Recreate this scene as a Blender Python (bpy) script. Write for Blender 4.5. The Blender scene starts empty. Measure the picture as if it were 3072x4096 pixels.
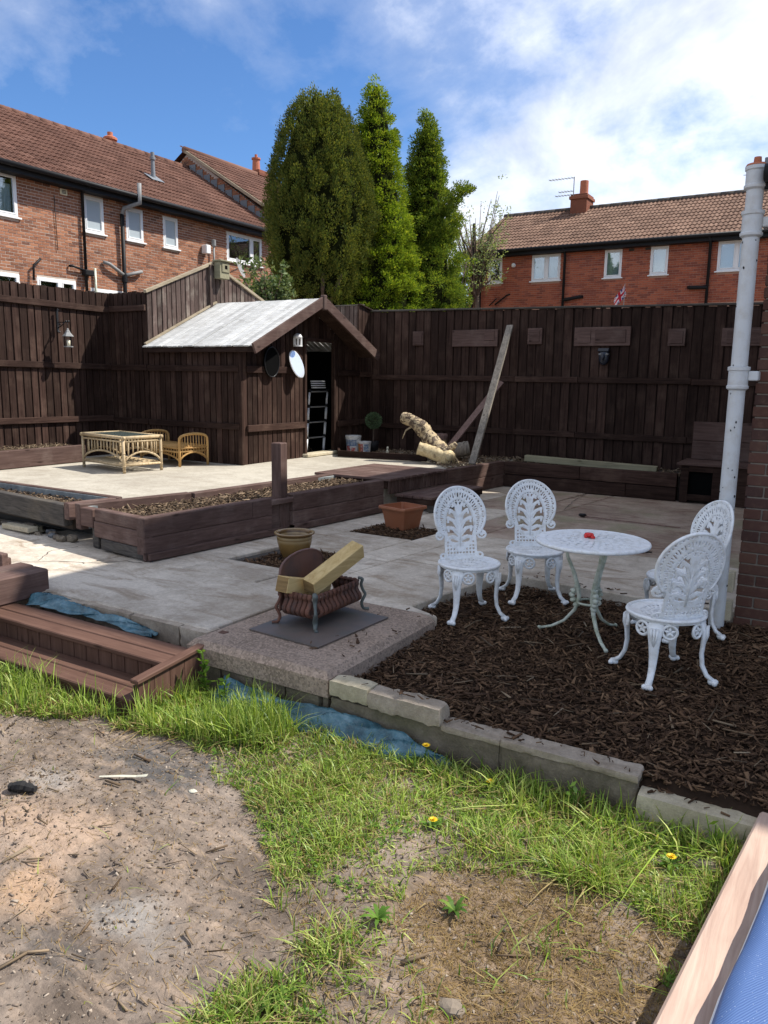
import bpy, math, random
import numpy as np
from mathutils import Vector, Matrix

random.seed(7); RNG = np.random.default_rng(11)
SC = bpy.context.scene
COL = SC.collection
D2R = math.radians

# ------------------------------------------------------------------ camera
# world axes: +X runs along the back fence to the right, +Y runs along the left fence away from us, z = 0 is the patio
cam = bpy.data.cameras.new('camera'); camo = bpy.data.objects.new('camera', cam); COL.objects.link(camo)
camo.matrix_world = Matrix(((0.854, -0.100, 0.510, 0), (0.519, 0.138, -0.843, 0), (0.014, 0.985, 0.170, 1.55), (0, 0, 0, 1)))
camo.matrix_world = Matrix.Translation((0, 0, 1.55)) @ camo.matrix_world.to_3x3().to_quaternion().normalized().to_matrix().to_4x4()
cam.sensor_fit = 'VERTICAL'; cam.sensor_height = 24.0; cam.lens = 772.0 / 1024.0 * 24.0
cam.clip_start = 0.05; cam.clip_end = 2000
SC.camera = camo

# ------------------------------------------------------------------ light
SUN = Vector((0.62, 0.54, 1.0)).normalized()
sun = bpy.data.lights.new('sun', 'SUN'); sun.energy = 3.2; sun.angle = D2R(0.6); sun.color = (1.0, 0.955, 0.88)
suno = bpy.data.objects.new('sun', sun); COL.objects.link(suno)
suno.rotation_euler = SUN.to_track_quat('Z', 'Y').to_euler(); suno.location = (6, 6, 20)

W = bpy.data.worlds.new('World'); SC.world = W; W.use_nodes = True
SC.view_settings.view_transform = 'Standard'; SC.view_settings.look = 'None'
SC.view_settings.exposure = 1.14; SC.view_settings.gamma = 1.0
SC.view_settings.use_curve_mapping = False
SC.cycles.max_bounces = 6; SC.cycles.diffuse_bounces = 3; SC.cycles.glossy_bounces = 3; SC.cycles.transparent_max_bounces = 8
SC.cycles.use_denoising = True


class NT:
    """small helper around a node tree"""
    def __init__(s, tree):
        s.t = tree; s.N = tree.nodes; s.L = tree.links
    def n(s, typ, props=None, **ins):
        nd = s.N.new(typ)
        for k, v in (props or {}).items():
            setattr(nd, k, v)
        for k, v in ins.items():
            sock = nd.inputs[int(k[1:])] if (k[0] == 'i' and k[1:].isdigit()) else nd.inputs[k.replace('_', ' ')]
            if isinstance(v, bpy.types.NodeSocket): s.L.new(v, sock)
            else: sock.default_value = v
        return nd
    def math(s, op, a, b=0.0, c=0.0, clamp=False):
        return s.n('ShaderNodeMath', dict(operation=op, use_clamp=clamp), i0=a, i1=b, i2=c).outputs[0]
    def vmath(s, op, a, b=(0, 0, 0)):
        return s.n('ShaderNodeVectorMath', dict(operation=op), i0=a, i1=b).outputs[0]
    def mix(s, f, a, b, mode='MIX'):
        nd = s.N.new('ShaderNodeMix'); nd.data_type = 'RGBA'; nd.blend_type = mode
        for i, v in ((0, f), (6, a), (7, b)):
            if isinstance(v, bpy.types.NodeSocket): s.L.new(v, nd.inputs[i])
            else: nd.inputs[i].default_value = (v if i == 0 else (tuple(v) + (1,))[:4])
        return nd.outputs[2]
    def ramp(s, f, stops, interp='LINEAR'):
        nd = s.N.new('ShaderNodeValToRGB'); cr = nd.color_ramp; cr.interpolation = interp
        while len(cr.elements) < len(stops): cr.elements.new(0.5)
        for e, (p, c) in zip(cr.elements, stops):
            e.position = p; e.color = (tuple(c) + (1,))[:4] if not isinstance(c, (int, float)) else (c, c, c, 1)
        s.L.new(f, nd.inputs[0]); return nd.outputs[0]
    def noise(s, vec, scale=1.0, detail=4.0, rough=0.55, dist=0.0):
        return s.n('ShaderNodeTexNoise', None, Vector=vec, Scale=scale, Detail=detail, Roughness=rough, Distortion=dist).outputs[0]
    def voro(s, vec, scale=1.0, feature='F1', out=0):
        return s.n('ShaderNodeTexVoronoi', dict(feature=feature), Vector=vec, Scale=scale).outputs[out]
    def bump(s, h, strength=0.5, dist=0.01):
        return s.n('ShaderNodeBump', None, Strength=strength, Distance=dist, Height=h).outputs[0]


# ------------------------------------------------------------------ sky: Nishita with broken cloud
wt = NT(W.node_tree); wt.N.clear()
sky = wt.n('ShaderNodeTexSky'); sky.sky_type = 'NISHITA'; sky.sun_disc = False
sky.sun_elevation = math.asin(SUN.z); sky.sun_rotation = math.atan2(SUN.x, SUN.y)
sky.air_density = 1.0; sky.dust_density = 0.0; sky.ozone_density = 2.5; sky.altitude = 50
tc = wt.n('ShaderNodeTexCoord').outputs['Generated']
sep = wt.n('ShaderNodeSeparateXYZ', None, i0=tc).outputs
zz = wt.math('ADD', wt.math('MAXIMUM', sep[2], 0.0), 0.5)
cp = wt.n('ShaderNodeCombineXYZ', None, i0=wt.math('DIVIDE', sep[0], zz), i1=wt.math('DIVIDE', sep[1], zz), i2=0.0).outputs[0]
CLOUD_OFF = (-9.1, -2.1, 0.0)
cp = wt.vmath('ADD', cp, CLOUD_OFF)
big = wt.noise(cp, 0.75, 2.0, 0.5)
mid = wt.noise(cp, 2.2, 8.0, 0.58, 0.15)
fine = wt.noise(cp, 8.0, 8.0, 0.62, 0.3)
dens = wt.math('ADD', wt.math('MULTIPLY', big, 0.50), wt.math('ADD', wt.math('MULTIPLY', mid, 0.41), wt.math('MULTIPLY', fine, 0.09)))
mask = wt.ramp(dens, [(0.43, 0.0), (0.475, 0.16), (0.53, 0.66), (0.60, 0.97)])
ccol = wt.ramp(wt.math('ADD', wt.math('MULTIPLY', mid, 0.35), wt.math('MULTIPLY', wt.noise(cp, 3.2, 6.0, 0.6, 0.3), 0.65)), [(0.36, (9.2, 9.0, 8.7)), (0.50, (6.4, 6.45, 6.6)), (0.62, (3.6, 3.85, 4.3))])
skyc = wt.mix(1.0, sky.outputs[0], (0.40, 0.555, 0.74), 'MULTIPLY')
bgc = wt.mix(mask, skyc, ccol)
bg = wt.n('ShaderNodeBackground', None, Color=bgc, Strength=0.1)
wt.L.new(bg.outputs[0], wt.n('ShaderNodeOutputWorld').inputs[0])


# ------------------------------------------------------------------ materials
MATS = {}
def newmat(name):
    m = bpy.data.materials.new(name); m.use_nodes = True
    t = NT(m.node_tree); t.N.clear()
    b = t.n('ShaderNodeBsdfPrincipled'); o = t.n('ShaderNodeOutputMaterial')
    t.L.new(b.outputs[0], o.inputs[0]); MATS[name] = m
    return m, t, b
def setb(t, b, **k):
    for n, v in k.items():
        s = b.inputs[n.replace('_', ' ')]
        if isinstance(v, bpy.types.NodeSocket): t.L.new(v, s)
        elif isinstance(v, (tuple, list)) and len(v) == 3 and s.type == 'RGBA': s.default_value = tuple(v) + (1,)
        else: s.default_value = v
def rnd(t):
    """one random value per object or per loose piece"""
    a = t.n('ShaderNodeObjectInfo').outputs['Random']; g = t.n('ShaderNodeNewGeometry').outputs['Random Per Island']
    return t.math('FRACT', t.math('ADD', t.math('MULTIPLY', a, 7.31), t.math('MULTIPLY', g, 5.17)))
def pos(t): return t.n('ShaderNodeNewGeometry').outputs['Position']
def val(t, col, v):  # multiply a colour by a value
    c = t.n('ShaderNodeCombineColor', None, i0=v, i1=v, i2=v).outputs[0]
    return t.mix(1.0, col, c, 'MULTIPLY')
def mc(c, k): return tuple(x * k for x in c)

def wood(name, c1, c2, axis='z', rough=0.72, var=0.35, wear=None, spec=0.08, knots=False, wamt=0.5):
    m, t, b = newmat(name); p = pos(t); r = rnd(t)
    off = t.n('ShaderNodeCombineXYZ', None, i0=t.math('MULTIPLY', r, 13.7), i1=t.math('MULTIPLY', r, 7.9), i2=t.math('MULTIPLY', r, 21.3)).outputs[0]
    q = t.vmath('ADD', p, off)
    s = {'x': (2.2, 34, 34), 'y': (34, 2.2, 34), 'z': (34, 34, 2.2)}[axis]
    g = t.noise(t.vmath('MULTIPLY', q, s), 1.0, 7.0, 0.62, 0.8)
    g2 = t.noise(t.vmath('MULTIPLY', q, mc(s, 3.2)), 1.0, 3.0, 0.6)
    col = t.ramp(g, [(0.30, c1), (0.52, mc(tuple((a + d) / 2 for a, d in zip(c1, c2)), 1)), (0.72, c2)])
    blot = t.noise(q, 3.2, 5.0, 0.6)
    if wear:
        f = t.math('MULTIPLY', t.ramp(blot, [(0.50, 0.0), (0.68, 1.0)]), wamt)
        f = t.math('MULTIPLY', f, t.ramp(g2, [(0.35, 0.25), (0.6, 1.0)]))
        col = t.mix(f, col, wear)
    if knots:
        k = t.voro(t.vmath('MULTIPLY', q, {'x': (2.3, 7, 7), 'y': (7, 2.3, 7), 'z': (7, 7, 2.3)}[axis]), 1.0)
        col = t.mix(t.ramp(k, [(0.04, 0.85), (0.13, 0.0)]), col, mc(c1, 0.45))
    bright = t.math('ADD', t.math('MULTIPLY', r, var), 1.0 - var * 0.5)
    bright = t.math('MULTIPLY', bright, t.math('ADD', t.math('MULTIPLY', t.noise(p, 1.1, 3.0), 0.5), 0.75))
    col = val(t, col, bright)
    h = t.math('ADD', t.math('MULTIPLY', g, 0.6), t.math('MULTIPLY', g2, 0.5))
    setb(t, b, Base_Color=col, Roughness=rough, Specular_IOR_Level=spec, Normal=t.bump(h, 0.55, 0.004))
    return m

def plain(name, col, rough=0.5, metal=0.0, var=0.12, nscale=9.0, bumpd=0.0, dirt=None, dirt_amt=0.4, dscale=6.0, spec=0.5, rvar=0.0):
    m, t, b = newmat(name); p = pos(t)
    n = t.noise(p, nscale, 5.0, 0.6)
    c = val(t, t.mix(0.0, col, col), t.math('ADD', t.math('MULTIPLY', n, var * 2), 1 - var))
    if rvar: c = val(t, c, t.math('ADD', t.math('MULTIPLY', rnd(t), rvar), 1 - rvar / 2))
    if dirt:
        d = t.math('MULTIPLY', t.ramp(t.noise(p, dscale, 7.0, 0.68), [(0.46, 0.0), (0.66, 1.0)]), dirt_amt)
        c = t.mix(d, c, dirt)
    setb(t, b, Base_Color=c, Roughness=rough, Metallic=metal, Specular_IOR_Level=spec)
    if bumpd: setb(t, b, Normal=t.bump(t.noise(p, nscale * 4, 5.0, 0.6), 0.6, bumpd))
    return m

def concrete(name, c1, c2, stain, fine=140, bump=0.006, samt=0.6, moss=None, spots=None):
    m, t, b = newmat(name); p = pos(t); r = rnd(t)
    big = t.noise(p, 0.9, 6.0, 0.62, 0.4); mid = t.noise(t.vmath('ADD', p, (4, 2, 1)), 4.5, 7.0, 0.66, 0.5); sm = t.noise(p, fine, 3.0, 0.6); sp2 = t.noise(p, 33.0, 5.0, 0.75)
    f = t.math('ADD', t.math('MULTIPLY', big, 0.55), t.math('MULTIPLY', mid, 0.45))
    col = t.ramp(f, [(0.40, c1), (0.58, c2)])
    col = t.mix(t.math('MULTIPLY', t.ramp(t.noise(t.vmath('MULTIPLY', p, (1.0, 3.0, 1)), 1.6, 8.0, 0.7, 0.9), [(0.50, 0.0), (0.68, 1.0)]), samt), col, stain)
    if moss: col = t.mix(t.math('MULTIPLY', t.ramp(t.noise(t.vmath('ADD', p, (9, 3, 0)), 1.1, 6.0, 0.65), [(0.52, 0.0), (0.64, 1.0)]), 0.55), col, moss)
    col = val(t, col, t.math('ADD', t.math('MULTIPLY', sm, 0.5), 0.75)); col = val(t, col, t.math('ADD', t.math('MULTIPLY', sp2, 0.8), 0.6))
    if spots:
        v = t.voro(p, 95.0, 'F1', 1)
        sv = t.n('ShaderNodeSeparateColor', None, i0=v).outputs
        col = t.mix(t.ramp(sv[0], [(0.55, 0.0), (0.75, 0.75)]), col, spots[0]); col = t.mix(t.ramp(sv[1], [(0.7, 0.0), (0.9, 0.7)]), col, spots[1])
    col = val(t, col, t.math('ADD', t.math('MULTIPLY', r, 0.14), 0.93))
    h = t.math('ADD', t.math('MULTIPLY', sm, 0.6), t.math('MULTIPLY', mid, 0.9))
    setb(t, b, Base_Color=col, Roughness=0.9, Specular_IOR_Level=0.2, Normal=t.bump(h, 0.6, bump))
    return m

FENCE1, FENCE2 = (0.021, 0.0115, 0.0090), (0.064, 0.0375, 0.029)
for ax in 'xyz': wood('fence_' + ax, FENCE1, FENCE2, ax, 0.75, 0.75, (0.115, 0.075, 0.056), wamt=0.5)
for ax in 'xyz': wood('sleeper_' + ax, (0.074, 0.045, 0.038), (0.148, 0.096, 0.081), ax, 0.7, 0.3, (0.22, 0.165, 0.14), wamt=0.5, knots=True)
for ax in 'xyz': wood('step_' + ax, (0.080, 0.043, 0.031), (0.140, 0.080, 0.059), ax, 0.6, 0.2, (0.07, 0.035, 0.026), wamt=0.4, knots=True)
wood('weathered_z', (0.055, 0.038, 0.033), (0.145, 0.105, 0.09), 'z', 0.85, 0.6, (0.33, 0.29, 0.24), wamt=0.55)
wood('greyboard_x', (0.045, 0.042, 0.040), (0.13, 0.115, 0.10), 'x', 0.85, 0.3, (0.17, 0.14, 0.10), wamt=0.5)
wood('paletrim', (0.26, 0.21, 0.14), (0.44, 0.37, 0.27), 'y', 0.8, 0.25, (0.2, 0.17, 0.13))
wood('plank_grey', (0.13, 0.115, 0.095), (0.34, 0.30, 0.25), 'z', 0.85, 0.1, (0.09, 0.08, 0.07), knots=True)
wood('plank_pink', (0.15, 0.095, 0.08), (0.26, 0.175, 0.15), 'z', 0.8, 0.1, (0.1, 0.06, 0.05), knots=True)
wood('timber_green', (0.20, 0.19, 0.12), (0.34, 0.31, 0.21), 'x', 0.8, 0.1, (0.12, 0.12, 0.08), knots=True)
wood('pine_y', (0.46, 0.32, 0.13), (0.66, 0.50, 0.25), 'y', 0.6, 0.1, (0.34, 0.21, 0.08), knots=True)
wood('pine_end', (0.17, 0.11, 0.05), (0.33, 0.22, 0.10), 'x', 0.75, 0.1, (0.1, 0.07, 0.04))
wood('sleeper_pale', (0.42, 0.29, 0.23), (0.60, 0.45, 0.36), 'y', 0.8, 0.1, (0.30, 0.22, 0.18), knots=True, wamt=0.35)
wood('cane', (0.33, 0.24, 0.13), (0.58, 0.46, 0.30), 'z', 0.5, 0.35, (0.2, 0.14, 0.08))
wood('cane_gold', (0.36, 0.20, 0.07), (0.58, 0.37, 0.15), 'z', 0.42, 0.3, (0.22, 0.12, 0.05))
wood('roofboard', (0.36, 0.36, 0.35), (0.60, 0.60, 0.58), 'x', 0.8, 0.30, (0.24, 0.225, 0.205), wamt=0.5)

concrete('patio_concrete', (0.37, 0.315, 0.25), (0.60, 0.535, 0.445), (0.24, 0.175, 0.115), samt=0.8, moss=None)
concrete('patio_back', (0.25, 0.185, 0.14), (0.40, 0.32, 0.25), (0.17, 0.085, 0.06), samt=0.85, moss=(0.23, 0.23, 0.13))
concrete('terrace_concrete', (0.31, 0.278, 0.225), (0.42, 0.385, 0.318), (0.235, 0.195, 0.145), samt=0.4)
concrete('aggregate', (0.22, 0.165, 0.125), (0.35, 0.27, 0.21), (0.14, 0.105, 0.078), fine=60, bump=0.010, samt=0.5, spots=((0.40, 0.30, 0.235), (0.17, 0.13, 0.10)))
concrete('blockwork', (0.115, 0.094, 0.067), (0.235, 0.195, 0.145), (0.065, 0.056, 0.036), fine=90, bump=0.012, samt=0.6, moss=(0.10, 0.105, 0.05))
concrete('coping', (0.25, 0.20, 0.15), (0.42, 0.355, 0.28), (0.17, 0.125, 0.07), fine=110, bump=0.01, samt=0.35)
concrete('kerbstone', (0.36, 0.31, 0.21), (0.50, 0.44, 0.32), (0.26, 0.22, 0.15), fine=160, bump=0.006, samt=0.3)
plain('joint_dark', (0.05, 0.043, 0.036), 0.95, var=0.4)
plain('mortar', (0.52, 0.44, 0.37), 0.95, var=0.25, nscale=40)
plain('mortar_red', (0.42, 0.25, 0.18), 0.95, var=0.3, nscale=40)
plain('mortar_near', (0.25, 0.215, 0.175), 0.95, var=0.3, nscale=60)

def brick(name, cols, edge, rough=0.85):
    m, t, b = newmat(name); p = pos(t); r = rnd(t)
    col = t.ramp(r, [(i / (len(cols) - 1), c) for i, c in enumerate(cols)])
    n = t.noise(p, 22.0, 6.0, 0.68); n2 = t.noise(p, 0.8, 3.0, 0.5)
    col = t.mix(t.ramp(n, [(0.5, 0.0), (0.72, 0.65)]), col, edge)
    col = val(t, col, t.math('ADD', t.math('MULTIPLY', n2, 0.7), 0.65))
    setb(t, b, Base_Color=col, Roughness=rough, Specular_IOR_Level=0.1, Normal=t.bump(t.noise(p, 120.0, 4.0, 0.6), 0.5, 0.004))
    return m
brick('brick_left', [(0.17, 0.074, 0.046), (0.33, 0.145, 0.082), (0.25, 0.108, 0.065), (0.40, 0.185, 0.105), (0.135, 0.066, 0.048)], (0.40, 0.215, 0.13))
brick('brick_right', [(0.32, 0.092, 0.052), (0.42, 0.130, 0.07), (0.36, 0.105, 0.058), (0.27, 0.078, 0.05), (0.22, 0.07, 0.048)], (0.23, 0.08, 0.055))
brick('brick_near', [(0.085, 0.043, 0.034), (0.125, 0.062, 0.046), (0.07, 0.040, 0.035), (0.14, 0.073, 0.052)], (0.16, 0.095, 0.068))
brick('tile_left', [(0.095, 0.047, 0.034), (0.145, 0.073, 0.052), (0.118, 0.059, 0.043), (0.175, 0.092, 0.067)], (0.215, 0.13, 0.095))
brick('tile_right', [(0.125, 0.073, 0.052), (0.185, 0.110, 0.078), (0.15, 0.088, 0.063), (0.215, 0.132, 0.094)], (0.25, 0.18, 0.118))
brick('chimney_brick', [(0.20, 0.075, 0.045), (0.26, 0.10, 0.06), (0.16, 0.065, 0.045)], (0.10, 0.05, 0.04))
plain('clay_pot', (0.42, 0.13, 0.06), 0.7, var=0.25, nscale=14)
plain('upvc', (0.80, 0.80, 0.79), 0.35, var=0.03)
plain('black_plastic', (0.012, 0.012, 0.013), 0.55, var=0.2, spec=0.2)
plain('lead', (0.17, 0.185, 0.20), 0.55, var=0.25, nscale=12)
plain('grey_metal', (0.24, 0.24, 0.235), 0.6, var=0.3, nscale=14, spec=0.3)
plain('frosted_glass', (0.40, 0.45, 0.47), 0.35, var=0.08, nscale=1.5)
plain('white_iron', (0.80, 0.82, 0.83), 0.38, var=0.06, nscale=30, dirt=(0.40, 0.36, 0.28), dirt_amt=0.38, dscale=22)
plain('green_iron', (0.52, 0.55, 0.46), 0.42, var=0.15, nscale=20, dirt=(0.17, 0.20, 0.10), dirt_amt=0.7, dscale=14)
plain('pipe_paint', (0.58, 0.60, 0.61), 0.42, var=0.08, nscale=5, dirt=(0.34, 0.29, 0.22), dirt_amt=0.35, dscale=10)
plain('terracotta', (0.30, 0.105, 0.046), 0.62, var=0.18, nscale=7, dirt=(0.36, 0.20, 0.12), dirt_amt=0.3)
plain('rust', (0.13, 0.055, 0.035), 0.75, metal=0.25, var=0.4, nscale=18, dirt=(0.05, 0.045, 0.045), dirt_amt=0.7, dscale=12, bumpd=0.003, rvar=0.5)
plain('rust_plate', (0.16, 0.082, 0.064), 0.5, metal=0.3, var=0.25, nscale=6, dirt=(0.06, 0.055, 0.06), dirt_amt=0.6, dscale=4)
plain('verdigris', (0.115, 0.13, 0.12), 0.55, metal=0.4, var=0.3, nscale=25)
plain('steel_sheet', (0.155, 0.125, 0.11), 0.5, metal=0.25, var=0.25, nscale=5, dirt=(0.09, 0.105, 0.10), dirt_amt=0.7, dscale=3.5)
plain('black_iron', (0.018, 0.018, 0.019), 0.4, metal=0.3, var=0.3)
plain('navy_ceramic', (0.018, 0.022, 0.034), 0.3, var=0.4, nscale=40)
plain('ladder_metal', (0.80, 0.82, 0.84), 0.3, var=0.1)
plain('bucket_white', (0.62, 0.61, 0.58), 0.5, var=0.12, dirt=(0.2, 0.17, 0.15), dirt_amt=0.6, dscale=14)
plain('label_red', (0.42, 0.05, 0.035), 0.5, var=0.4, nscale=40, dirt=(0.75, 0.72, 0.65), dirt_amt=0.8, dscale=40)
plain('label_blue', (0.10, 0.16, 0.26), 0.5, var=0.4, nscale=40, dirt=(0.7, 0.7, 0.66), dirt_amt=0.8, dscale=35)
plain('label_orange', (0.55, 0.19, 0.04), 0.5, var=0.4, nscale=40)
plain('red_glass', (0.62, 0.02, 0.015), 0.25, var=0.15)
plain('mulch_base', (0.034, 0.022, 0.015), 0.95, var=0.4, nscale=50, spec=0.05)
plain('soil_base', (0.05, 0.036, 0.026), 0.95, var=0.4, nscale=40)
plain('yellow_petal', (0.75, 0.50, 0.01), 0.6, var=0.15)
plain('ash_black', (0.012, 0.011, 0.011), 0.9, var=0.4, nscale=30)
plain('slate', (0.13, 0.14, 0.15), 0.7, var=0.25, nscale=14)
plain('stone', (0.20, 0.16, 0.12), 0.85, var=0.25, nscale=20, bumpd=0.004)
plain('white_scrap', (0.50, 0.48, 0.38), 0.7, var=0.2, nscale=40)
plain('candle', (0.75, 0.70, 0.52), 0.5, var=0.05)
plain('dark_recess', (0.005, 0.005, 0.005), 0.95, var=0.2, spec=0.03)  # near-black painted shade for recesses, also the black oval plate
plain('room_dark', (0.10, 0.115, 0.125), 0.9, var=0.15, nscale=2)
plain('curtain', (0.80, 0.82, 0.82), 0.9, var=0.08)
plain('blind', (0.60, 0.65, 0.68), 0.8, var=0.05)
plain('twig', (0.14, 0.095, 0.06), 0.85, var=0.3, nscale=30, rvar=0.8)
plain('membrane_edge', (0.42, 0.52, 0.56), 0.5, var=0.1)

def leafmat(name, cols, trans=0.35, rough=0.55, spec=0.12):
    m, t, b = newmat(name); r = rnd(t); p = pos(t)
    col = t.ramp(r, [(i / (len(cols) - 1), c) for i, c in enumerate(cols)])
    col = val(t, col, t.math('ADD', t.math('MULTIPLY', t.noise(p, 1.3, 3.0), 0.9), 0.55))
    setb(t, b, Base_Color=col, Roughness=rough, Specular_IOR_Level=spec)
    tr = t.n('ShaderNodeBsdfTranslucent', None, Color=t.mix(1.0, col, (1.25, 1.15, 0.6), 'MULTIPLY'))
    mx = t.n('ShaderNodeMixShader', None, i0=trans, i1=b.outputs[0], i2=tr.outputs[0])
    t.L.new(mx.outputs[0], [n for n in t.N if n.type == 'OUTPUT_MATERIAL'][0].inputs[0])
    return m
leafmat('leaf_yew', [(0.045, 0.075, 0.019), (0.090, 0.128, 0.028), (0.14, 0.17, 0.034), (0.20, 0.205, 0.04), (0.065, 0.098, 0.024)], 0.28)
leafmat('leaf_gold', [(0.075, 0.145, 0.016), (0.16, 0.245, 0.024), (0.26, 0.345, 0.032), (0.13, 0.205, 0.02), (0.34, 0.38, 0.042)], 0.35)
leafmat('leaf_green', [(0.055, 0.115, 0.02), (0.12, 0.195, 0.027), (0.20, 0.265, 0.034), (0.095, 0.15, 0.025), (0.28, 0.32, 0.04)], 0.35)
leafmat('leaf_pale', [(0.20, 0.26, 0.11), (0.32, 0.38, 0.19), (0.14, 0.20, 0.08)], 0.45)
leafmat('leaf_shrub', [(0.05, 0.09, 0.03), (0.11, 0.16, 0.06), (0.22, 0.27, 0.14), (0.07, 0.11, 0.035)], 0.35)
leafmat('leaf_topiary', [(0.06, 0.11, 0.05), (0.14, 0.20, 0.11), (0.10, 0.16, 0.08)], 0.25)
leafmat('grass_blade', [(0.05, 0.105, 0.016), (0.20, 0.32, 0.04), (0.33, 0.44, 0.07), (0.10, 0.185, 0.024), (0.50, 0.55, 0.17), (0.15, 0.26, 0.032), (0.40, 0.46, 0.11)], 0.3, 0.4, 0.25)
leafmat('grass_dry', [(0.30, 0.22, 0.09), (0.42, 0.33, 0.16), (0.22, 0.145, 0.06), (0.34, 0.27, 0.12)], 0.25, 0.7)
leafmat('thatch', [(0.20, 0.125, 0.05), (0.30, 0.21, 0.085), (0.13, 0.082, 0.035), (0.25, 0.165, 0.06), (0.36, 0.27, 0.13)], 0.15, 0.8)
leafmat('weed_leaf', [(0.06, 0.13, 0.02), (0.12, 0.22, 0.035), (0.18, 0.28, 0.05)], 0.35, 0.4)
leafmat('mulch_chip', [(0.034, 0.020, 0.013), (0.080, 0.047, 0.029), (0.135, 0.080, 0.047), (0.056, 0.033, 0.022), (0.21, 0.13, 0.076), (0.066, 0.040, 0.026), (0.10, 0.060, 0.037)], 0.0, 0.85, 0.05)
leafmat('dry_chip', [(0.08, 0.052, 0.032), (0.17, 0.12, 0.075), (0.27, 0.20, 0.13), (0.05, 0.034, 0.022), (0.36, 0.28, 0.19)], 0.0, 0.85)
leafmat('planter_chip', [(0.05, 0.032, 0.021), (0.10, 0.066, 0.042), (0.17, 0.12, 0.078), (0.035, 0.023, 0.016), (0.26, 0.19, 0.125), (0.075, 0.05, 0.032)], 0.0, 0.9)
leafmat('soil_clod', [(0.14, 0.108, 0.086), (0.21, 0.165, 0.13), (0.11, 0.086, 0.07), (0.28, 0.22, 0.175)], 0.0, 0.95, 0.05)
leafmat('grit', [(0.10, 0.075, 0.055), (0.20, 0.155, 0.115), (0.36, 0.30, 0.24), (0.05, 0.042, 0.036), (0.27, 0.18, 0.11)], 0.0, 0.9)

def mat_ground():
    m, t, b = newmat('ground_soil'); p = pos(t)
    sp = t.n('ShaderNodeSeparateXYZ', None, i0=p).outputs
    wob = t.noise(p, 3.0, 5.0, 0.65, 0.6)
    def blob(cx, cy, rx, ry, soft=0.55, w=0.9):
        dx = t.math('DIVIDE', t.math('SUBTRACT', sp[0], cx), rx); dy = t.math('DIVIDE', t.math('SUBTRACT', sp[1], cy), ry)
        d = t.math('SQRT', t.math('ADD', t.math('MULTIPLY', dx, dx), t.math('MULTIPLY', dy, dy)))
        d = t.math('ADD', d, t.math('MULTIPLY', t.math('SUBTRACT', wob, 0.5), w * 2.2))
        return t.ramp(d, [(soft, 1.0), (1.0, 0.0)])
    f = t.noise(p, 2.2, 8.0, 0.68, 0.5); g = t.noise(p, 38.0, 5.0, 0.7); h = t.noise(t.vmath('ADD', p, (3, 8, 2)), 9.0, 6.0, 0.68)
    col = t.ramp(f, [(0.32, (0.10, 0.078, 0.062)), (0.50, (0.175, 0.138, 0.110)), (0.68, (0.26, 0.21, 0.17))])
    # scorched earth of an old bonfire: orange fired clay, pale ash, black char
    col = t.mix(t.math('MULTIPLY', blob(-2.62, 1.72, 0.52, 0.36, 0.3, 1.3), 0.62), col, (0.44, 0.31, 0.22))
    col = t.mix(t.math('MULTIPLY', blob(-2.34, 1.44, 0.30, 0.14, 0.2, 1.5), 0.5), col, (0.50, 0.32, 0.19))
    col = t.mix(t.math('MULTIPLY', blob(-1.95, 1.58, 0.30, 0.14, 0.15, 1.5), 0.6), col, (0.31, 0.295, 0.275))
    col = t.mix(t.math('MULTIPLY', blob(-2.58, 2.33, 0.46, 0.22, 0.45, 1.1), 0.85), col, (0.075, 0.074, 0.074))
    col = t.mix(t.math('MULTIPLY', blob(-2.95, 1.98, 0.22, 0.13, 0.3), 0.7), col, (0.30, 0.27, 0.24))
    col = t.mix(t.math('MULTIPLY', blob(-2.06, 1.36, 0.30, 0.10, 0.3, 1.2), 0.7), col, (0.085, 0.08, 0.076))
    # dead brown turf
    br = blob(-0.72, 2.12, 0.62, 0.50, 0.6)
    brc = t.ramp(h, [(0.3, (0.085, 0.056, 0.034)), (0.55, (0.17, 0.115, 0.062)), (0.72, (0.25, 0.18, 0.10))])
    col = t.mix(t.math('MULTIPLY', br, 0.8), col, brc)
    col = t.mix(t.ramp(h, [(0.60, 0.0), (0.76, 0.55)]), col, (0.32, 0.26, 0.20))
    col = t.mix(t.ramp(h, [(0.28, 0.7), (0.42, 0.0)]), col, (0.07, 0.053, 0.042))
    streak = t.noise(t.n('ShaderNodeMapping', None, Vector=p, Rotation=(0, 0, 0.75), Scale=(3.0, 14.0, 3.0)).outputs[0], 1.0, 7.0, 0.68, 0.6)
    col = t.mix(t.ramp(streak, [(0.50, 0.0), (0.66, 0.55)]), col, (0.36, 0.27, 0.20)); col = t.mix(t.ramp(streak, [(0.30, 0.5), (0.44, 0.0)]), col, (0.10, 0.078, 0.062))
    col = val(t, col, t.math('ADD', t.math('MULTIPLY', g, 0.9), 0.55))
    v2 = t.noise(p, 75.0, 4.0, 0.75)
    col = t.mix(t.ramp(v2, [(0.62, 0.0), (0.70, 0.55)]), col, (0.42, 0.36, 0.29))
    col = t.mix(t.ramp(v2, [(0.30, 0.6), (0.38, 0.0)]), col, (0.05, 0.041, 0.034))
    hh = t.math('ADD', t.math('MULTIPLY', g, 0.5), t.math('MULTIPLY', h, 0.8))
    setb(t, b, Base_Color=col, Roughness=0.95, Specular_IOR_Level=0.15, Normal=t.bump(hh, 0.9, 0.016))
mat_ground()

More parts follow.
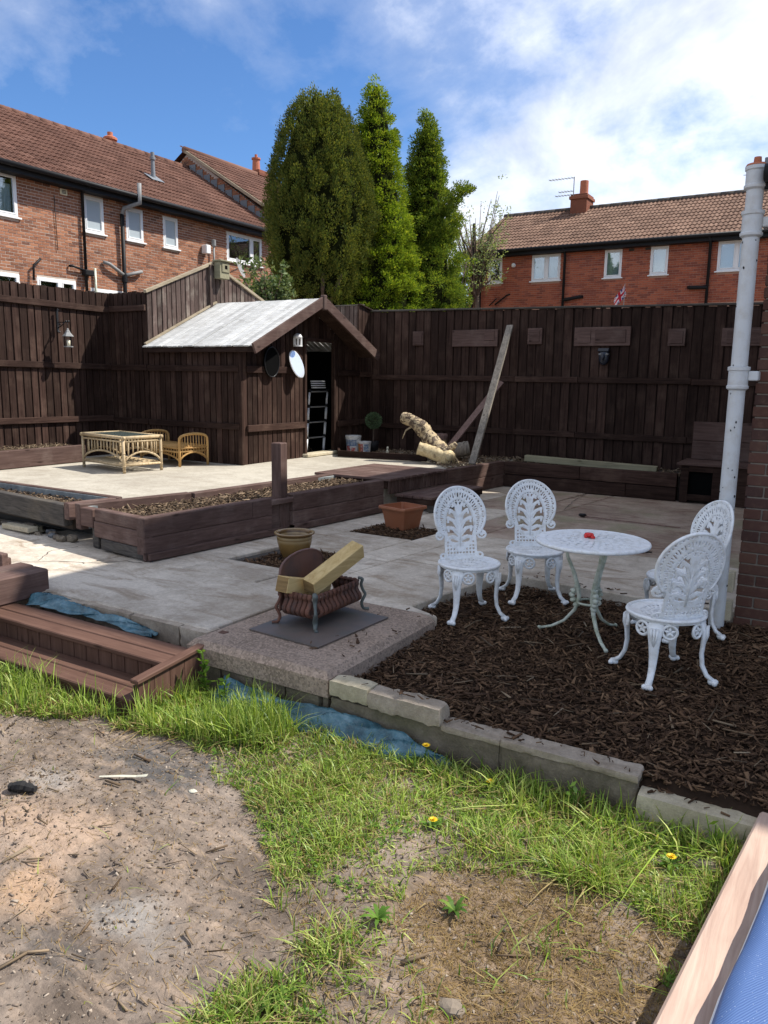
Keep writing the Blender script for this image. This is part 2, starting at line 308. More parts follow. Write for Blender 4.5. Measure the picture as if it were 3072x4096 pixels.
def mat_glass():
    m, t, b = newmat('window_glass')
    gl = t.n('ShaderNodeBsdfGlossy', None, Color=(0.9, 0.95, 1, 1), Roughness=0.02); tr = t.n('ShaderNodeBsdfTransparent', None, Color=(0.88, 0.93, 0.93, 1))
    fr = t.n('ShaderNodeFresnel', None, IOR=1.5)
    mx = t.n('ShaderNodeMixShader', None, i0=t.math('ADD', t.math('MULTIPLY', fr.outputs[0], 0.9), 0.13, 0, True), i1=tr.outputs[0], i2=gl.outputs[0])
    t.L.new(mx.outputs[0], [n for n in t.N if n.type == 'OUTPUT_MATERIAL'][0].inputs[0])
mat_glass()
m, t, b = newmat('mirror'); setb(t, b, Base_Color=(0.90, 0.91, 0.91), Metallic=0.55, Roughness=0.12)  # part-diffuse white base stands in for the bright sky reflection
m, t, b = newmat('glass_top'); setb(t, b, Base_Color=(0.10, 0.13, 0.12), Roughness=0.06, Specular_IOR_Level=0.7)
m, t, b = newmat('glaze_pot'); p = pos(t); z = t.n('ShaderNodeSeparateXYZ', None, i0=p).outputs[2]
band = t.ramp(t.math('DIVIDE', z, 0.25), [(0.0, (0.14, 0.078, 0.026)), (0.30, (0.19, 0.11, 0.036)), (0.50, (0.22, 0.13, 0.044)), (0.62, (0.30, 0.21, 0.095)), (0.64, (0.16, 0.092, 0.033)), (0.74, (0.34, 0.24, 0.11)), (0.76, (0.10, 0.055, 0.02)), (0.86, (0.18, 0.10, 0.036)), (0.90, (0.38, 0.29, 0.16))])
setb(t, b, Base_Color=val(t, band, t.math('ADD', t.math('MULTIPLY', t.noise(p, 8.0), 0.5), 0.75)), Roughness=0.25)
m, t, b = newmat('membrane'); p = pos(t); n = t.noise(p, 9.0, 4.0, 0.6)
setb(t, b, Base_Color=t.ramp(n, [(0.3, (0.018, 0.055, 0.072)), (0.55, (0.07, 0.165, 0.205)), (0.75, (0.20, 0.32, 0.37))]), Roughness=0.2, Normal=t.bump(t.noise(p, 26.0, 4.0, 0.6, 0.7), 0.7, 0.012))
m, t, b = newmat('liner'); p = pos(t)
setb(t, b, Base_Color=t.ramp(t.noise(p, 8.0, 6.0, 0.7), [(0.35, (0.10, 0.115, 0.125)), (0.6, (0.20, 0.22, 0.22)), (0.75, (0.34, 0.32, 0.26))]), Roughness=0.6)
m, t, b = newmat('blue_cover'); p = pos(t)
q = t.n('ShaderNodeMapping', None, Vector=p, Rotation=(0, 0, 0.6), Scale=(150, 150, 150)).outputs[0]
wv = t.n('ShaderNodeTexWave', None, Vector=q, Scale=0.35, Distortion=1.5, Detail=1.0).outputs[1]
v = t.voro(p, 85.0)
c = t.mix(t.math('MULTIPLY', wv, 0.55), (0.045, 0.10, 0.27), (0.13, 0.22, 0.42)); c = t.mix(t.ramp(v, [(0.05, 0.7), (0.14, 0.0)]), c, (0.5, 0.58, 0.72))
setb(t, b, Base_Color=c, Roughness=0.7, Normal=t.bump(wv, 0.4, 0.002))
m, t, b = newmat('log_bark'); p = pos(t)
q = t.vmath('MULTIPLY', p, (1, 1, 1)); n1 = t.noise(q, 11.0, 6.0, 0.65, 1.2); n2 = t.noise(q, 30.0, 5.0, 0.7)
c = t.ramp(n2, [(0.3, (0.33, 0.23, 0.115)), (0.6, (0.54, 0.43, 0.26))]); c = t.mix(t.ramp(n1, [(0.47, 0.0), (0.55, 0.95)]), c, (0.06, 0.034, 0.02))
c = t.mix(t.ramp(t.noise(q, 5.0, 3.0), [(0.55, 0.0), (0.66, 0.45)]), c, (0.42, 0.34, 0.26))
setb(t, b, Base_Color=c, Roughness=0.75, Normal=t.bump(n2, 0.7, 0.02))
m, t, b = newmat('log_pale'); p = pos(t); n2 = t.noise(p, 20.0, 5.0, 0.7)
setb(t, b, Base_Color=t.mix(t.ramp(t.noise(p, 9.0, 5.0), [(0.55, 0), (0.66, 0.8)]), t.ramp(n2, [(0.3, (0.38, 0.28, 0.14)), (0.65, (0.60, 0.49, 0.29))]), (0.13, 0.08, 0.04)), Roughness=0.75, Normal=t.bump(n2, 0.6, 0.015))
m, t, b = newmat('log_end'); p = pos(t)
setb(t, b, Base_Color=t.ramp(t.noise(p, 55.0, 5.0, 0.7), [(0.35, (0.20, 0.14, 0.08)), (0.65, (0.47, 0.38, 0.24))]), Roughness=0.85)
m, t, b = newmat('bark_trunk'); p = pos(t); n = t.noise(t.vmath('MULTIPLY', p, (8, 8, 2)), 2.0, 6.0, 0.7)
setb(t, b, Base_Color=t.ramp(n, [(0.3, (0.05, 0.032, 0.022)), (0.7, (0.19, 0.13, 0.09))]), Roughness=0.9, Normal=t.bump(n, 0.8, 0.03))
plain('dark_core', (0.014, 0.017, 0.006), 0.95, var=0.4, spec=0.0)  # near-black colour stands for the shade inside the crowns
m, t, b = newmat('printed'); setb(t, b, Base_Color=t.n('ShaderNodeVertexColor', dict(layer_name='Col')).outputs[0], Roughness=0.75)


# ------------------------------------------------------------------ mesh builder
ORIG = {}
class MB:
    def __init__(s): s.v = []; s.f = []; s.mi = []; s.cur = 0
    def add(s, vs, fs):
        k = len(s.v); s.v.extend([tuple(x) for x in vs]); s.f.extend([tuple(i + k for i in f) for f in fs]); s.mi.extend([s.cur] * len(fs)); return s
    def box(s, x0, y0, z0, x1, y1, z1, c=0.0, M=None):
        """box with chamfered edges"""
        if x0 > x1: x0, x1 = x1, x0
        if y0 > y1: y0, y1 = y1, y0
        if z0 > z1: z0, z1 = z1, z0
        lo, hi = (x0, y0, z0), (x1, y1, z1)
        c = min(c, 0.45 * min(h - l for l, h in zip(lo, hi)))
        if c <= 0:
            vs = [(x0, y0, z0), (x1, y0, z0), (x1, y1, z0), (x0, y1, z0), (x0, y0, z1), (x1, y0, z1), (x1, y1, z1), (x0, y1, z1)]
            fs = [(0, 3, 2, 1), (4, 5, 6, 7), (0, 1, 5, 4), (1, 2, 6, 5), (2, 3, 7, 6), (3, 0, 4, 7)]
        else:
            vs = []; idx = {}
            for i in (0, 1):
                for j in (0, 1):
                    for k in (0, 1):
                        P = [(lo, hi)[b][a] for a, b in enumerate((i, j, k))]; sg = [1 if b == 0 else -1 for b in (i, j, k)]
                        for a in range(3):
                            q = [P[d] + (0 if d == a else sg[d] * c) for d in range(3)]
                            idx[(i, j, k, a)] = len(vs); vs.append(tuple(q))
            g = lambda i, j, k, a: idx[(i, j, k, a)]
            fs = []
            for a in range(3):
                for sd in (0, 1):
                    o = [d for d in range(3) if d != a]
                    q = []
                    for (u, w) in ((0, 0), (1, 0), (1, 1), (0, 1)):
                        key = [0, 0, 0]; key[a] = sd; key[o[0]] = u; key[o[1]] = w; q.append(g(*key, a))
                    fs.append(tuple(q))
                o = [d for d in range(3) if d != a]
                for u in (0, 1):
                    for w in (0, 1):
                        k0 = [0, 0, 0]; k0[o[0]] = u; k0[o[1]] = w; k1 = list(k0); k1[a] = 1
                        fs.append((g(*k0, o[0]), g(*k1, o[0]), g(*k1, o[1]), g(*k0, o[1])))
            for i in (0, 1):
                for j in (0, 1):
                    for k in (0, 1): fs.append((g(i, j, k, 0), g(i, j, k, 1), g(i, j, k, 2)))
        if M is not None: vs = [tuple(M @ Vector(v)) for v in vs]
        return s.add(vs, fs)
    def beam(s, p0, p1, w, h, c=0.004, up=(0, 0, 1), roll=0.0):
        """square beam from p0 to p1, w across, h along up"""
        p0, p1 = Vector(p0), Vector(p1); d = (p1 - p0); L = d.length; d.normalize()
        u = Vector(up); x = d.cross(u)
        if x.length < 1e-4: x = d.cross(Vector((1, 0, 0)))
        x.normalize(); u = x.cross(d)
        R = Matrix((x, d, u)).transposed().to_4x4()
        M = Matrix.Translation(p0) @ R @ Matrix.Rotation(roll, 4, 'Y')
        return s.box(-w / 2, 0, -h / 2, w / 2, L, h / 2, c, M)
    def tube(s, pts, r, n=8, cap=True, flat=None, side=None):
        """tube along pts; r number or list; flat: list of (width, thick) for an elliptic section, side = reference sideways vector"""
        P = [Vector(p) for p in pts]; m = len(P)
        rs = r if isinstance(r, (list, tuple)) else [r] * m
        vs = []; ref = None
        for i, p in enumerate(P):
            d = (P[min(i + 1, m - 1)] - P[max(i - 1, 0)]).normalized()
            if side is not None:
                x = Vector(side) - d * d.dot(Vector(side)); x.normalize()
            else:
                if ref is None:
                    a = Vector((0, 0, 1)) if abs(d.z) < 0.9 else Vector((1, 0, 0)); ref = d.cross(a).normalized()
                x = ref - d * d.dot(ref); x.normalize(); ref = x
            y = d.cross(x)
            a_, b_ = flat[i] if flat else (rs[i], rs[i])
            for k in range(n):
                th = 2 * math.pi * k / n; vs.append(p + x * (a_ * math.cos(th)) + y * (b_ * math.sin(th)))
        fs = []
        for i in range(m - 1):
            for k in range(n):
                k2 = (k + 1) % n; fs.append((i * n + k, i * n + k2, (i + 1) * n + k2, (i + 1) * n + k))
        if cap: fs += [tuple(range(n - 1, -1, -1)), tuple(range((m - 1) * n, m * n))]
        return s.add(vs, fs)
    def ring(s, c, r, tr, n=24, k=6, ax=(0, 0, 1), ry=None):
        z = Vector(ax).normalized(); a = Vector((1, 0, 0)) if abs(z.x) < 0.9 else Vector((0, 1, 0)); x = (a - z * z.dot(a)).normalized(); y = z.cross(x)
        vs = []; ry = ry or r
        for i in range(n):
            th = 2 * math.pi * i / n; o = x * math.cos(th) * r + y * math.sin(th) * ry; od = (x * math.cos(th) + y * math.sin(th))
            for j in range(k):
                ph = 2 * math.pi * j / k; vs.append(Vector(c) + o + od * (tr * math.cos(ph)) + z * (tr * math.sin(ph)))
        fs = [(i * k + j, ((i + 1) % n) * k + j, ((i + 1) % n) * k + (j + 1) % k, i * k + (j + 1) % k) for i in range(n) for j in range(k)]
        return s.add(vs, fs)
    def lathe(s, prof, c=(0, 0, 0), n=24, closed=False):
        vs = []; fs = []; m = len(prof)
        for (r, z) in prof:
            for k in range(n):
                th = 2 * math.pi * k / n; vs.append((c[0] + r * math.cos(th), c[1] + r * math.sin(th), c[2] + z))
        for i in range(m - 1):
            for k in range(n): fs.append((i * n + k, i * n + (k + 1) % n, (i + 1) * n + (k + 1) % n, (i + 1) * n + k))
        if prof[0][0] > 1e-6: fs.append(tuple(range(n - 1, -1, -1)))
        if prof[-1][0] > 1e-6 and not closed: fs.append(tuple(range((m - 1) * n, m * n)))
        return s.add(vs, fs)
    def prism(s, poly, ext):
        """closed 3-d polygon swept by the vector ext"""
        e = Vector(ext); n = len(poly); P = [Vector(p) for p in poly]
        vs = P + [p + e for p in P]
        fs = [tuple(range(n - 1, -1, -1)), tuple(range(n, 2 * n))] + [(i, (i + 1) % n, n + (i + 1) % n, n + i) for i in range(n)]
        return s.add(vs, fs)
    def blob(s, c, r, n=10, m=7, jit=0.12, sq=(1, 1, 1)):
        vs = [(c[0], c[1], c[2] - r * sq[2])]; fs = []
        for i in range(1, m):
            a = math.pi * i / m
            for k in range(n):
                th = 2 * math.pi * k / n; q = r * (1 + random.uniform(-jit, jit))
                vs.append((c[0] + q * sq[0] * math.sin(a) * math.cos(th), c[1] + q * sq[1] * math.sin(a) * math.sin(th), c[2] - q * sq[2] * math.cos(a)))
        vs.append((c[0], c[1], c[2] + r * sq[2])); T = len(vs) - 1
        for k in range(n):
            k2 = (k + 1) % n; fs.append((0, 1 + k2, 1 + k)); fs.append((T, 1 + (m - 2) * n + k, 1 + (m - 2) * n + k2))
            for i in range(m - 2): fs.append((1 + i * n + k, 1 + i * n + k2, 1 + (i + 1) * n + k2, 1 + (i + 1) * n + k))
        return s.add(vs, fs)
    def build(s, name, mat, parent=None, smooth=False, auto=None, origin=None):
        me = bpy.data.meshes.new(name); o = bpy.data.objects.new(name, me)
        og = ORIG[parent.name] if parent is not None else Vector(origin if origin is not None else (0, 0, 0))
        me.from_pydata([(x - og[0], y - og[1], z - og[2]) for x, y, z in s.v], [], s.f)
        ms = mat if isinstance(mat, (list, tuple)) else [mat]
        for q in ms: me.materials.append(MATS[q])
        if len(ms) > 1: me.polygons.foreach_set('material_index', s.mi)
        if smooth: me.polygons.foreach_set('use_smooth', [True] * len(me.polygons))
        me.update(); COL.objects.link(o)
        if parent is not None: o.parent = parent
        else: o.location = og
        ORIG[o.name] = og
        if auto: autosmooth(o, auto)
        return o

def smooth_path(pts, k=4):
    """Catmull-Rom through 2-d or 3-d points"""
    P = [np.array(p, float) for p in pts]; P = [2 * P[0] - P[1]] + P + [2 * P[-1] - P[-2]]; out = []
    for i in range(1, len(P) - 2):
        for j in range(k):
            t = j / k; a, b, c, d = P[i - 1], P[i], P[i + 1], P[i + 2]
            out.append(tuple(0.5 * ((2 * b) + (c - a) * t + (2 * a - 5 * b + 4 * c - d) * t * t + (3 * b - a - 3 * c + d) * t ** 3)))
    out.append(tuple(P[-2])); return out
def rock_box(mb, x0, y0, z0, x1, y1, z1, amp=0.006, step=0.03, c=0.01, seed=0):
    """rough hewn block: subdivided box with rounded, chipped surface"""
    r = np.random.default_rng(int(abs(x0 * 977 + y0 * 131 + z0 * 53) * 100) + seed); lo = np.array([x0, y0, z0]); hi = np.array([x1, y1, z1])
    n = [max(3, int(round((hi[i] - lo[i]) / step))) for i in range(3)]; ids = {}; vs = []; fs = []
    def vid(i, j, k):
        key = (i, j, k)
        if key not in ids: ids[key] = len(vs); vs.append([lo[0] + (hi[0] - lo[0]) * i / n[0], lo[1] + (hi[1] - lo[1]) * j / n[1], lo[2] + (hi[2] - lo[2]) * k / n[2]])
        return ids[key]
    for a in range(3):
        b, d = [q for q in range(3) if q != a]
        for s in (0, n[a]):
            for u in range(n[b]):
                for v in range(n[d]):
                    q = []
                    for (p, w) in ((u, v), (u + 1, v), (u + 1, v + 1), (u, v + 1)):
                        key = [0, 0, 0]; key[a] = s; key[b] = p; key[d] = w; q.append(vid(*key))
                    fs.append(tuple(q if (s == 0) == (a == 1) else q[::-1]))
    V = np.array(vs); ctr = (lo + hi) / 2; hf = (hi - lo) / 2; d = np.abs(V - ctr); inn = np.maximum(d - (hf - c), 0); ln = np.linalg.norm(inn, axis=1); k = np.where(ln > c, c / np.maximum(ln, 1e-9), 1.0)
    V = ctr + np.sign(V - ctr) * (np.minimum(d, hf - c) + inn * k[:, None])
    nz = bumps(V[:, 0] * 1.0 + V[:, 2] * 2.3, V[:, 1] - V[:, 2] * 1.7, seed + 7, amp, (21.0, 47.0)) + r.normal(0, amp * 0.35, len(V))
    nr = (V - ctr) / hf; nr /= np.linalg.norm(nr ** 5, axis=1)[:, None] ** 0.2 + 1e-9; nr = np.sign(nr) * np.abs(nr) ** 5; V = V + nr * nz[:, None] * 1.3
    mb.add([tuple(v) for v in V], fs)
def autosmooth(o, deg=35):
    me = o.data
    me.polygons.foreach_set('use_smooth', [True] * len(me.polygons))
    try: me.set_sharp_from_angle(angle=D2R(deg))
    except Exception: pass

def tag(o, label, cat, group=None):
    o['label'] = label; o['category'] = cat
    if group: o['group'] = group
    return o
def thing(name, label, cat, loc=(0, 0, 0), group=None):
    o = bpy.data.objects.new(name, None); COL.objects.link(o); o.location = loc; o.empty_display_size = 0.1
    ORIG[o.name] = Vector(loc); return tag(o, label, cat, group)
def struct(o): o['kind'] = 'structure'; return o
def stuff(o): o['kind'] = 'stuff'; return o
def dup(root, loc, rz, label):
    r = root.copy(); COL.objects.link(r); r.location = loc; r.rotation_euler = (0, 0, rz); r['label'] = label
    for ch in list(root.children):
        c = ch.copy(); COL.objects.link(c); c.parent = r
        for g in list(ch.children):
            d = g.copy(); COL.objects.link(d); d.parent = c
    return r
def npmesh(name, verts, faces, mat, parent=None, origin=(0, 0, 0), smooth=False):
    """fast mesh from numpy arrays; faces = list of (m,k) index arrays"""
    me = bpy.data.meshes.new(name); og = ORIG[parent.name] if parent is not None else Vector(origin)
    verts = np.asarray(verts, dtype=np.float32) - np.array(og, dtype=np.float32)
    me.vertices.add(len(verts)); me.vertices.foreach_set('co', verts.ravel())
    tot = sum(f.size for f in faces); npoly = sum(len(f) for f in faces)
    me.loops.add(tot); me.polygons.add(npoly)
    me.loops.foreach_set('vertex_index', np.concatenate([f.ravel() for f in faces]).astype(np.int32))
    lt = np.concatenate([np.full(len(f), f.shape[1], np.int32) for f in faces]); ls = np.concatenate([[0], np.cumsum(lt)[:-1]]).astype(np.int32)
    me.polygons.foreach_set('loop_start', ls); me.polygons.foreach_set('loop_total', lt)
    if smooth: me.polygons.foreach_set('use_smooth', np.ones(npoly, bool))
    me.update(calc_edges=True); me.validate()
    me.materials.append(MATS[mat]); o = bpy.data.objects.new(name, me); COL.objects.link(o)
    if parent is not None: o.parent = parent
    else: o.location = og
    ORIG[o.name] = og
    return o

def chips(n, xy, z, size, mat, name, parent=None, zj=0.02, flat=0.35, aspect=0.28, origin=(0, 0, 0)):
    """n bark chips: xy (n,2), z array, size (lo,hi)"""
    L = RNG.uniform(size[0], size[1], n) * (0.5 + RNG.random(n) ** 2); Wd = L * aspect * RNG.uniform(0.5, 1.5, n); T = np.minimum(Wd * 0.5, 0.006) * RNG.uniform(0.6, 1.4, n)
    yaw = RNG.uniform(0, np.pi * 2, n); pit = RNG.normal(0, flat, n); rol = RNG.normal(0, flat, n)
    d = np.stack([np.cos(yaw) * np.cos(pit), np.sin(yaw) * np.cos(pit), np.sin(pit)], 1)
    s0 = np.stack([-np.sin(yaw), np.cos(yaw), np.zeros(n)], 1); u0 = np.cross(d, s0)
    s_ = s0 * np.cos(rol)[:, None] + u0 * np.sin(rol)[:, None]; u = np.cross(d, s_)
    c = np.stack([xy[:, 0], xy[:, 1], z + RNG.uniform(0, zj, n)], 1)
    V = []
    for a, bw in ((-0.5, 0.35), (0.5, 0.15)):
        for sb in (-1, 1):
            for su in (-1, 1):
                V.append(c + d * (L * a)[:, None] + s_ * (Wd * sb * bw * RNG.uniform(0.5, 1.5, n))[:, None] + u * (T * su * 0.5)[:, None])
    mid = []
    V = np.stack(V, 1).reshape(-1, 3)
    k = (np.arange(n) * 8)[:, None]
    F = np.concatenate([k + np.array(q)[None] for q in ((0, 1, 3, 2), (4, 6, 7, 5), (0, 4, 5, 1), (2, 3, 7, 6), (0, 2, 6, 4), (1, 5, 7, 3))])
    return npmesh(name, V, [F], mat, parent, origin)

def inpoly(x, y, poly):
    r = np.zeros(len(x), bool); n = len(poly)
    for i in range(n):
        (x0, y0), (x1, y1) = poly[i], poly[(i + 1) % n]
        c = ((y0 > y) != (y1 > y)) & (x < (x1 - x0) * (y - y0) / ((y1 - y0) or 1e-9) + x0); r ^= c
    return r
def sample_poly(poly, n):
    P = np.array(poly); lo, hi = P.min(0), P.max(0); out = []
    while sum(map(len, out)) < n:
        q = RNG.uniform(lo, hi, (n * 2, 2)); out.append(q[inpoly(q[:, 0], q[:, 1], poly)])
    return np.concatenate(out)[:n]

# ================================================================== SETTING
def bumps(x, y, seed, amp, freqs):
    r = np.random.default_rng(seed); z = np.zeros_like(x)
    for f in freqs:
        for _ in range(4):
            a = r.uniform(0, 2 * np.pi); ph = r.uniform(0, 2 * np.pi)
            z += np.sin((x * np.cos(a) + y * np.sin(a)) * f + ph) / (4 * (f / freqs[0]))
    return z * amp
LAWN = -0.28
def ground_z(x, y):
    x = np.asarray(x, float); y = np.asarray(y, float)
    m = np.clip((x + 6.5) / 0.5, 0, 1) * np.clip((1.5 - x) / 0.5, 0, 1) * np.clip((3.6 - y) / 0.4, 0, 1) * np.clip((y - 0.2) / 0.4, 0, 1)
    z = LAWN + m * (bumps(x, y, 3, 0.022, (2.6, 5.0)) + bumps(x, y, 5, 0.013, (14.0, 31.0)) + bumps(x, y, 6, 0.0065, (70.0, 130.0)))
    z = z + m * 0.05 * np.exp(-(((x + 2.7) / 0.5) ** 2 + ((y - 1.75) / 0.4) ** 2))
    return z - 0.04 * np.clip(np.abs(x + 2) - 30, 0, 1)
gx = np.concatenate([[-900, -400, -150, -70, -40, -25, -15, -10, -7.5], np.arange(-6.6, -4.4, 0.06), np.arange(-4.4, 0.3, 0.018), np.arange(0.35, 1.4, 0.08), [2, 4, 8, 16, 30, 60, 150, 400, 900]])
gy = np.concatenate([[-900, -300, -80, -20, -6, -2, -0.5, 0.2], np.arange(0.6, 1.0, 0.06), np.arange(1.0, 3.2, 0.017), np.arange(3.2, 3.6, 0.06), [4, 6, 9, 14, 20, 30, 50, 90, 200, 450, 900]])
GX, GY = np.meshgrid(gx, gy); GZ = ground_z(GX, GY)
V = np.stack([GX.ravel(), GY.ravel(), GZ.ravel()], 1); nx, ny = len(gx), len(gy)
I = (np.arange(ny - 1)[:, None] * nx + np.arange(nx - 1)[None]).ravel()
struct(npmesh('ground', V, [np.stack([I, I + 1, I + nx + 1, I + nx], 1)], 'ground_soil', smooth=True))

LEAN = 0.11
def lx(x6, y): return x6 + LEAN * (y - 6.0)
def slab_prism(mb, poly, z0, z1, gap=0.0, c=0.008):
    """flat paving bay with a small eased edge"""
    P = [Vector((p[0], p[1], 0)) for p in poly]; n = len(P)
    def inset(d):
        out = []
        for i in range(n):
            a, b_, c_ = P[i - 1], P[i], P[(i + 1) % n]
            e1 = (b_ - a).normalized(); e2 = (c_ - b_).normalized(); n1 = Vector((-e1.y, e1.x, 0)); n2 = Vector((-e2.y, e2.x, 0))
            k = 1 + n1.dot(n2); out.append(b_ + (n1 + n2) * (d / max(k, 0.3)))
        return out
    A = inset(gap); B = inset(gap + c)
    vs = [(p.x, p.y, z0) for p in A] + [(p.x, p.y, z1 - c) for p in A] + [(p.x, p.y, z1) for p in B]
    fs = [tuple(range(n - 1, -1, -1)), tuple(range(2 * n, 3 * n))]
    for l in (0, n): fs += [(l + i, l + (i + 1) % n, l + n + (i + 1) % n, l + n + i) for i in range(n)]
    mb.add(vs, fs)
patio = bpy.data.objects.new('patio', None); COL.objects.link(patio); struct(patio); ORIG['patio'] = Vector((0, 0, 0))
def bay(poly, mat='patio_concrete', z=0.0):
    mb = MB(); slab_prism(mb, poly, -0.12, z + random.uniform(-0.008, 0.003), 0.008); return mb.build('concrete_bay', mat, patio)
def bayq(a, b, y0, y1, mat='patio_concrete'):
    return bay([(lx(a, y0), y0), (lx(b, y0), y0), (lx(b, y1), y1), (lx(a, y1), y1)], mat)
for a, b in ((4.42, 6.2), (6.2, 7.8), (7.8, 9.4), (9.4, 10.95)): bayq(-6.6, -4.42, a, b)
for a, b, m in ((4.42, 4.88, 0), (5.60, 6.50, 0), (7.12, 8.72, 0), (8.72, 10.95, 1)): bayq(-4.42, -3.65, a, b, ('patio_concrete', 'patio_back')[m])
for a, b, m in ((4.42, 5.60, 0), (5.60, 7.05, 0), (7.05, 8.72, 1), (8.72, 10.95, 1)): bayq(-3.65, -3.27, a, b, ('patio_concrete', 'patio_back')[m])
bay([(lx(-3.27, 4.42), 4.42), (-2.24, 4.42), (-2.50, 4.54), (-2.33, 5.70), (lx(-3.27, 5.70), 5.70)])
bay([(lx(-3.27, 5.70), 5.70), (-2.33, 5.73), (-1.27, 5.64), (-0.35, 5.66), (0.4, 7.05), (lx(-3.27, 7.05), 7.05)])
bay([(lx(-3.27, 7.05), 7.05), (0.4, 7.05), (0.4, 8.72), (lx(-3.27, 8.72), 8.72)], 'patio_back')
bay([(lx(-3.27, 8.72), 8.72), (0.4, 8.72), (0.4, 10.95), (lx(-3.27, 10.95), 10.95)], 'patio_back')
bay([(-10.2, 3.38), (-7.4, 3.38), (-7.4, 4.9), (-10.2, 4.9)]); bay([(-7.4, 3.38), (-5.45, 3.38), (-5.35, 4.42), (-6.6, 4.6), (-7.4, 4.9)])
bay([(-5.45, 3.38), (-3.30, 3.38), (-3.27, 4.42), (-5.35, 4.42)])
mb = MB(); mb.box(-10.2, 3.40, -0.26, -3.3, 10.9, -0.035); mb.box(-3.3, 4.44, -0.26, -2.56, 10.9, -0.035); mb.box(-2.56, 5.76, -0.26, 0.35, 10.9, -0.035)
struct(mb.build('patio_bedding', 'joint_dark'))
def crack(pts, w=0.008, z=0.0035, name='crack'):
    mb = MB(); P = []
    for (a, b_) in zip(pts[:-1], pts[1:]):
        for k in range(5): P.append(Vector((a[0] + (b_[0] - a[0]) * k / 5, a[1] + (b_[1] - a[1]) * k / 5, 0)) + Vector((random.uniform(-.012, .012), random.uniform(-.012, .012), 0)))
    P.append(Vector((pts[-1][0], pts[-1][1], 0))); vs = []
    for i, p in enumerate(P):
        d = (P[min(i + 1, len(P) - 1)] - P[max(i - 1, 0)]).normalized(); s = Vector((-d.y, d.x, 0)) * w * random.uniform(0.3, 0.8)
        vs += [(p.x + s.x, p.y + s.y, z), (p.x - s.x, p.y - s.y, z)]
    mb.add(vs, [(2 * i, 2 * i + 1, 2 * i + 3, 2 * i + 2) for i in range(len(P) - 1)]); mb.build(name, 'joint_dark', patio)
crack([(-4.98, 4.33), (-5.15, 4.32), (-5.28, 4.14), (-5.60, 3.98), (-5.9, 3.75)]); crack([(-5.75, 3.92), (-6.0, 4.2), (-5.95, 4.45)])
crack([(-4.0, 7.6), (-3.6, 7.9)], 0.006); crack([(-2.92, 9.1), (-3.05, 9.8), (-3.12, 10.6)], 0.007)

# fire slab of exposed aggregate at the patio's corner
mb = MB(); slab_prism(mb, [(-3.27, 3.15), (-2.235, 3.15), (-2.235, 4.38), (-2.38, 4.42), (-3.25, 4.42)], -0.12, 0.012, 0.005, 0.035)
fs = mb.build('hearth_slab', 'aggregate'); fs['kind'] = 'structure'
# retaining walls under the patio edge
pw = thing('patio_edge_wall', 'low mossy block wall holding up the patio behind the brown steps', 'wall', (-4.1, 3.38, LAWN))
def blocks(par, x0, x1, y0, y1, z0, z1, ln, mat, off=0.0, jit=0.006, name='block', c=0.012):
    x = x0 - off
    while x < x1 - 0.03:
        a, b = max(x, x0), min(x + ln, x1)
        if b - a > 0.04:
            mb = MB(); j = random.uniform(-jit, jit); rock_box(mb, a + 0.005, y0 + j, z0, b - 0.005, y1, z1 + random.uniform(-0.004, 0.004), 0.005); mb.build(name, mat, par, auto=50)
        x += ln
blocks(pw, -7.0, -3.28, 3.335, 3.47, -0.138, -0.012, 0.46, 'coping', 0.2); blocks(pw, -7.0, -3.28, 3.355, 3.47, -0.285, -0.146, 0.46, 'blockwork', 0.0)
mb = MB(); mb.box(-7.0, 3.375, -0.29, -3.285, 3.44, -0.02); mb.build('mortar_joint', 'joint_dark', pw)
hw = thing('hearth_footing', 'dark block footing under the pebbly concrete hearth slab', 'wall', (-2.75, 3.16, LAWN))
blocks(hw, -3.26, -2.25, 3.172, 3.3, -0.285, -0.127, 0.24, 'blockwork', 0.0, 0.012); mb = MB(); mb.box(-3.25, 3.20, -0.29, -2.26, 3.29, -0.122); mb.build('mortar_joint', 'joint_dark', hw)
gw = thing('garden_wall', 'low grey stone wall with a pale coping edging the bark bed', 'wall', (-1.4, 3.2, LAWN))
mb = MB(); mb.box(-2.22, 3.163, -0.31, -0.64, 3.255, -0.112); mb.build('mortar_joint', 'blockwork', gw)
mb = MB(); rock_box(mb, -2.225, 3.135, -0.098, -1.98, 3.25, -0.008, 0.006); mb.build('coping_stone', 'kerbstone', gw, auto=50)
mb = MB(); rock_box(mb, -1.976, 3.128, -0.102, -1.565, 3.245, -0.012, 0.006); mb.build('coping_stone', 'coping', gw, auto=50)
for a, b in ((-2.23, -1.262), (-1.256, -0.635)):
    mb = MB(); rock_box(mb, a, 3.15 + random.uniform(-.006, .006), -0.31, b, 3.262, -0.108 + random.uniform(-.004, .004), 0.006); mb.build('wall_stone', 'blockwork', gw, auto=50)
    mb = MB(); rock_box(mb, max(a, -1.563), 3.142, -0.122, b + 0.004, 3.262, -0.088 + random.uniform(-.006, .004), 0.004, 0.02, 0.008)
    if b > -1.56: mb.build('cap_slip', 'coping', gw, auto=50)
kb = MB(); rock_box(kb, -0.625, 3.11, -0.33, -0.10, 3.215, -0.148, 0.003, 0.03, 0.006)
tag(kb.build('kerb_stone', 'kerbstone', origin=(-0.4, 3.15, -0.28), auto=50), 'straight sandy kerb stone at the right end of the garden wall', 'kerb')

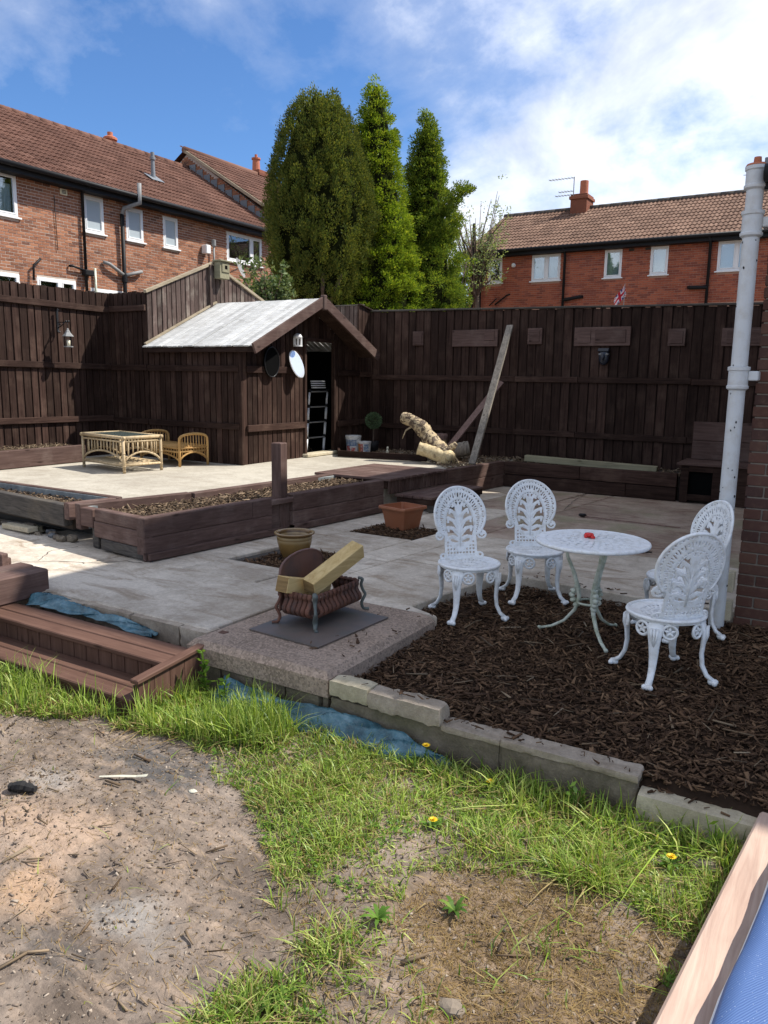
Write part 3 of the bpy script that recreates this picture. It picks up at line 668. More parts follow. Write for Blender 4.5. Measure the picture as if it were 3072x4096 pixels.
# bark mulch bed under the chairs
BED = [(-2.235, 3.25), (-2.235, 4.40), (-2.50, 4.55), (-2.33, 5.72), (-1.27, 5.63), (-0.6, 5.60), (0.6, 5.60), (0.6, 3.0), (-0.1, 3.205), (-0.63, 3.205), (-0.64, 3.25)]
def bed_z(x, y): return -0.075 - 0.035 * np.clip((4.2 - y) / 1.0, 0, 1) + bumps(np.asarray(x, float), np.asarray(y, float), 8, 0.012, (4.0, 9.0))
g1, g2 = np.meshgrid(np.linspace(-2.55, 0.6, 64), np.linspace(3.19, 5.75, 52)); zb = bed_z(g1, g2) - 0.006
zb = np.where(inpoly(g1.ravel(), g2.ravel(), BED).reshape(g1.shape), zb, zb - 0.03)
I = (np.arange(51)[:, None] * 64 + np.arange(63)[None]).ravel()
struct(npmesh('mulch_bed_soil', np.stack([g1.ravel(), g2.ravel(), zb.ravel()], 1), [np.stack([I, I + 1, I + 65, I + 64], 1)], 'mulch_base', smooth=True))
xy = sample_poly(BED, 23000); xy = xy[xy[:, 0] < 0.35]
stuff(tag(chips(len(xy), xy, bed_z(xy[:, 0], xy[:, 1]) - 0.004, (0.022, 0.062), 'mulch_chip', 'bark_mulch', zj=0.022, aspect=0.3, flat=0.3), 'dark brown bark mulch covering the bed under the white chairs', 'mulch'))
xy = sample_poly(BED, 420); xy = xy[xy[:, 0] < 0.2]
stuff(tag(chips(len(xy), xy, bed_z(xy[:, 0], xy[:, 1]) + 0.014, (0.05, 0.12), 'dry_chip', 'bark_splinters', zj=0.012, aspect=0.08, flat=0.15), 'paler long bark splinters strewn over the dark mulch', 'mulch'))
xs = np.concatenate([RNG.uniform(-2.2, -0.66, 70), RNG.uniform(-0.6, -0.2, 14), RNG.uniform(-2.6, -2.25, 34), RNG.uniform(-2.45, -0.7, 40)]); ys = np.concatenate([RNG.uniform(3.16, 3.26, 70), RNG.uniform(3.13, 3.21, 14), RNG.uniform(3.4, 4.5, 34), RNG.uniform(5.66, 5.95, 40)])
zs = np.concatenate([np.where(xs[:70] < -1.57, 0.004, -0.078), np.full(14, -0.142), np.full(34, 0.02), np.full(40, 0.008)])
stuff(tag(chips(len(xs), np.stack([xs, ys], 1), zs, (0.02, 0.05), 'mulch_chip', 'spilled_bark', zj=0.004, flat=0.1), 'loose bark chips spilled on the wall top, hearth and patio edge', 'mulch'))
# the two planting squares left open in the concrete
for lab, q in (('square of dark bark in the concrete under the round glazed pot', [(-4.40, 4.88), (-3.90, 4.88), (-3.74, 5.60), (-4.26, 5.60)]),
               ('square of dark bark in the concrete under the square terracotta pot', [(-4.36, 6.51), (-3.62, 6.51), (-3.55, 7.11), (-4.28, 7.11)])):
    xy = sample_poly(q, 1500); stuff(tag(chips(1500, xy, np.full(1500, -0.03), (0.025, 0.06), 'mulch_chip', 'bark_square', zj=0.03), lab, 'mulch'))

# raised terrace
mb = MB(); slab_prism(mb, [(-10.2, 5.0), (-6.05, 5.0), (-5.62, 7.85), (-4.78, 7.9), (-4.62, 9.2), (-4.5, 10.72), (-4.5, 11.46), (-10.2, 11.46)], -0.2, 0.33, 0, 0.01)
struct(mb.build('terrace', 'terrace_concrete'))

# ================================================================== FENCES
def vboards(par, axis, fixed, a0, a1, z0, ztop, pitch, mat, th=0.018, sgn=1, wd=0.82, back=True, zj=0.012, skip=None, name='board', zb=None):
    """upright boards: axis 'x' runs along x at y=fixed (face towards -y for sgn=-1), 'y' runs along y at x=fixed (face towards +x for sgn=+1)"""
    n = int(round((a1 - a0) / pitch)); pitch = (a1 - a0) / n
    for layer in ((0, 1) if back else (0,)):
        for i in range(n + (1 if layer else 0)):
            c = a0 + (i + (0.5 if layer == 0 else 0.0)) * pitch; w = pitch * (wd if layer == 0 else 0.55)
            lo, hi = c - w / 2 + random.uniform(-.004, .004), c + w / 2 + random.uniform(-.004, .004)
            lo, hi = max(lo, a0), min(hi, a1)
            if hi - lo < 0.02: continue
            zt0, zt1 = ztop(lo), ztop(hi); zbot = zb(c) if zb else z0
            if skip and skip(c): continue
            f0 = fixed - sgn * (th * 1.02 + 0.002 if layer else 0) + random.uniform(-.002, .002); f1 = f0 - sgn * th
            jz = random.uniform(-zj, zj); tl = random.uniform(-.004, .004)
            if min(zt0, zt1) + jz - zbot < 0.03: continue
            P = []
            for (f, e) in ((f0, 0), (f1, 0)):
                for (u, z) in ((lo, zbot), (hi, zbot), (hi + tl, zt1 + jz), (lo + tl, zt0 + jz)):
                    P.append((u, f, z) if axis == 'x' else (f, u, z))
            mb = MB(); mb.add(P, [(0, 1, 2, 3), (7, 6, 5, 4), (0, 4, 5, 1), (1, 5, 6, 2), (2, 6, 7, 3), (3, 7, 4, 0)]); mb.build(name if layer == 0 else 'backing_board', mat, par)
def rail(par, axis, fixed, a0, a1, z, h=0.085, th=0.035, sgn=1, mat=None, name='rail', z1=None):
    mb = MB(); f = fixed + sgn * (th / 2 + 0.004); zz1 = z if z1 is None else z1
    A, B = ((a0, f, z), (a1, f, zz1)) if axis == 'x' else ((f, a0, z), (f, a1, zz1))
    mb.beam(A, B, th, h, 0.004); mb.build(name, mat or 'fence_' + axis, par)

lf = thing('timber_fence', 'tall sunlit dark brown board fence along the left side with a wall lantern', 'fence', (-9.9, 6.4, 0.3), 'dark brown garden fences')
vboards(lf, 'y', -9.88, 4.6, 8.155, 0.3, lambda u: 2.765, 0.115, 'fence_z')
for z in (2.55, 1.70, 0.925): rail(lf, 'y', -9.88, 4.6, 8.13, z, z1=z - 0.03)
sf = thing('timber_fence', 'short shaded brown fence filling the corner left of the shed', 'fence', (-9.5, 8.16, 0.3), 'dark brown garden fences')
vboards(sf, 'x', 8.16, -9.97, -9.06, 0.3, lambda u: 2.765, 0.105, 'fence_z', sgn=-1)
for z in (2.53, 1.665, 0.87): rail(sf, 'x', 8.16, -9.84, -9.07, z, sgn=-1)

bf = thing('timber_fence', 'long shaded dark brown fence across the back with carved plaques on it', 'fence', (-4, 11.5, 0.3), 'dark brown garden fences')
topz = lambda u: 2.70 + (u + 7.2) * (-0.09 / 5.7)
vboards(bf, 'x', 11.5, -7.36, -0.35, 0.22, lambda u: topz(u) - 0.03, 0.14, 'fence_z', sgn=-1, wd=0.84)
for z in (1.57, 0.755):
    for a, b in ((-7.22, -4.6), (-4.595, -3.6), (-3.595, -2.0), (-1.995, -0.4)): rail(bf, 'x', 11.5, a, b, z + random.uniform(-.008, .008), 0.085, sgn=-1)
for a, b in ((-7.26, -5.2), (-5.195, -3.3), (-3.295, -0.4)):
    mb = MB(); mb.beam((a, 11.515, topz(a) - 0.012), (b, 11.515, topz(b) - 0.012), 0.10, 0.028, 0.004); mb.build('capping', 'greyboard_x', bf)
rf = thing('timber_fence', 'sunlit sloping end of fence between the shed gable and the back fence', 'fence', (-7.26, 11.3, 0.3), 'dark brown garden fences')
vboards(rf, 'y', -7.262, 11.12, 11.498, 0.33, lambda u: 2.756 - (u - 11.12) * 0.18, 0.092, 'fence_z')
rail(rf, 'y', -7.262, 11.12, 11.48, 1.62); rail(rf, 'y', -7.262, 11.12, 11.48, 0.82)
mb = MB(); mb.beam((-7.25, 11.10, 2.768), (-7.25, 11.50, 2.70), 0.05, 0.02, 0.003); mb.build('capping', 'fence_y', rf)
gf = thing('timber_fence', 'bare grey weathered fence showing above the right slope of the shed roof', 'fence', (-8.0, 11.3, 0.3), 'dark brown garden fences')
vboards(gf, 'x', 11.28, -9.0, -7.30, 0.33, lambda u: 2.762, 0.09, 'weathered_z', sgn=-1)
mb = MB(); mb.beam((-9.0, 11.29, 2.775), (-7.28, 11.29, 2.775), 0.05, 0.02, 0.003); mb.build('capping', 'greyboard_x', gf)

# ================================================================== SHED
sh = thing('garden_shed', 'brown board shed with silvery plank roof and open dark doorway', 'shed', (-8.1, 9.6, 0.33))
EY, RY, FY = 8.05, 9.62, 11.17; EZ, RZ = 1.955, 2.70
def roofz(y): return EZ + (y - EY) / (RY - EY) * (RZ - EZ) if y <= RY else RZ + (y - RY) / (FY - RY) * (1.94 - RZ)
vboards(sh, 'x', 8.16, -9.05, -7.285, 0.33, lambda u: 1.98, 0.11, 'fence_z', sgn=-1, name='wall_board')
for z in (1.66, 0.865): rail(sh, 'x', 8.16, -9.05, -7.27, z, sgn=-1)
vboards(sh, 'y', -7.262, 8.185, 9.58, 0.33, lambda u: roofz(u) - 0.05, 0.107, 'fence_z', name='wall_board')
vboards(sh, 'y', -7.262, 9.60, 10.40, 2.12, lambda u: roofz(u) - 0.05, 0.1, 'fence_z', name='wall_board')
vboards(sh, 'y', -7.262, 10.42, 11.11, 0.33, lambda u: roofz(u) - 0.05, 0.1, 'fence_z', name='wall_board')
for z in (1.655, 0.835):
    rail(sh, 'y', -7.262, 8.26, 9.585, z, 0.095); rail(sh, 'y', -7.262, 10.47, 11.10, z - 0.02, 0.095)
mb = MB(); mb.box(-7.30, 8.135, 0.33, -7.235, 8.185, 1.97, 0.005); mb.build('corner_post', 'fence_z', sh)
for y0 in (9.585, 10.365):
    mb = MB(); mb.box(-7.30, y0, 0.33, -7.235, y0 + 0.05, 2.13, 0.004); mb.build('door_jamb', 'fence_z', sh)
mb = MB(); mb.box(-7.30, 9.60, 2.10, -7.24, 10.40, 2.15, 0.004); mb.build('door_head', 'fence_y', sh)
mb = MB(); mb.box(-7.36, 9.55, 0.335, -7.16, 10.40, 0.385, 0.01); mb.build('door_sill', 'kerbstone', sh)
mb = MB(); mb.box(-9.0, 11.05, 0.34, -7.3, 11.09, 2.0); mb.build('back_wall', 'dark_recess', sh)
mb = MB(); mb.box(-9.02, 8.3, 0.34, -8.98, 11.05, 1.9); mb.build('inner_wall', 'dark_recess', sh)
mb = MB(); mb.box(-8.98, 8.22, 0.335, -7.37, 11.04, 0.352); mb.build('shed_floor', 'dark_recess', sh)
rt = MB(); rt.box(0, 0, 0, 1e-3, 1e-3, 1e-3)
roof = MB().beam((-9.04, EY + 0.03, EZ - 0.035), (-9.04, RY, RZ - 0.035), 0.02, 0.02).build('roof', 'fence_y', sh)
k = 0; x = -9.05; PW = 0.1025
while x < -6.93:
    x1 = min(x + PW, -6.93); j = random.uniform(-.004, .004)
    mb = MB(); mb.beam(((x + x1) / 2, EY + random.uniform(-.012, .006), EZ + 0.006 + j), ((x + x1) / 2, RY + 0.01, RZ + 0.01 + j), x1 - x - 0.010, 0.02, 0.003); mb.build('roof_plank', 'roofboard', roof)
    mb = MB(); mb.beam(((x + x1) / 2, RY + 0.012, RZ + 0.008 + j), ((x + x1) / 2, FY, 1.946 + j), x1 - x - 0.010, 0.02, 0.003); mb.build('roof_plank', 'roofboard', roof)
    x = x1
mb = MB(); mb.box(-9.05, EY + 0.012, EZ - 0.075, -6.93, EY + 0.034, EZ - 0.006, 0.004); mb.build('fascia', 'fence_x', sh)
mb = MB(); mb.beam((-9.05, RY, RZ - 0.05), (-6.93, RY, RZ - 0.05), 0.05, 0.07); mb.build('ridge_beam', 'fence_x', sh)
for a, b, za, zb_ in ((EY - 0.02, RY - 0.01, EZ - 0.035, RZ - 0.035), (FY + 0.02, RY + 0.01, 1.90, RZ - 0.035)):
    mb = MB(); mb.beam((-6.91, a, za), (-6.91, b, zb_), 0.035, 0.145, 0.005); mb.build('barge_board', 'sleeper_y', sh)
    mb = MB(); mb.beam((-7.10, a + (0.05 if a < RY else -0.05), za - 0.0), (-7.10, b, zb_ - 0.0), 0.34, 0.012); mb.build('soffit', 'fence_y', sh)  # dark lining, widened to darken the pale lit plank undersides
mb = MB(); mb.box(-6.945, RY - 0.045, RZ - 0.16, -6.875, RY + 0.045, RZ + 0.06, 0.012); mb.build('finial', 'sleeper_z', sh)

gb = thing('gable_wall', 'weathered timber gable with pale capping rising behind the shed roof', 'gable', (-9.06, 9.55, 0.33))
cap = lambda u: 2.765 + (u - 8.16) * 0.414 if u < 9.55 else 3.34 - (u - 9.55) * 0.40
vboards(gb, 'y', -9.055, 8.17, 10.98, 1.90, lambda u: cap(u) - 0.01, 0.098, 'weathered_z')
for a, b in ((8.13, 9.56), (11.0, 9.54)):
    mb = MB(); mb.beam((-9.05, a, cap(a) + 0.005), (-9.05, b, cap(b) + 0.005), 0.055, 0.045, 0.004); mb.build('capping', 'paletrim', gb)
mb = MB(); mb.beam((-9.03, 8.08, 2.005), (-9.03, 9.60, 2.735), 0.04, 0.03, 0.003); mb.build('flashing_strip', 'paletrim', gb)
mb = MB(); mb.box(-9.045, 9.44, 2.55, -9.005, 9.50, 3.30, 0.004); mb.build('upright', 'weathered_z', gb)
bh = thing('nest_box', 'pale wooden bird box fixed at the peak of the gable', 'bird box', (-8.98, 9.66, 3.14))
mb = MB(); mb.box(-9.03, 9.56, 3.10, -8.90, 9.78, 3.36, 0.004); mb.build('body', 'timber_green', bh)
mb = MB(); mb.box(-9.04, 9.53, 3.362, -8.86, 9.81, 3.385, 0.004); mb.build('roof', 'timber_green', bh)
mb = MB(); mb.box(-8.9, 9.60, 3.20, -8.885, 9.77, 3.33, 0.003); mb.build('front_board', 'timber_green', bh)
mb = MB(); mb.box(-8.886, 9.66, 3.25, -8.882, 9.715, 3.305); mb.build('entrance_shade_patch', 'dark_recess', bh)  # black patch on the front board, the hole's shade as colour

# ================================================================== SLEEPER PLANTERS
pl = thing('raised_planter', 'long brown sleeper planter in front of the terrace with dry bark filling', 'planter', (-5.3, 6.1, 0))
P0 = Vector((-4.985, 4.375, 0)); P1 = Vector((-4.655, 7.72, 0)); E = (P1 - P0).normalized(); LP = (P1 - P0).length; Nn = Vector((E.y, -E.x, 0))
def ppt(a, b, z): return tuple(P0 + E * a - Nn * b + Vector((0, 0, z)))
def sleeper(par, a0, a1, b, th, z0, z1, mat='sleeper_y', name='sleeper', c=0.008):
    mb = MB(); zc = (z0 + z1) / 2; mb.beam(ppt(a0, b + th / 2, zc), ppt(a1, b + th / 2, zc), th, z1 - z0, c); return mb.build(name, mat, par)
for a0, a1 in ((0.0, 1.24), (1.244, 1.50)): sleeper(pl, a0, a1, 0, 0.11, 0.205 + random.uniform(-.003, .003), 0.372)
sleeper(pl, 0.0, 1.50, 0.002, 0.11, 0.05, 0.203); sleeper(pl, 0.02, 1.62, -0.035, 0.034, 0.004, 0.07, name='kick_board')
for a0, a1 in ((1.80, 2.98), (2.984, 3.34)): sleeper(pl, a0, a1, 0.002, 0.12, 0.205, 0.378)
sleeper(pl, 1.80, 3.34, 0.0, 0.11, 0.055, 0.203); sleeper(pl, 1.80, 3.32, -0.03, 0.03, 0.004, 0.075, name='kick_board')
sleeper(pl, 1.50, 1.80, 0.05, 0.10, 0.03, 0.36); sleeper(pl, 1.49, 1.80, -0.008, 0.06, 0.30, 0.352, name='joint_plate')
# left end boards
def endb(b0, b1, z0, z1, mat='sleeper_x', off=0.0, th=0.09):
    mb = MB(); zc = (z0 + z1) / 2; a = P0 + E * off; d = Vector((-1, 0.125, 0)).normalized()
    mb.beam(tuple(a + d * b0 + Vector((0, th / 2, zc))), tuple(a + d * b1 + Vector((0, th / 2, zc))), th, z1 - z0, 0.008); mb.build('end_board', mat, pl)
endb(0.03, 0.74, 0.262, 0.37); endb(0.02, 0.76, 0.115, 0.258); endb(0.03, 0.66, 0.012, 0.112, 'greyboard_x'); endb(0.0, 0.03, 0.0, 0.36, 'sleeper_z')
endb(0.78, 1.05, 0.19, 0.36); endb(0.74, 0.84, 0.0, 0.19, 'greyboard_x', 0.03)
def yb(p0, p1, w, z0, z1, mat, par, name):
    mb = MB(); zc = (z0 + z1) / 2; mb.beam((p0[0], p0[1], zc), (p1[0], p1[1], zc), w, z1 - z0, 0.006); return mb.build(name, mat, par)
yb((-6.0, 4.50), (-5.72, 5.62), 0.10, 0.15, 0.385, 'sleeper_y', pl, 'back_sleeper'); yb((-5.71, 5.64), (-5.50, 7.86), 0.10, 0.15, 0.38, 'sleeper_y', pl, 'back_sleeper')
yb((-5.93, 4.56), (-5.44, 7.84), 0.012, 0.15, 0.362, 'liner', pl, 'liner')
q = [(-5.05, 4.50), (-4.79, 7.66), (-5.44, 7.80), (-5.90, 4.62)]
mb = MB(); slab_prism(mb, q, 0.02, 0.285); mb.build('soil', 'soil_base', pl)
xy = sample_poly(q, 4200); zq = 0.288 + 0.03 * np.clip((xy[:, 0] + 5.9) / 0.8, 0, 1)
o = chips(len(xy), xy, zq, (0.03, 0.075), 'planter_chip', 'bark_filling', pl, zj=0.03, aspect=0.3); stuff(o)
ps = tag(MB().box(-4.975, 6.02, 0, -4.855, 6.135, 0.905, 0.008).build('timber_post', 'sleeper_z', origin=(-4.915, 6.08, 0)), 'square brown timber post standing alone at the planter front', 'post')

lp = thing('raised_planter', 'weathered grey sleeper planter at the left edge raised on rubble', 'planter', (-7.2, 4.9, 0))
yb((-9.6, 4.93), (-6.22, 4.56), 0.09, 0.145, 0.352, 'greyboard_x', lp, 'front_sleeper'); yb((-9.6, 5.02), (-6.02, 5.0), 0.07, 0.2, 0.385, 'sleeper_x', lp, 'back_sleeper')
yb((-6.16, 4.50), (-6.06, 5.02), 0.09, 0.22, 0.378, 'sleeper_y', lp, 'end_sleeper'); yb((-9.6, 4.985), (-6.1, 4.955), 0.01, 0.2, 0.375, 'liner', lp, 'liner')
q = [(-9.6, 4.97), (-6.24, 4.62), (-6.12, 4.96), (-9.6, 4.99)]
mb = MB(); slab_prism(mb, q, 0.1, 0.30); mb.build('soil', 'soil_base', lp)
xy = sample_poly(q, 700); stuff(chips(700, xy, np.full(700, 0.30), (0.03, 0.07), 'planter_chip', 'bark_filling', lp, zj=0.03))
mb = MB(); mb.box(-9.6, 4.90, 0.0, -6.1, 4.98, 0.14); mb.build('footing', 'joint_dark', lp)
rb = []
for i in range(34):
    x = -8.6 + i * 0.072 + random.uniform(-.04, .04); y = 4.88 - (x + 8.6) * 0.12 + random.uniform(-.10, .03); r = random.uniform(0.025, 0.06)
    mb = MB(); mb.blob((x, y, r * 0.5), r, 8, 5, 0.25, (random.uniform(0.9, 1.8), 1, random.uniform(0.5, 0.8)))
    tag(mb.build('rubble_stone', random.choice(['slate', 'stone', 'blockwork']), origin=(x, y, 0)), 'small broken stone wedged under the raised weathered planter on the left', 'stone', 'rubble under the left planter')
sl = tag(MB().beam((-7.25, 4.60, 0.035), (-6.75, 4.55, 0.05), 0.11, 0.05, 0.006).build('paving_offcut', 'kerbstone', origin=(-7, 4.58, 0)), 'tan stone offcut lying under the weathered planter', 'stone')

# bed along the left fence
lb = thing('raised_bed', 'sunlit plank bed along the foot of the left fence', 'planter', (-9.3, 6.0, 0.33))
mb = MB(); mb.box(-9.37, 4.8, 0.335, -9.27, 7.15, 0.57, 0.008); mb.build('front_sleeper', 'sleeper_y', lb)
mb = MB(); mb.box(-9.86, 7.06, 0.335, -9.375, 7.14, 0.55, 0.008); mb.build('end_sleeper', 'sleeper_x', lb)
mb = MB(); mb.box(-9.86, 4.8, 0.335, -9.38, 7.05, 0.53); mb.build('soil', 'soil_base', lb)
xy = sample_poly([(-9.85, 4.85), (-9.38, 4.85), (-9.38, 7.05), (-9.85, 7.05)], 1100); stuff(chips(1100, xy, np.full(1100, 0.53), (0.03, 0.08), 'dry_chip', 'bark_filling', lb, zj=0.05, aspect=0.2))

# deck landing and step
dk = thing('deck_landing', 'low brown decking platform between the planter and the terrace', 'deck', (-5.2, 8.4, 0.0))
for i in range(9):
    y0 = 7.80 + i * 0.149; mb = MB(); mb.beam((-5.75 + i * 0.006, y0 + 0.072, 0.365), (-4.635 + i * 0.012, y0 + 0.072, 0.365), 0.142, 0.032, 0.005); mb.build('deck_plank', 'sleeper_x', dk)
for i in range(18):
    y0 = 7.83 + i * 0.074; mb = MB(); mb.box(-4.69 + (y0 - 7.8) * 0.09, y0, 0.19, -4.672 + (y0 - 7.8) * 0.09, y0 + 0.069, 0.345, 0.003); mb.build('skirt_board', 'sleeper_z', dk)
mb = MB(); mb.beam((-5.70, 7.86, 0.30), (-4.70, 7.86, 0.30), 0.04, 0.09); mb.build('joist', 'fence_x', dk)
st = thing('deck_step', 'dark brown timber step below the decking platform', 'step', (-4.38, 8.5, 0.0))
for i in range(4):
    x0 = -4.64 + i * 0.128; mb = MB(); mb.beam((x0 + 0.062, 7.90, 0.175), (x0 + 0.062 + 0.10, 9.16, 0.175), 0.122, 0.03, 0.005); mb.build('tread_plank', 'sleeper_y', st)
mb = MB(); mb.box(-4.62, 7.93, 0.09, -4.14, 7.955, 0.158, 0.004); mb.build('riser', 'fence_x', st); mb = MB(); mb.beam((-4.15, 7.95, 0.125), (-4.05, 9.14, 0.125), 0.025, 0.066, 0.004); mb.build('riser', 'fence_y', st)
for (x, y) in ((-4.24, 7.98), (-4.55, 7.98), (-4.14, 9.0)):
    mb = MB(); mb.box(x, y, 0.0, x + 0.09, y + 0.10, 0.09, 0.006); mb.build('foot', 'greyboard_x', st)
# retaining sleepers round the back of the lower patio
rw = thing('sleeper_wall', 'dark sleeper retaining wall round the far corner of the patio', 'wall', (-3.5, 10.7, 0))
for z0, z1 in ((0.0, 0.182), (0.186, 0.37)):
    mb = MB(); mb.beam((-4.60, 9.17, (z0 + z1) / 2), (-4.44, 10.70, (z0 + z1) / 2), 0.10, z1 - z0, 0.006); mb.build('sleeper', 'sleeper_y', rw)
    for a, b in (((-4.39, -3.25), (-3.246, -1.94)) if z0 else ((-4.39, -2.6), (-2.596, -1.94))):
        mb = MB(); mb.box(a, 10.68, z0, b, 10.78, z1 - 0.005, 0.006); mb.build('sleeper', 'fence_x', rw)
q = [(-4.4, 10.78), (-0.5, 10.78), (-0.5, 11.48), (-4.5, 11.48)]
mb = MB(); slab_prism(mb, q, -0.1, 0.315); struct(mb.build('back_bed_soil', 'soil_base'))
q2 = [(-6.8, 10.1), (-5.4, 10.25), (-4.66, 9.4), (-4.5, 10.7), (-4.45, 11.45), (-7.2, 11.45), (-7.2, 10.5)]
xy = np.concatenate([sample_poly(q, 1500), sample_poly(q2, 2600)])
stuff(tag(chips(len(xy), xy, np.where(xy[:, 0] < -4.45, 0.335, 0.318), (0.03, 0.08), 'dry_chip', 'bark_litter', zj=0.03, aspect=0.35), 'bark and leaf litter along the foot of the back fence', 'mulch'))
bb = thing('bed_edging', 'low brown edging board in front of the paint buckets', 'edging', (-6.1, 10.05, 0.33))
mb = MB(); mb.beam((-6.86, 9.97, 0.385), (-5.42, 10.18, 0.385), 0.04, 0.10, 0.005); mb.build('board', 'fence_x', bb)
mb = MB(); mb.beam((-7.22, 10.46, 0.385), (-6.88, 9.99, 0.385), 0.04, 0.10, 0.005); mb.build('board', 'fence_x', bb)

# ================================================================== CAST WHITE FURNITURE
def raster(name, mask, U, Vv, fn, mat, parent, th=0.010):
    """pierced plate: every grid cell whose mask is set becomes a quad, mapped by fn(u,v)->xyz, then thickened"""
    ny, nx = mask.shape; P = fn(*np.meshgrid(U, Vv)).reshape(-1, 3)
    j, i = np.nonzero(mask); a = j * (nx + 1) + i
    F = np.stack([a, a + 1, a + nx + 2, a + nx + 1], 1)
    used = np.unique(F); remap = -np.ones(len(P), int); remap[used] = np.arange(len(used))
    o = npmesh(name, P[used], [remap[F]], mat, parent, smooth=True)
    md = o.modifiers.new('thick', 'SOLIDIFY'); md.thickness = th; md.offset = 0; return o
def seg_d(u, v, a, b):
    ax, ay = a; bx, by = b; dx, dy = bx - ax, by - ay; t_ = np.clip(((u - ax) * dx + (v - ay) * dy) / (dx * dx + dy * dy + 1e-12), 0, 1)
    return np.hypot(u - ax - t_ * dx, v - ay - t_ * dy), t_
def back_mask(u, v):
    s = np.zeros(u.shape, bool)
    eo = (u / 0.193) ** 2 + ((v - 0.315) / 0.205) ** 2; ei = (u / 0.122) ** 2 + ((v - 0.245) / 0.19) ** 2
    th = np.arctan2(v - 0.28, u); ro = np.sqrt(eo); ri = np.sqrt(ei)
    cres = (eo < 1) & (ei > 1) & (v > 0.165)
    s |= cres & (ro > 0.93)
    k = (ri - 1) / np.maximum((1 / np.maximum(ro, 1e-3) - 1) * ri + (ri - 1), 1e-4)          # 0 at the inner band, 1 at the rim
    tri = np.abs(((th * 15 / np.pi) % 1) - 0.5) * 2
    s |= cres & (np.abs(k - (0.50 + 0.42 * tri)) < 0.13)
    cx = (((th * 15 / np.pi) + 0.5) % 1) - 0.5
    s |= cres & (np.abs(np.hypot(cx * 0.9, (k - 0.30) * 1.0) - 0.24) < 0.13)
    s |= cres & (k < 0.08)
    s |= (ei < 1) & (ri > 0.86) & ~((np.abs(ri - 0.93) < 0.025) & (((th * 20 / np.pi) % 1) < 0.6) & (v > 0.13))
    for sg in (-1, 1):                                                                     # scroll ends of the outer hoop
        d = np.hypot(u - sg * 0.158, v - 0.170); s |= (d < 0.034) & ~((d > 0.012) & (d < 0.021) & ~((u * sg > 0.16) & (v > 0.170)))
    inn = ei < 0.76
    def stroke(pts, w0, w1):
        r = np.zeros(u.shape, bool); n = len(pts) - 1
        for q in range(n):
            d, tt = seg_d(u, v, pts[q], pts[q + 1]); w = w0 + (w1 - w0) * (q + tt) / n; r |= d < w
        return r
    s |= inn & stroke([(0, 0.075), (0, 0.20), (0, 0.41)], 0.014, 0.010)
    for sg in (-1, 1):
        for (a, b_, c, d) in (((0.004, .13), (.055, .155), (.088, .15), (.078, .128)), ((.004, .17), (.05, .215), (.09, .225), (.085, .195)), ((.004, .21), (.04, .27), (.085, .295), (.085, .262)),
                              ((.004, .25), (.028, .32), (.065, .352), (.072, .325)), ((.004, .30), (.014, .37), (.036, .40), (.045, .375)), ((.004, .10), (.03, .10), (.062, .105), (.07, .115))):
            s |= inn & stroke([(sg * p, q) for p, q in (a, b_, c, d)], 0.0155, 0.0075)
    s |= (np.abs(u) < 0.119 + 0.30 * np.clip(0.05 - v, 0, 1)) & (v < 0.20) & (ei > 0.74) & ~((np.hypot(((u + 0.012) % 0.024) - 0.012, ((v + 0.002) % 0.026) - 0.013) < 0.0075) & (v > 0.012) & (np.abs(u) < 0.105))
    s |= (np.abs(u) < 0.135) & (v < 0.014)
    for sg in (-1, 1): s |= (np.hypot(u - sg * 0.135, (v - 0.018) * 1.2) < 0.030) & ~(np.hypot(u - sg * 0.14, v - 0.022) < 0.010)
    return s
def chair_leg(mb, ang):
    c, s_ = math.cos(ang), math.sin(ang)
    pr = [(0.160, 0.362, .040, .012), (0.192, 0.340, .044, .015), (0.208, 0.300, .040, .015), (0.207, 0.24, .031, .013), (0.202, 0.165, .024, .012), (0.210, 0.10, .020, .012), (0.236, 0.05, .018, .012), (0.268, 0.026, .019, .013)]
    mb.tube([(r * c, r * s_, z) for r, z, _, _ in pr], 0.01, 10, True, [(w, t_) for _, _, w, t_ in pr], side=(-s_, c, 0))
    for d in (-0.016, 0, 0.016): mb.blob((0.282 * c - s_ * d, 0.282 * s_ + c * d, 0.016), 0.016, 8, 6, 0.05, (1, 1, 0.95))
    mb.blob((0.264 * c, 0.264 * s_, 0.020), 0.021, 8, 6, 0.03)
    for k_ in (-1, 0, 1): mb.tube([(0.222 * c - s_ * 0.018 * k_, 0.222 * s_ + c * 0.018 * k_, 0.325), (0.224 * c - s_ * 0.014 * k_, 0.224 * s_ + c * 0.014 * k_, 0.27), (0.217 * c, 0.217 * s_, 0.22)], [.006, .007, .002], 6)
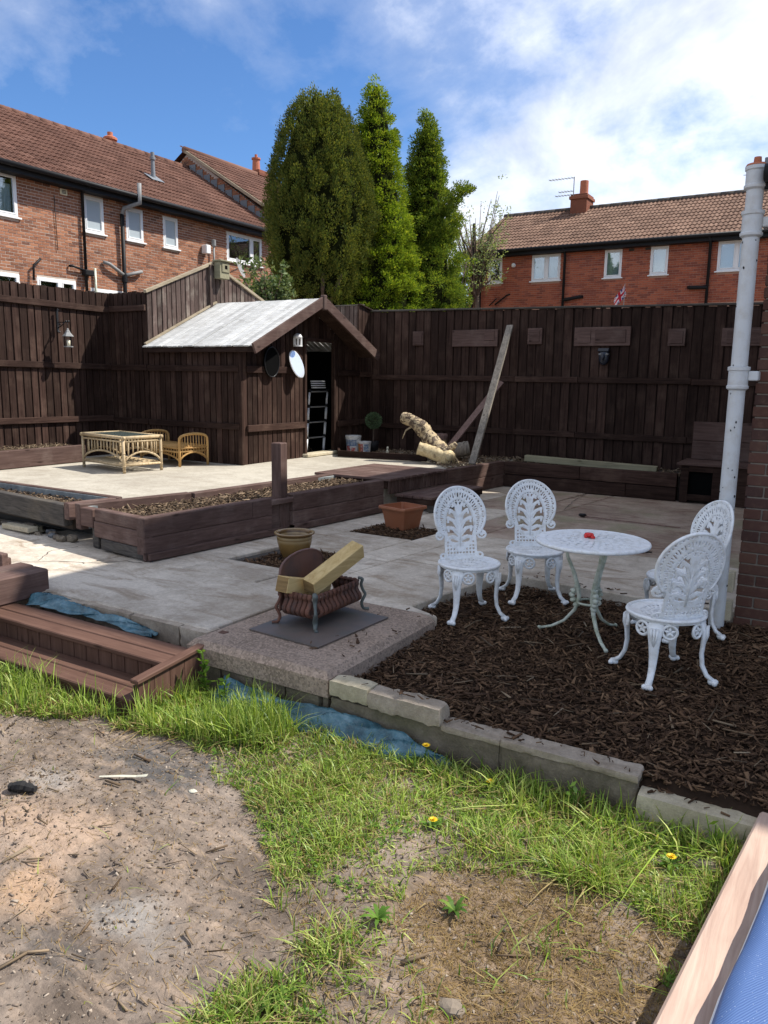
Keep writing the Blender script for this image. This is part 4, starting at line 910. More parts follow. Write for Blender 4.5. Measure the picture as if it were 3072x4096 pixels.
def make_chair():
    t_ = thing('garden_chair', 'x', 'chair', (0, 0, 0), 'white cast metal garden chairs')
    U = np.linspace(-0.20, 0.20, 116); Vv = np.linspace(-0.01, 0.525, 154); uc, vc = np.meshgrid((U[1:] + U[:-1]) / 2, (Vv[1:] + Vv[:-1]) / 2)
    def fn(u, v): return np.stack([u, -0.152 - 0.22 * v + 0.9 * u * u, 0.372 + 0.94 * v], -1)
    bk = raster('backrest', back_mask(uc, vc), U, Vv, fn, 'white_iron', t_, 0.011)
    f1 = lambda u, v: tuple(fn(np.array(u), np.array(v)))
    mb = MB(); pts = []
    for k_ in range(49):
        a = math.radians(-47 + (274) * k_ / 48); pts.append(f1(0.190 * math.cos(a), 0.315 + 0.202 * math.sin(a)))
    mb.tube(pts, 0.0095, 8); mb.build('rim', 'white_iron', bk, smooth=True)
    mb = MB(); pts = [f1(0.116 * math.cos(a), 0.245 + 0.182 * math.sin(a)) for a in [math.radians(q * 7.5) for q in range(49)]]; mb.tube(pts, 0.0055, 6); mb.build('inner_hoop', 'white_iron', bk, smooth=True)
    mb = MB(); mb.tube([f1(0, .08), f1(0, .2), f1(0, .40)], [.009, .009, .004], 6)
    for sg in (-1, 1):
        for q in ([(.004, .17), (.05, .215), (.085, .222)], [(.004, .21), (.04, .27), (.08, .29)], [(.004, .25), (.028, .32), (.062, .345)], [(.004, .13), (.055, .155), (.082, .148)]): mb.tube([f1(sg * a, b_) for a, b_ in q], [.006, .008, .004], 6)
    mb.build('palmette', 'white_iron', bk, smooth=True)
    U = np.linspace(-0.23, 0.23, 93); uc, vc = np.meshgrid((U[1:] + U[:-1]) / 2, (U[1:] + U[:-1]) / 2); r = np.hypot(uc, vc); a = np.arctan2(vc, uc)
    m = (r < 0.205) & ~((np.abs(r - 0.055) < 0.014) & (((a * 8 / np.pi) % 1) < 0.55)) & ~((np.abs(r - 0.125) < 0.012) & (((a * 14 / np.pi) % 1) < 0.45)) & ~((np.abs(r - 0.090) < 0.006) & (((a * 11 / np.pi) % 1) < 0.4))
    se = raster('seat', m, U, U, lambda u, v: np.stack([u, v, 0.368 - 0.012 * np.clip(1 - (u * u + v * v) / 0.05, 0, 1)], -1), 'white_iron', t_, 0.010)
    mb = MB(); mb.ring((0, 0, 0.369), 0.205, 0.011, 44, 8); mb.ring((0, 0, 0.354), 0.196, 0.008, 44, 6); mb.build('seat_rim', 'white_iron', se, smooth=True)
    for q in range(4):
        ang = math.radians(45 + 90 * q); mb = MB(); chair_leg(mb, ang); mb.build('leg', 'white_iron', t_, smooth=True)
        for sd in (-1, 1):
            a2 = ang + sd * 0.37; ax = Vector((math.cos(a2), math.sin(a2), 0)); c = ax * 0.198 + Vector((0, 0, 0.308)); mb = MB(); tg = Vector((-ax.y, ax.x, 0)); up = Vector((0, 0, 1))
            mb.ring(tuple(c), 0.037, 0.0085, 20, 6, tuple(ax))
            for w in range(5):
                b1 = math.pi / 2 + w * 2 * math.pi / 5; e = c + (tg * math.cos(b1) + up * math.sin(b1)) * 0.032; mb.tube([tuple(c), tuple((c + e) / 2), tuple(e)], [.006, .009, .003], 6)
            mb.tube([tuple(c + up * 0.03), tuple(c + up * 0.052)], 0.008, 6); mb.build('apron_rosette', 'white_iron', t_, smooth=True)
    return t_
CH = make_chair()
def seat_chair(o, x, y, face, label): o.location = (x, y, float(bed_z(np.array(x), np.array(y)) + 0.012)); o.rotation_euler = (0, 0, face - math.pi / 2); o['label'] = label
seat_chair(CH, -2.17, 4.73, math.atan2(-0.36, 0.395), 'leftmost white ornate metal chair, nearest the fire basket')
c2 = dup(CH, (0, 0, 0), 0, ''); seat_chair(c2, -1.955, 5.42, math.atan2(-0.42, 0.28), 'white ornate metal chair standing behind the left side of the round table')
c3 = dup(CH, (0, 0, 0), 0, ''); seat_chair(c3, -0.79, 4.34, math.atan2(0.31, -0.28), 'nearest white ornate metal chair, its back turned to us, right of the round table')
c4 = dup(CH, (0, 0, 0), 0, ''); seat_chair(c4, -0.865, 5.16, math.atan2(-0.24, -0.25), 'white ornate metal chair half hidden against the brick wall and pipe')

TX, TY = -1.34, 4.76; TZ = float(bed_z(np.array(TX), np.array(TY))) + 0.01
tb = thing('garden_table', 'round white cast metal table with pierced top among the four chairs', 'table', (TX, TY, TZ))
U = np.linspace(-0.35, 0.35, 141); uc, vc = np.meshgrid((U[1:] + U[:-1]) / 2, (U[1:] + U[:-1]) / 2); r = np.hypot(uc, vc); a = np.arctan2(vc, uc)
m = r < 0.342
for rr, w, n_, fr in ((0.05, .018, 4, .5), (0.095, .017, 7, .52), (0.145, .020, 10, .52), (0.195, .018, 13, .5), (0.243, .019, 16, .52), (0.288, .016, 20, .5)):
    m &= ~((np.abs(r - rr) < w * (0.55 + 0.45 * np.cos(a * n_ * 2 + rr * 40))) & (((a * n_ / np.pi + rr * 9) % 1) < fr))
tt = raster('tabletop', m, U, U, lambda u, v: np.stack([u + TX, v + TY, np.full(u.shape, 0.562)], -1), 'white_iron', tb, 0.010)
mb = MB(); mb.ring((TX, TY, 0.557), 0.342, 0.013, 56, 8); mb.build('rim', 'white_iron', tt, smooth=True)
for q, ang in enumerate((math.radians(186), math.radians(-52), math.radians(70))):
    c, s_ = math.cos(ang), math.sin(ang); mb = MB()
    pr = [(0.165, .63, .014), (0.150, .52, .015), (0.105, .42, .017), (0.075, .33, .019), (0.062, .26, .019), (0.085, .17, .015), (0.15, .085, .013), (0.23, .035, .012), (0.305, .012, .011)]
    mb.tube([(TX + r_ * c, TY + r_ * s_, TZ + z * (0.555 - TZ) / 0.63) for r_, z, _ in pr], 0.01, 8, True, [(w, w * 0.75) for _, _, w in pr], side=(-s_, c, 0))
    mb.blob((TX + 0.31 * c, TY + 0.31 * s_, TZ + 0.012), 0.014, 8, 6, 0.03); lg = mb.build('leg', 'green_iron', tb, smooth=True)
    mb = MB()
    for k_ in range(5):
        f = k_ / 4; mb.blob((TX + (0.078 + 0.03 * math.sin(f * 3.1)) * c, TY + (0.078 + 0.03 * math.sin(f * 3.1)) * s_, TZ + 0.20 + 0.03 * k_), 0.022, 7, 5, 0.2, (1, 1, 0.8))
    mb.build('leaf_bracket', 'green_iron', lg, smooth=True)
mb = MB(); mb.ring((TX, TY, TZ + 0.225), 0.072, 0.008, 24, 6); mb.build('brace_ring', 'green_iron', tb, smooth=True)
rg = thing('glass_trinket', 'small red glass trinket in the middle of the white table', 'trinket', (-1.375, 4.83, 0.568))
mb = MB(); mb.lathe([(0.0, 0), (0.026, 0.002), (0.032, 0.014), (0.026, 0.026), (0.012, 0.030)], (-1.385, 4.83, 0.568), 14); mb.build('bowl', 'red_glass', rg, smooth=True)
mb = MB(); mb.lathe([(0.0, 0), (0.014, 0.002), (0.016, 0.012), (0.006, 0.018), (0.006, 0.028), (0.0, 0.032)], (-1.350, 4.80, 0.568), 12); mb.blob((-1.395, 4.80, 0.578), 0.012); mb.build('stopper', 'red_glass', rg, smooth=True)

# ================================================================== POTS AND FIRE BASKET
rp = thing('plant_pot', 'round honey glazed stoneware pot, empty, on the left bark square', 'plant pot', (-4.10, 5.27, -0.02), 'empty pots on the patio')
mb = MB(); mb.lathe([(0.0, -0.02), (0.098, -0.02), (0.108, 0.0), (0.132, 0.06), (0.150, 0.13), (0.156, 0.18), (0.152, 0.19), (0.175, 0.205), (0.178, 0.217), (0.168, 0.222), (0.148, 0.218), (0.142, 0.20), (0.138, 0.12), (0.0, 0.11)], (-4.10, 5.27, 0), 40); mb.build('body', 'glaze_pot', rp, smooth=True)
sp_ = thing('plant_pot', 'square tapered terracotta pot, empty, on the right bark square', 'plant pot', (-4.03, 7.05, -0.02), 'empty pots on the patio')
def frust(mb, c, w0, w1, z0, z1, rz, wi0=None, wi1=None):
    vs = []
    for w, z in ((w0, z0), (w1, z1)):
        for sx, sy in ((-1, -1), (1, -1), (1, 1), (-1, 1)):
            x, y = sx * w / 2, sy * w / 2; vs.append((c[0] + x * math.cos(rz) - y * math.sin(rz), c[1] + x * math.sin(rz) + y * math.cos(rz), z))
    return vs
R0 = D2R(-14)
def shell(mb, c, outer, inner, rz):
    """outer, inner: lists of (width,z)"""
    prof = outer + inner[::-1]; vs = []
    for w, z in prof:
        for k_ in range(8):
            sx, sy = ((-1, -1), (1, -1), (1, 1), (-1, 1))[k_ // 2]; e = 0.012; dx, dy = ((e, 0), (0, e)) [0], 0
            if k_ % 2 == 0: x, y = sx * w / 2 + (0 if k_ in (2, 6) else -sx * 0.012), sy * w / 2 + (0 if k_ in (0, 4) else -sy * 0.012)
            else: x, y = sx * w / 2 + (0 if k_ in (1, 5) else 0), sy * w / 2
            vs.append((c[0] + x * math.cos(rz) - y * math.sin(rz), c[1] + x * math.sin(rz) + y * math.cos(rz), z))
    return vs
mb = MB(); prof = [(0.25, -0.02), (0.318, 0.19), (0.318, 0.191), (0.365, 0.192), (0.372, 0.205), (0.365, 0.222), (0.33, 0.224), (0.325, 0.20), (0.30, 0.13)]
vs = []
for w, z in prof:
    for q in range(4):
        a0 = math.pi / 4 + q * math.pi / 2
        for da in (-0.06, 0.06):
            rr = w / 2 * math.sqrt(2) * 0.985; x, y = rr * math.cos(a0 + da), rr * math.sin(a0 + da); vs.append((-4.03 + x * math.cos(R0) - y * math.sin(R0), 7.05 + x * math.sin(R0) + y * math.cos(R0), z))
fs = [(i * 8 + k_, i * 8 + (k_ + 1) % 8, (i + 1) * 8 + (k_ + 1) % 8, (i + 1) * 8 + k_) for i in range(len(prof) - 1) for k_ in range(8)] + [tuple(range(7, -1, -1)), tuple(range((len(prof) - 1) * 8, len(prof) * 8))]
mb.add(vs, fs); mb.build('body', 'terracotta', sp_)

sh_ = tag(MB().prism([(-3.06, 3.475, 0.016), (-2.51, 3.44, 0.016), (-2.465, 4.15, 0.016), (-3.02, 4.19, 0.016)], (0, 0, 0.008)).build('steel_sheet', 'steel_sheet', origin=(-2.76, 3.8, 0.016)), 'flat rusty steel sheet lying on the hearth slab under the fire basket', 'metal sheet')
fb = thing('fire_basket', 'rusty cast iron fire basket with curled bars and arched back plate', 'fire basket', (-2.82, 3.92, 0.024))
BX0, BX1, BY0, BY1 = -2.96, -2.72, 3.69, 4.18; BZ0, BZ1 = 0.095, 0.225
mb = MB(); mb.box(BX0 + 0.02, BY0 + 0.02, BZ0 - 0.012, BX1 - 0.02, BY1 - 0.02, BZ0 + 0.004, 0.004); mb.build('grate_floor', 'rust', fb)
for pts in ([(BX1, BY0), (BX1, BY1)], [(BX0, BY0), (BX1, BY0)], [(BX0, BY1), (BX1, BY1)]):
    for z, o_ in ((BZ1, 0.0), (BZ0 + 0.006, 0.012)):
        mb = MB(); mb.tube([(pts[0][0], pts[0][1], z), (pts[1][0], pts[1][1], z)], 0.009, 6); mb.build('bar', 'rust', fb, smooth=True)
def sbar(x, y, nx_, ny_):
    mb = MB(); pr = [(0.0, 0.14), (0.012, 0.118), (0.004, 0.095), (0.016, 0.07), (0.034, 0.045), (0.034, 0.025), (0.016, 0.006), (-0.01, -0.006)]
    sp = smooth_path(pr, 3); mb.tube([(x + nx_ * d, y + ny_ * d, BZ0 + h) for d, h in sp], 0.0095, 6, True, [(.018, .009)] * len(sp), side=(-ny_, nx_, 0)); mb.build('curled_bar', 'rust', fb, smooth=True)
for i in range(11): sbar(BX1, BY0 + 0.03 + i * (BY1 - BY0 - 0.06) / 10, 1, 0)
for i in range(6): sbar(BX0 + 0.03 + i * (BX1 - BX0 - 0.06) / 5, BY0, 0, -1)
for i in range(6): sbar(BX0 + 0.03 + i * (BX1 - BX0 - 0.06) / 5, BY1, 0, 1)
for (x, y, sx, sy, mt) in ((BX1, BY0, 1, -1, 'verdigris'), (BX1, BY1, 1, 1, 'verdigris'), (BX0, BY0, -1, -1, 'rust'), (BX0, BY1, -1, 1, 'rust')):
    mb = MB(); pr = [(0.0, 0.245), (0.026, 0.235), (0.018, 0.20), (0.03, 0.16), (0.045, 0.13), (0.03, 0.095), (0.022, 0.065), (0.034, 0.035), (0.05, 0.030), (0.07, 0.030)]
    sp = smooth_path(pr, 4); mb.tube([(x + sx * d * 0.75, y + sy * d * 0.75, z) for d, z in sp], 0.01, 7, True, [(.014 + .004 * math.sin(q_ * 0.35), .010) for q_ in range(len(sp))], side=(-sy, sx, 0)); mb.build('leg', mt, fb, smooth=True)
mb = MB(); arc = [(BX0 - 0.040, BY0 + 0.0, BZ0 + 0.0), (BX0 - 0.040, BY1 - 0.03, BZ0 + 0.0), (BX0 - 0.040, BY1 - 0.03, 0.34)]
for k_ in range(13):
    a = math.pi * k_ / 12; arc.append((BX0 - 0.040, (BY0 + BY1 - 0.02) / 2 + 0.228 * math.cos(a) ** 1.0 if abs(math.cos(a)) < 1 else (BY0 + BY1 - 0.02) / 2 + 0.228 * math.cos(a), 0.325 + 0.115 * math.sin(a) ** 0.8 if math.sin(a) > 0 else 0.325))
arc = arc[:3] + arc[3:]; mb.prism(arc, (0.012, 0, 0)); bp = mb.build('back_plate', 'rust_plate', fb)
mb = MB(); mb.tube([(x_ + 0.006, y_, z_) for x_, y_, z_ in arc[2:]] + [(BX0 - 0.034, BY0 + 0.0, BZ0 + 0.1)], 0.0095, 6); mb.build('raised_edge', 'rust_plate', bp, smooth=True)
def pine(p0, p1, w, label, roll=0.0):
    mb = MB(); mb.beam(p0, p1, w, w, 0.003, roll=roll); mb.mi = [1 if i in (2, 3) else 0 for i in range(len(mb.f))]
    # faces 6/7 of the chamfered box are the two ends of the beam
    mb.mi = [0] * len(mb.f); L = []
    for i, f in enumerate(mb.f):
        n_ = len(f)
        c = sum((Vector(mb.v[j]) for j in f), Vector()) / n_
        if n_ == 4 and ((c - Vector(p0)).length < 0.006 or (c - Vector(p1)).length < 0.006): mb.mi[i] = 1
    o = mb.build('pine_offcut', ['pine_y', 'pine_end'], origin=p0); return tag(o, label, 'timber', 'pine offcuts in the fire basket')
pine((-2.935, 3.645, 0.287), (-2.905, 4.06, 0.175), 0.098, 'stubby new pine block lying across the left end of the fire basket')
pine((-2.80, 3.74, 0.265), (-2.715, 4.17, 0.445), 0.098, 'long new pine block leaning up out of the fire basket', 0.25)

# ================================================================== RATTAN FURNITURE ON THE TERRACE
def rattan_local(M): 
    return lambda x, y, z: tuple(M @ Vector((x, y, z)))
Mx = Matrix.Translation((-7.79, 6.56, 0.33)) @ Matrix.Rotation(D2R(-9), 4, 'Z')   # local: -x runs left along the long side, +y goes back
T_ = rattan_local(Mx); rt_ = thing('rattan_table', 'pale cane coffee table with glass top and woven lower shelf on the terrace', 'table', (-8.2, 6.85, 0.33))
LX, LY, HT = -0.98, 0.54, 0.445
for (x, y) in ((0, 0), (LX, 0), (0, LY), (LX, LY)):
    mb = MB(); mb.tube([T_(x, y, 0), T_(x, y, 0.2), T_(x, y, HT - 0.02)], 0.019, 8)
    for z in (0.03, 0.09, 0.25): mb.ring(T_(x, y, z), 0.019, 0.006, 10, 5)
    mb.build('leg', 'cane', rt_, smooth=True)
for a, b in (((0, 0), (LX, 0)), ((0, LY), (LX, LY)), ((0, 0), (0, LY)), ((LX, 0), (LX, LY))):
    for z, r_ in ((HT, 0.022), (HT - 0.05, 0.012), (0.10, 0.016)):
        mb = MB(); ex = 0.03 if z == HT else 0; d = (Vector((*b, 0)) - Vector((*a, 0))).normalized() * ex
        mb.tube([T_(a[0] - d.x, a[1] - d.y, z), T_(b[0] + d.x, b[1] + d.y, z)], r_, 8); mb.build('cane_rail', 'cane', rt_, smooth=True)
    n_ = 9
    mb = MB(); P = []
    for k_ in range(n_ + 1):
        f = k_ / n_; P.append(T_(a[0] + (b[0] - a[0]) * f, a[1] + (b[1] - a[1]) * f, 0.135 + 0.125 * math.sin(math.pi * f) ** 0.7))
    mb.tube(P, 0.013, 7); mb.build('arch', 'cane', rt_, smooth=True)
    m_ = 13 if abs(b[0] - a[0]) > 0.3 else 8
    for k_ in range(1, m_):
        f = k_ / m_
        if 0.12 < f < 0.88:
            mb = MB(); x, y = a[0] + (b[0] - a[0]) * f, a[1] + (b[1] - a[1]) * f; z0 = 0.135 + 0.125 * math.sin(math.pi * f) ** 0.7
            mb.tube([T_(x, y, z0), T_(x, y, (z0 + HT - 0.05) / 2), T_(x, y, HT - 0.05)], [.0075, .011, .0075], 6); mb.build('spindle', 'cane', rt_, smooth=True)
mb = MB(); mb.prism([T_(-0.03, 0.03, HT + 0.008), T_(-0.03, LY - 0.03, HT + 0.008), T_(LX + 0.03, LY - 0.03, HT + 0.008), T_(LX + 0.03, 0.03, HT + 0.008)], (0, 0, 0.007)); mb.build('glass_top', 'glass_top', rt_)
for k_ in range(22):
    x = LX + 0.04 + k_ * (abs(LX) - 0.08) / 21; mb = MB(); mb.tube([T_(x, 0, 0.115), T_(x, LY, 0.115)], 0.011, 6); mb.build('shelf_cane', 'cane', rt_, smooth=True)

Ms = Matrix.Translation((-7.78, 7.49, 0.33)) @ Matrix.Rotation(D2R(-8), 4, 'Z'); T_ = rattan_local(Ms)
rs = thing('rattan_stool', 'golden cane bench stool with two arched arms beside the shed wall', 'stool', (-8.2, 7.75, 0.33))
LX, LY, SH = -0.90, 0.47, 0.25
for x in (0, LX):
    mb = MB(); P = []
    for k_ in range(15):
        a = math.pi * k_ / 14; y = LY / 2 - (LY / 2) * math.cos(a); P.append(T_(x, LY / 2 - (LY / 2) * max(-1, min(1, 1.0 * math.cos(a))), 0.34 + 0.10 * math.sin(a) ** 0.55 if 0 < k_ < 14 else 0.32))
    mb.tube([T_(x, 0, 0), T_(x, 0, 0.2)] + P + [T_(x, LY, 0.2), T_(x, LY, 0)], 0.019, 8); arm = mb.build('arm_hoop', 'cane_gold', rs, smooth=True)
    mb = MB(); P = [(T_(x, LY * f / 8, 0.09 + 0.10 * math.sin(math.pi * f / 8) ** 0.7)) for f in range(9)]; mb.tube(P, 0.013, 7); mb.build('arch', 'cane_gold', rs, smooth=True)
    for z in (0.20, SH): mb = MB(); mb.tube([T_(x, 0, z), T_(x, LY, z)], 0.013, 7); mb.build('cane_rail', 'cane_gold', rs, smooth=True)
    for k_ in range(1, 10):
        y = LY * k_ / 10; mb = MB(); zt = 0.34 + 0.10 * math.sin(math.acos(1 - 2 * k_ / 10)) ** 0.55; zb_ = 0.09 + 0.10 * math.sin(math.pi * k_ / 10) ** 0.7
        mb.tube([T_(x, y, zb_), T_(x, y, zt)], 0.0075, 6); mb.build('spindle', 'cane_gold', rs, smooth=True)
for y in (0, LY):
    for z in (SH, 0.20): mb = MB(); mb.tube([T_(0, y, z), T_(LX, y, z)], 0.015, 7); mb.build('cane_rail', 'cane_gold', rs, smooth=True)
    mb = MB(); P = [T_(LX * f / 10, y, 0.08 + 0.09 * math.sin(math.pi * f / 10) ** 0.7) for f in range(11)]; mb.tube(P, 0.013, 7); mb.build('arch', 'cane_gold', rs, smooth=True)
    for k_ in range(1, 15):
        f = k_ / 15; mb = MB(); mb.tube([T_(LX * f, y, 0.08 + 0.09 * math.sin(math.pi * f) ** 0.7), T_(LX * f, y, SH)], 0.0075, 6); mb.build('spindle', 'cane_gold', rs, smooth=True)
for k_ in range(26):
    x = LX * (k_ + 0.5) / 26; mb = MB(); mb.tube([T_(x, 0.0, SH + 0.016), T_(x, LY / 2, SH + 0.02), T_(x, LY, SH + 0.016)], 0.0165, 6); mb.build('seat_cane', 'cane_gold', rs, smooth=True)

# ================================================================== AROUND THE SHED AND FENCES
ln = thing('wall_lantern', 'black bracket lantern with candle hanging on the sunlit left fence', 'lantern', (-9.85, 7.22, 2.2))
mb = MB(); mb.box(-9.845, 7.205, 2.14, -9.825, 7.235, 2.44, 0.004); mb.tube([(-9.835, 7.22, 2.44), (-9.82, 7.22, 2.46), (-9.80, 7.22, 2.44)], 0.008, 6); mb.tube([(-9.83, 7.22, 2.17), (-9.815, 7.22, 2.13), (-9.79, 7.22, 2.15)], 0.008, 6); mb.build('wall_plate', 'black_iron', ln)
mb = MB(); mb.tube([(-9.83, 7.22, 2.28), (-9.72, 7.225, 2.275), (-9.62, 7.23, 2.28)], 0.007, 6); mb.tube([(-9.83, 7.22, 2.20), (-9.75, 7.222, 2.23), (-9.68, 7.226, 2.28)], 0.007, 6)
for p in ((-9.79, 7.22, 2.25), (-9.66, 7.228, 2.285), (-9.61, 7.23, 2.285)): mb.blob(p, 0.016, 8, 6, 0.02)
mb.tube([(-9.635, 7.23, 2.275), (-9.635, 7.23, 2.19)], 0.004, 5); mb.build('bracket', 'black_iron', ln, smooth=True)
lc = (-9.635, 7.23, 0)
mb = MB(); mb.lathe([(0.0, 2.195), (0.012, 2.19), (0.018, 2.165), (0.03, 2.15), (0.034, 2.135), (0.075, 2.085), (0.078, 2.078), (0.0, 2.078)], lc, 6); mb.build('roof', 'grey_metal', ln)
for k_ in range(6):
    a = 2 * math.pi * k_ / 6; mb = MB(); mb.tube([(lc[0] + 0.068 * math.cos(a), lc[1] + 0.068 * math.sin(a), 2.08), (lc[0] + 0.058 * math.cos(a), lc[1] + 0.058 * math.sin(a), 1.94)], 0.004, 5); mb.build('frame_bar', 'black_iron', ln)
mb = MB(); mb.lathe([(0.0, 1.93), (0.064, 1.93), (0.064, 1.945), (0.0, 1.945)], lc, 6); mb.build('base', 'grey_metal', ln)
mb = MB(); mb.lathe([(0.0, 1.946), (0.026, 1.946), (0.026, 2.03), (0.0, 2.03)], lc, 12); mb.build('candle', 'candle', ln, smooth=True)

wl = thing('hanging_lantern', 'small white birdcage lantern hanging under the shed eave', 'lantern', (-7.17, 9.32, 2.02))
cw = (-7.17, 9.325, 0)
mb = MB(); mb.lathe([(0.0, 2.195), (0.02, 2.192), (0.045, 2.18), (0.064, 2.15), (0.068, 2.12), (0.062, 2.12), (0.0, 2.13)], cw, 16); mb.build('dome', 'upvc', wl, smooth=True)
for k_ in range(8):
    a = 2 * math.pi * k_ / 8; mb = MB(); mb.box(-0.007, -0.004, 2.02, 0.007, 0.004, 2.125, 0.0, Matrix.Translation((cw[0] + 0.063 * math.cos(a), cw[1] + 0.063 * math.sin(a), 0)) @ Matrix.Rotation(a + math.pi / 2, 4, 'Z')); mb.build('slat', 'upvc', wl)
mb = MB(); mb.lathe([(0.0, 2.005), (0.068, 2.005), (0.068, 2.025), (0.0, 2.025)], cw, 16); mb.build('base', 'upvc', wl)
mb = MB(); mb.tube([(cw[0], cw[1], 2.19), (cw[0] - 0.01, cw[1], 2.30), (-7.24, 9.325, 2.36)], 0.003, 5); mb.build('cord', 'black_iron', wl)
def oval(mb, c, a, b_, th, tilt=0.0, n=32):
    P = [(0.0, a * math.cos(2 * math.pi * k_ / n), b_ * math.sin(2 * math.pi * k_ / n)) for k_ in range(n)]; M = Matrix.Translation(c) @ Matrix.Rotation(-tilt, 4, 'Y')
    mb.prism([tuple(M @ Vector(p)) for p in P], tuple(M.to_3x3() @ Vector((th, 0, 0))))
om = thing('oval_mirror', 'white oval mirror leaning on the shed front, sky reflection partly painted white', 'mirror', (-7.2, 9.31, 1.6))
mb = MB(); oval(mb, (-7.188, 9.31, 1.745), 0.148, 0.215, 0.012, D2R(21)); mb.build('backing', 'upvc', om)
mb = MB(); oval(mb, (-7.1742, 9.31, 1.745), 0.138, 0.205, 0.004, D2R(21)); mb.build('mirror_glass', 'mirror', om)
ob = thing('oval_plaque', 'black oval plate on the shed front left of the mirror', 'plaque', (-7.2, 8.76, 1.6))
mb = MB(); oval(mb, (-7.215, 8.755, 1.765), 0.165, 0.215, 0.02); pb_ = mb.build('plate', 'dark_recess', ob)
mb = MB(); mb.ring((-7.194, 8.755, 1.765), 0.160, 0.008, 32, 6, (1, 0, 0), 0.21); mb.build('rim', 'black_iron', ob, smooth=True)

ld = thing('telescopic_ladder', 'silver and black telescopic ladder standing in the dark shed doorway', 'ladder', (-7.5, 10.2, 0.36))
for y0, y1 in ((10.02, 10.27), (10.50, 10.77)):
    for i in range(4):
        f0, f1 = i / 4, (i + 0.82) / 4; mb = MB(); A = Vector((-7.55, y0, 0.37)); B_ = Vector((-7.66, y1, 1.36)); mb.tube([tuple(A + (B_ - A) * f0), tuple(A + (B_ - A) * f1)], 0.024 - 0.002 * i, 10); s_ = mb.build('stile', 'ladder_metal', ld, smooth=True)
        mb = MB(); mb.tube([tuple(A + (B_ - A) * f1), tuple(A + (B_ - A) * (f1 + 0.045))], 0.029, 10); mb.build('collar', 'black_plastic', ld, smooth=True)
for i in range(4):
    f = (i + 0.86) / 4; mb = MB(); A = Vector((-7.55, 10.02, 0.37)); B_ = Vector((-7.66, 10.27, 1.36)); p = A + (B_ - A) * f; mb.beam(tuple(p), tuple(p + Vector((0, 0.49, 0))), 0.045, 0.022, 0.004); mb.build('rung', 'grey_metal', ld)
for i in range(4): mb = MB(); mb.beam((-7.66 - 0.006 * i, 10.34, 1.39 + 0.035 * i), (-7.66 - 0.006 * i, 10.70, 1.39 + 0.035 * i), 0.045, 0.02, 0.004); mb.build('rung', 'ladder_metal', ld)
br = thing('broom', 'dark long handled broom leaning at the back of the shed doorway', 'broom', (-7.75, 10.2, 0.36))
mb = MB(); mb.tube([(-7.72, 10.20, 0.45), (-7.85, 10.40, 1.92)], 0.011, 8); mb.build('handle', 'grey_metal', br, smooth=True)
for i in range(40):
    a, r_ = random.uniform(0, 6.28), random.uniform(0, 0.12); mb = MB(); mb.tube([(-7.72, 10.20, 0.52), (-7.72 + r_ * math.cos(a), 10.2 + r_ * 1.6 * math.sin(a), 0.36)], 0.004, 4); mb.build('bristle', 'twig', br)

def bucket(c, r, h, label, cols):
    t_ = thing('paint_bucket', label, 'bucket', c, 'paint buckets by the shed door'); mb = MB()
    mb.lathe([(0, 0), (r * 0.88, 0), (r, h - 0.03), (r * 1.06, h - 0.028), (r * 1.06, h), (r * 0.97, h), (r * 0.95, h - 0.04), (0, h - 0.05)], c, 28); mb.build('tub', 'bucket_white', t_, smooth=False)
    for k_, (a0, a1, z0, z1, m_) in enumerate(cols):
        mb = MB(); vs = []; n_ = 8
        for z in (z0 * h, z1 * h):
            for q in range(n_ + 1):
                a = D2R(a0 + (a1 - a0) * q / n_); rr = r * (0.88 + 0.12 * z / (h - 0.03)) + 0.002; vs.append((c[0] + rr * math.cos(a), c[1] + rr * math.sin(a), c[2] + z))
        mb.add(vs, [(q, q + 1, n_ + 2 + q, n_ + 1 + q) for q in range(n_)]); mb.build('label_print', m_, t_)
    mb = MB(); mb.tube([(c[0] + r * 1.07 * math.cos(a), c[1] + r * 1.07 * math.sin(a), c[2] + h - 0.02 - 0.07 * math.sin((a - 3.6) / 2.6 * math.pi)) for a in [3.6 + 2.6 * q / 12 for q in range(13)]], 0.003, 5); mb.build('handle', 'grey_metal', t_)
bucket((-7.03, 10.62, 0.34), 0.125, 0.285, 'larger dirty white paint bucket beside the shed door', [(225, 330, 0.42, 0.78, 'label_blue'), (240, 275, 0.1, 0.42, 'label_red'), (285, 320, 0.12, 0.34, 'label_red')])
bucket((-6.80, 10.60, 0.34), 0.105, 0.20, 'smaller paint tub with red and orange label beside the white bucket', [(225, 262, 0.1, 0.82, 'label_orange'), (263, 290, 0.1, 0.82, 'label_red'), (300, 345, 0.2, 0.8, 'label_blue')])

def leaf_cloud(P, Dn, L, Wd, mat, name, parent=None, origin=(0, 0, 0), droop=0.0, Nh=None):
    """one folded leaf quad per point: P (n,3) base, Dn (n,3) direction"""
    n = len(P); Dn = Dn / np.linalg.norm(Dn, axis=1)[:, None]
    s_ = np.cross(Dn, RNG.normal(size=(n, 3)) if Nh is None else Nh + RNG.normal(0, 0.28, (n, 3))); s_ /= np.linalg.norm(s_, axis=1)[:, None] + 1e-9
    L = np.broadcast_to(L, (n,))[:, None]; Wd = np.broadcast_to(Wd, (n,))[:, None]
    tip = P + Dn * L - np.array([0, 0, 1]) * droop * L; mid = P + Dn * L * 0.5
    V = np.stack([P, mid + s_ * Wd * 0.5, tip, mid - s_ * Wd * 0.5], 1).reshape(-1, 3)
    return npmesh(name, V, [np.arange(4 * n).reshape(-1, 4)], mat, parent, origin)
tp = thing('topiary_ball', 'clipped grey green ball plant in the shaded corner by the fence', 'plant', (-6.88, 11.0, 0.34))
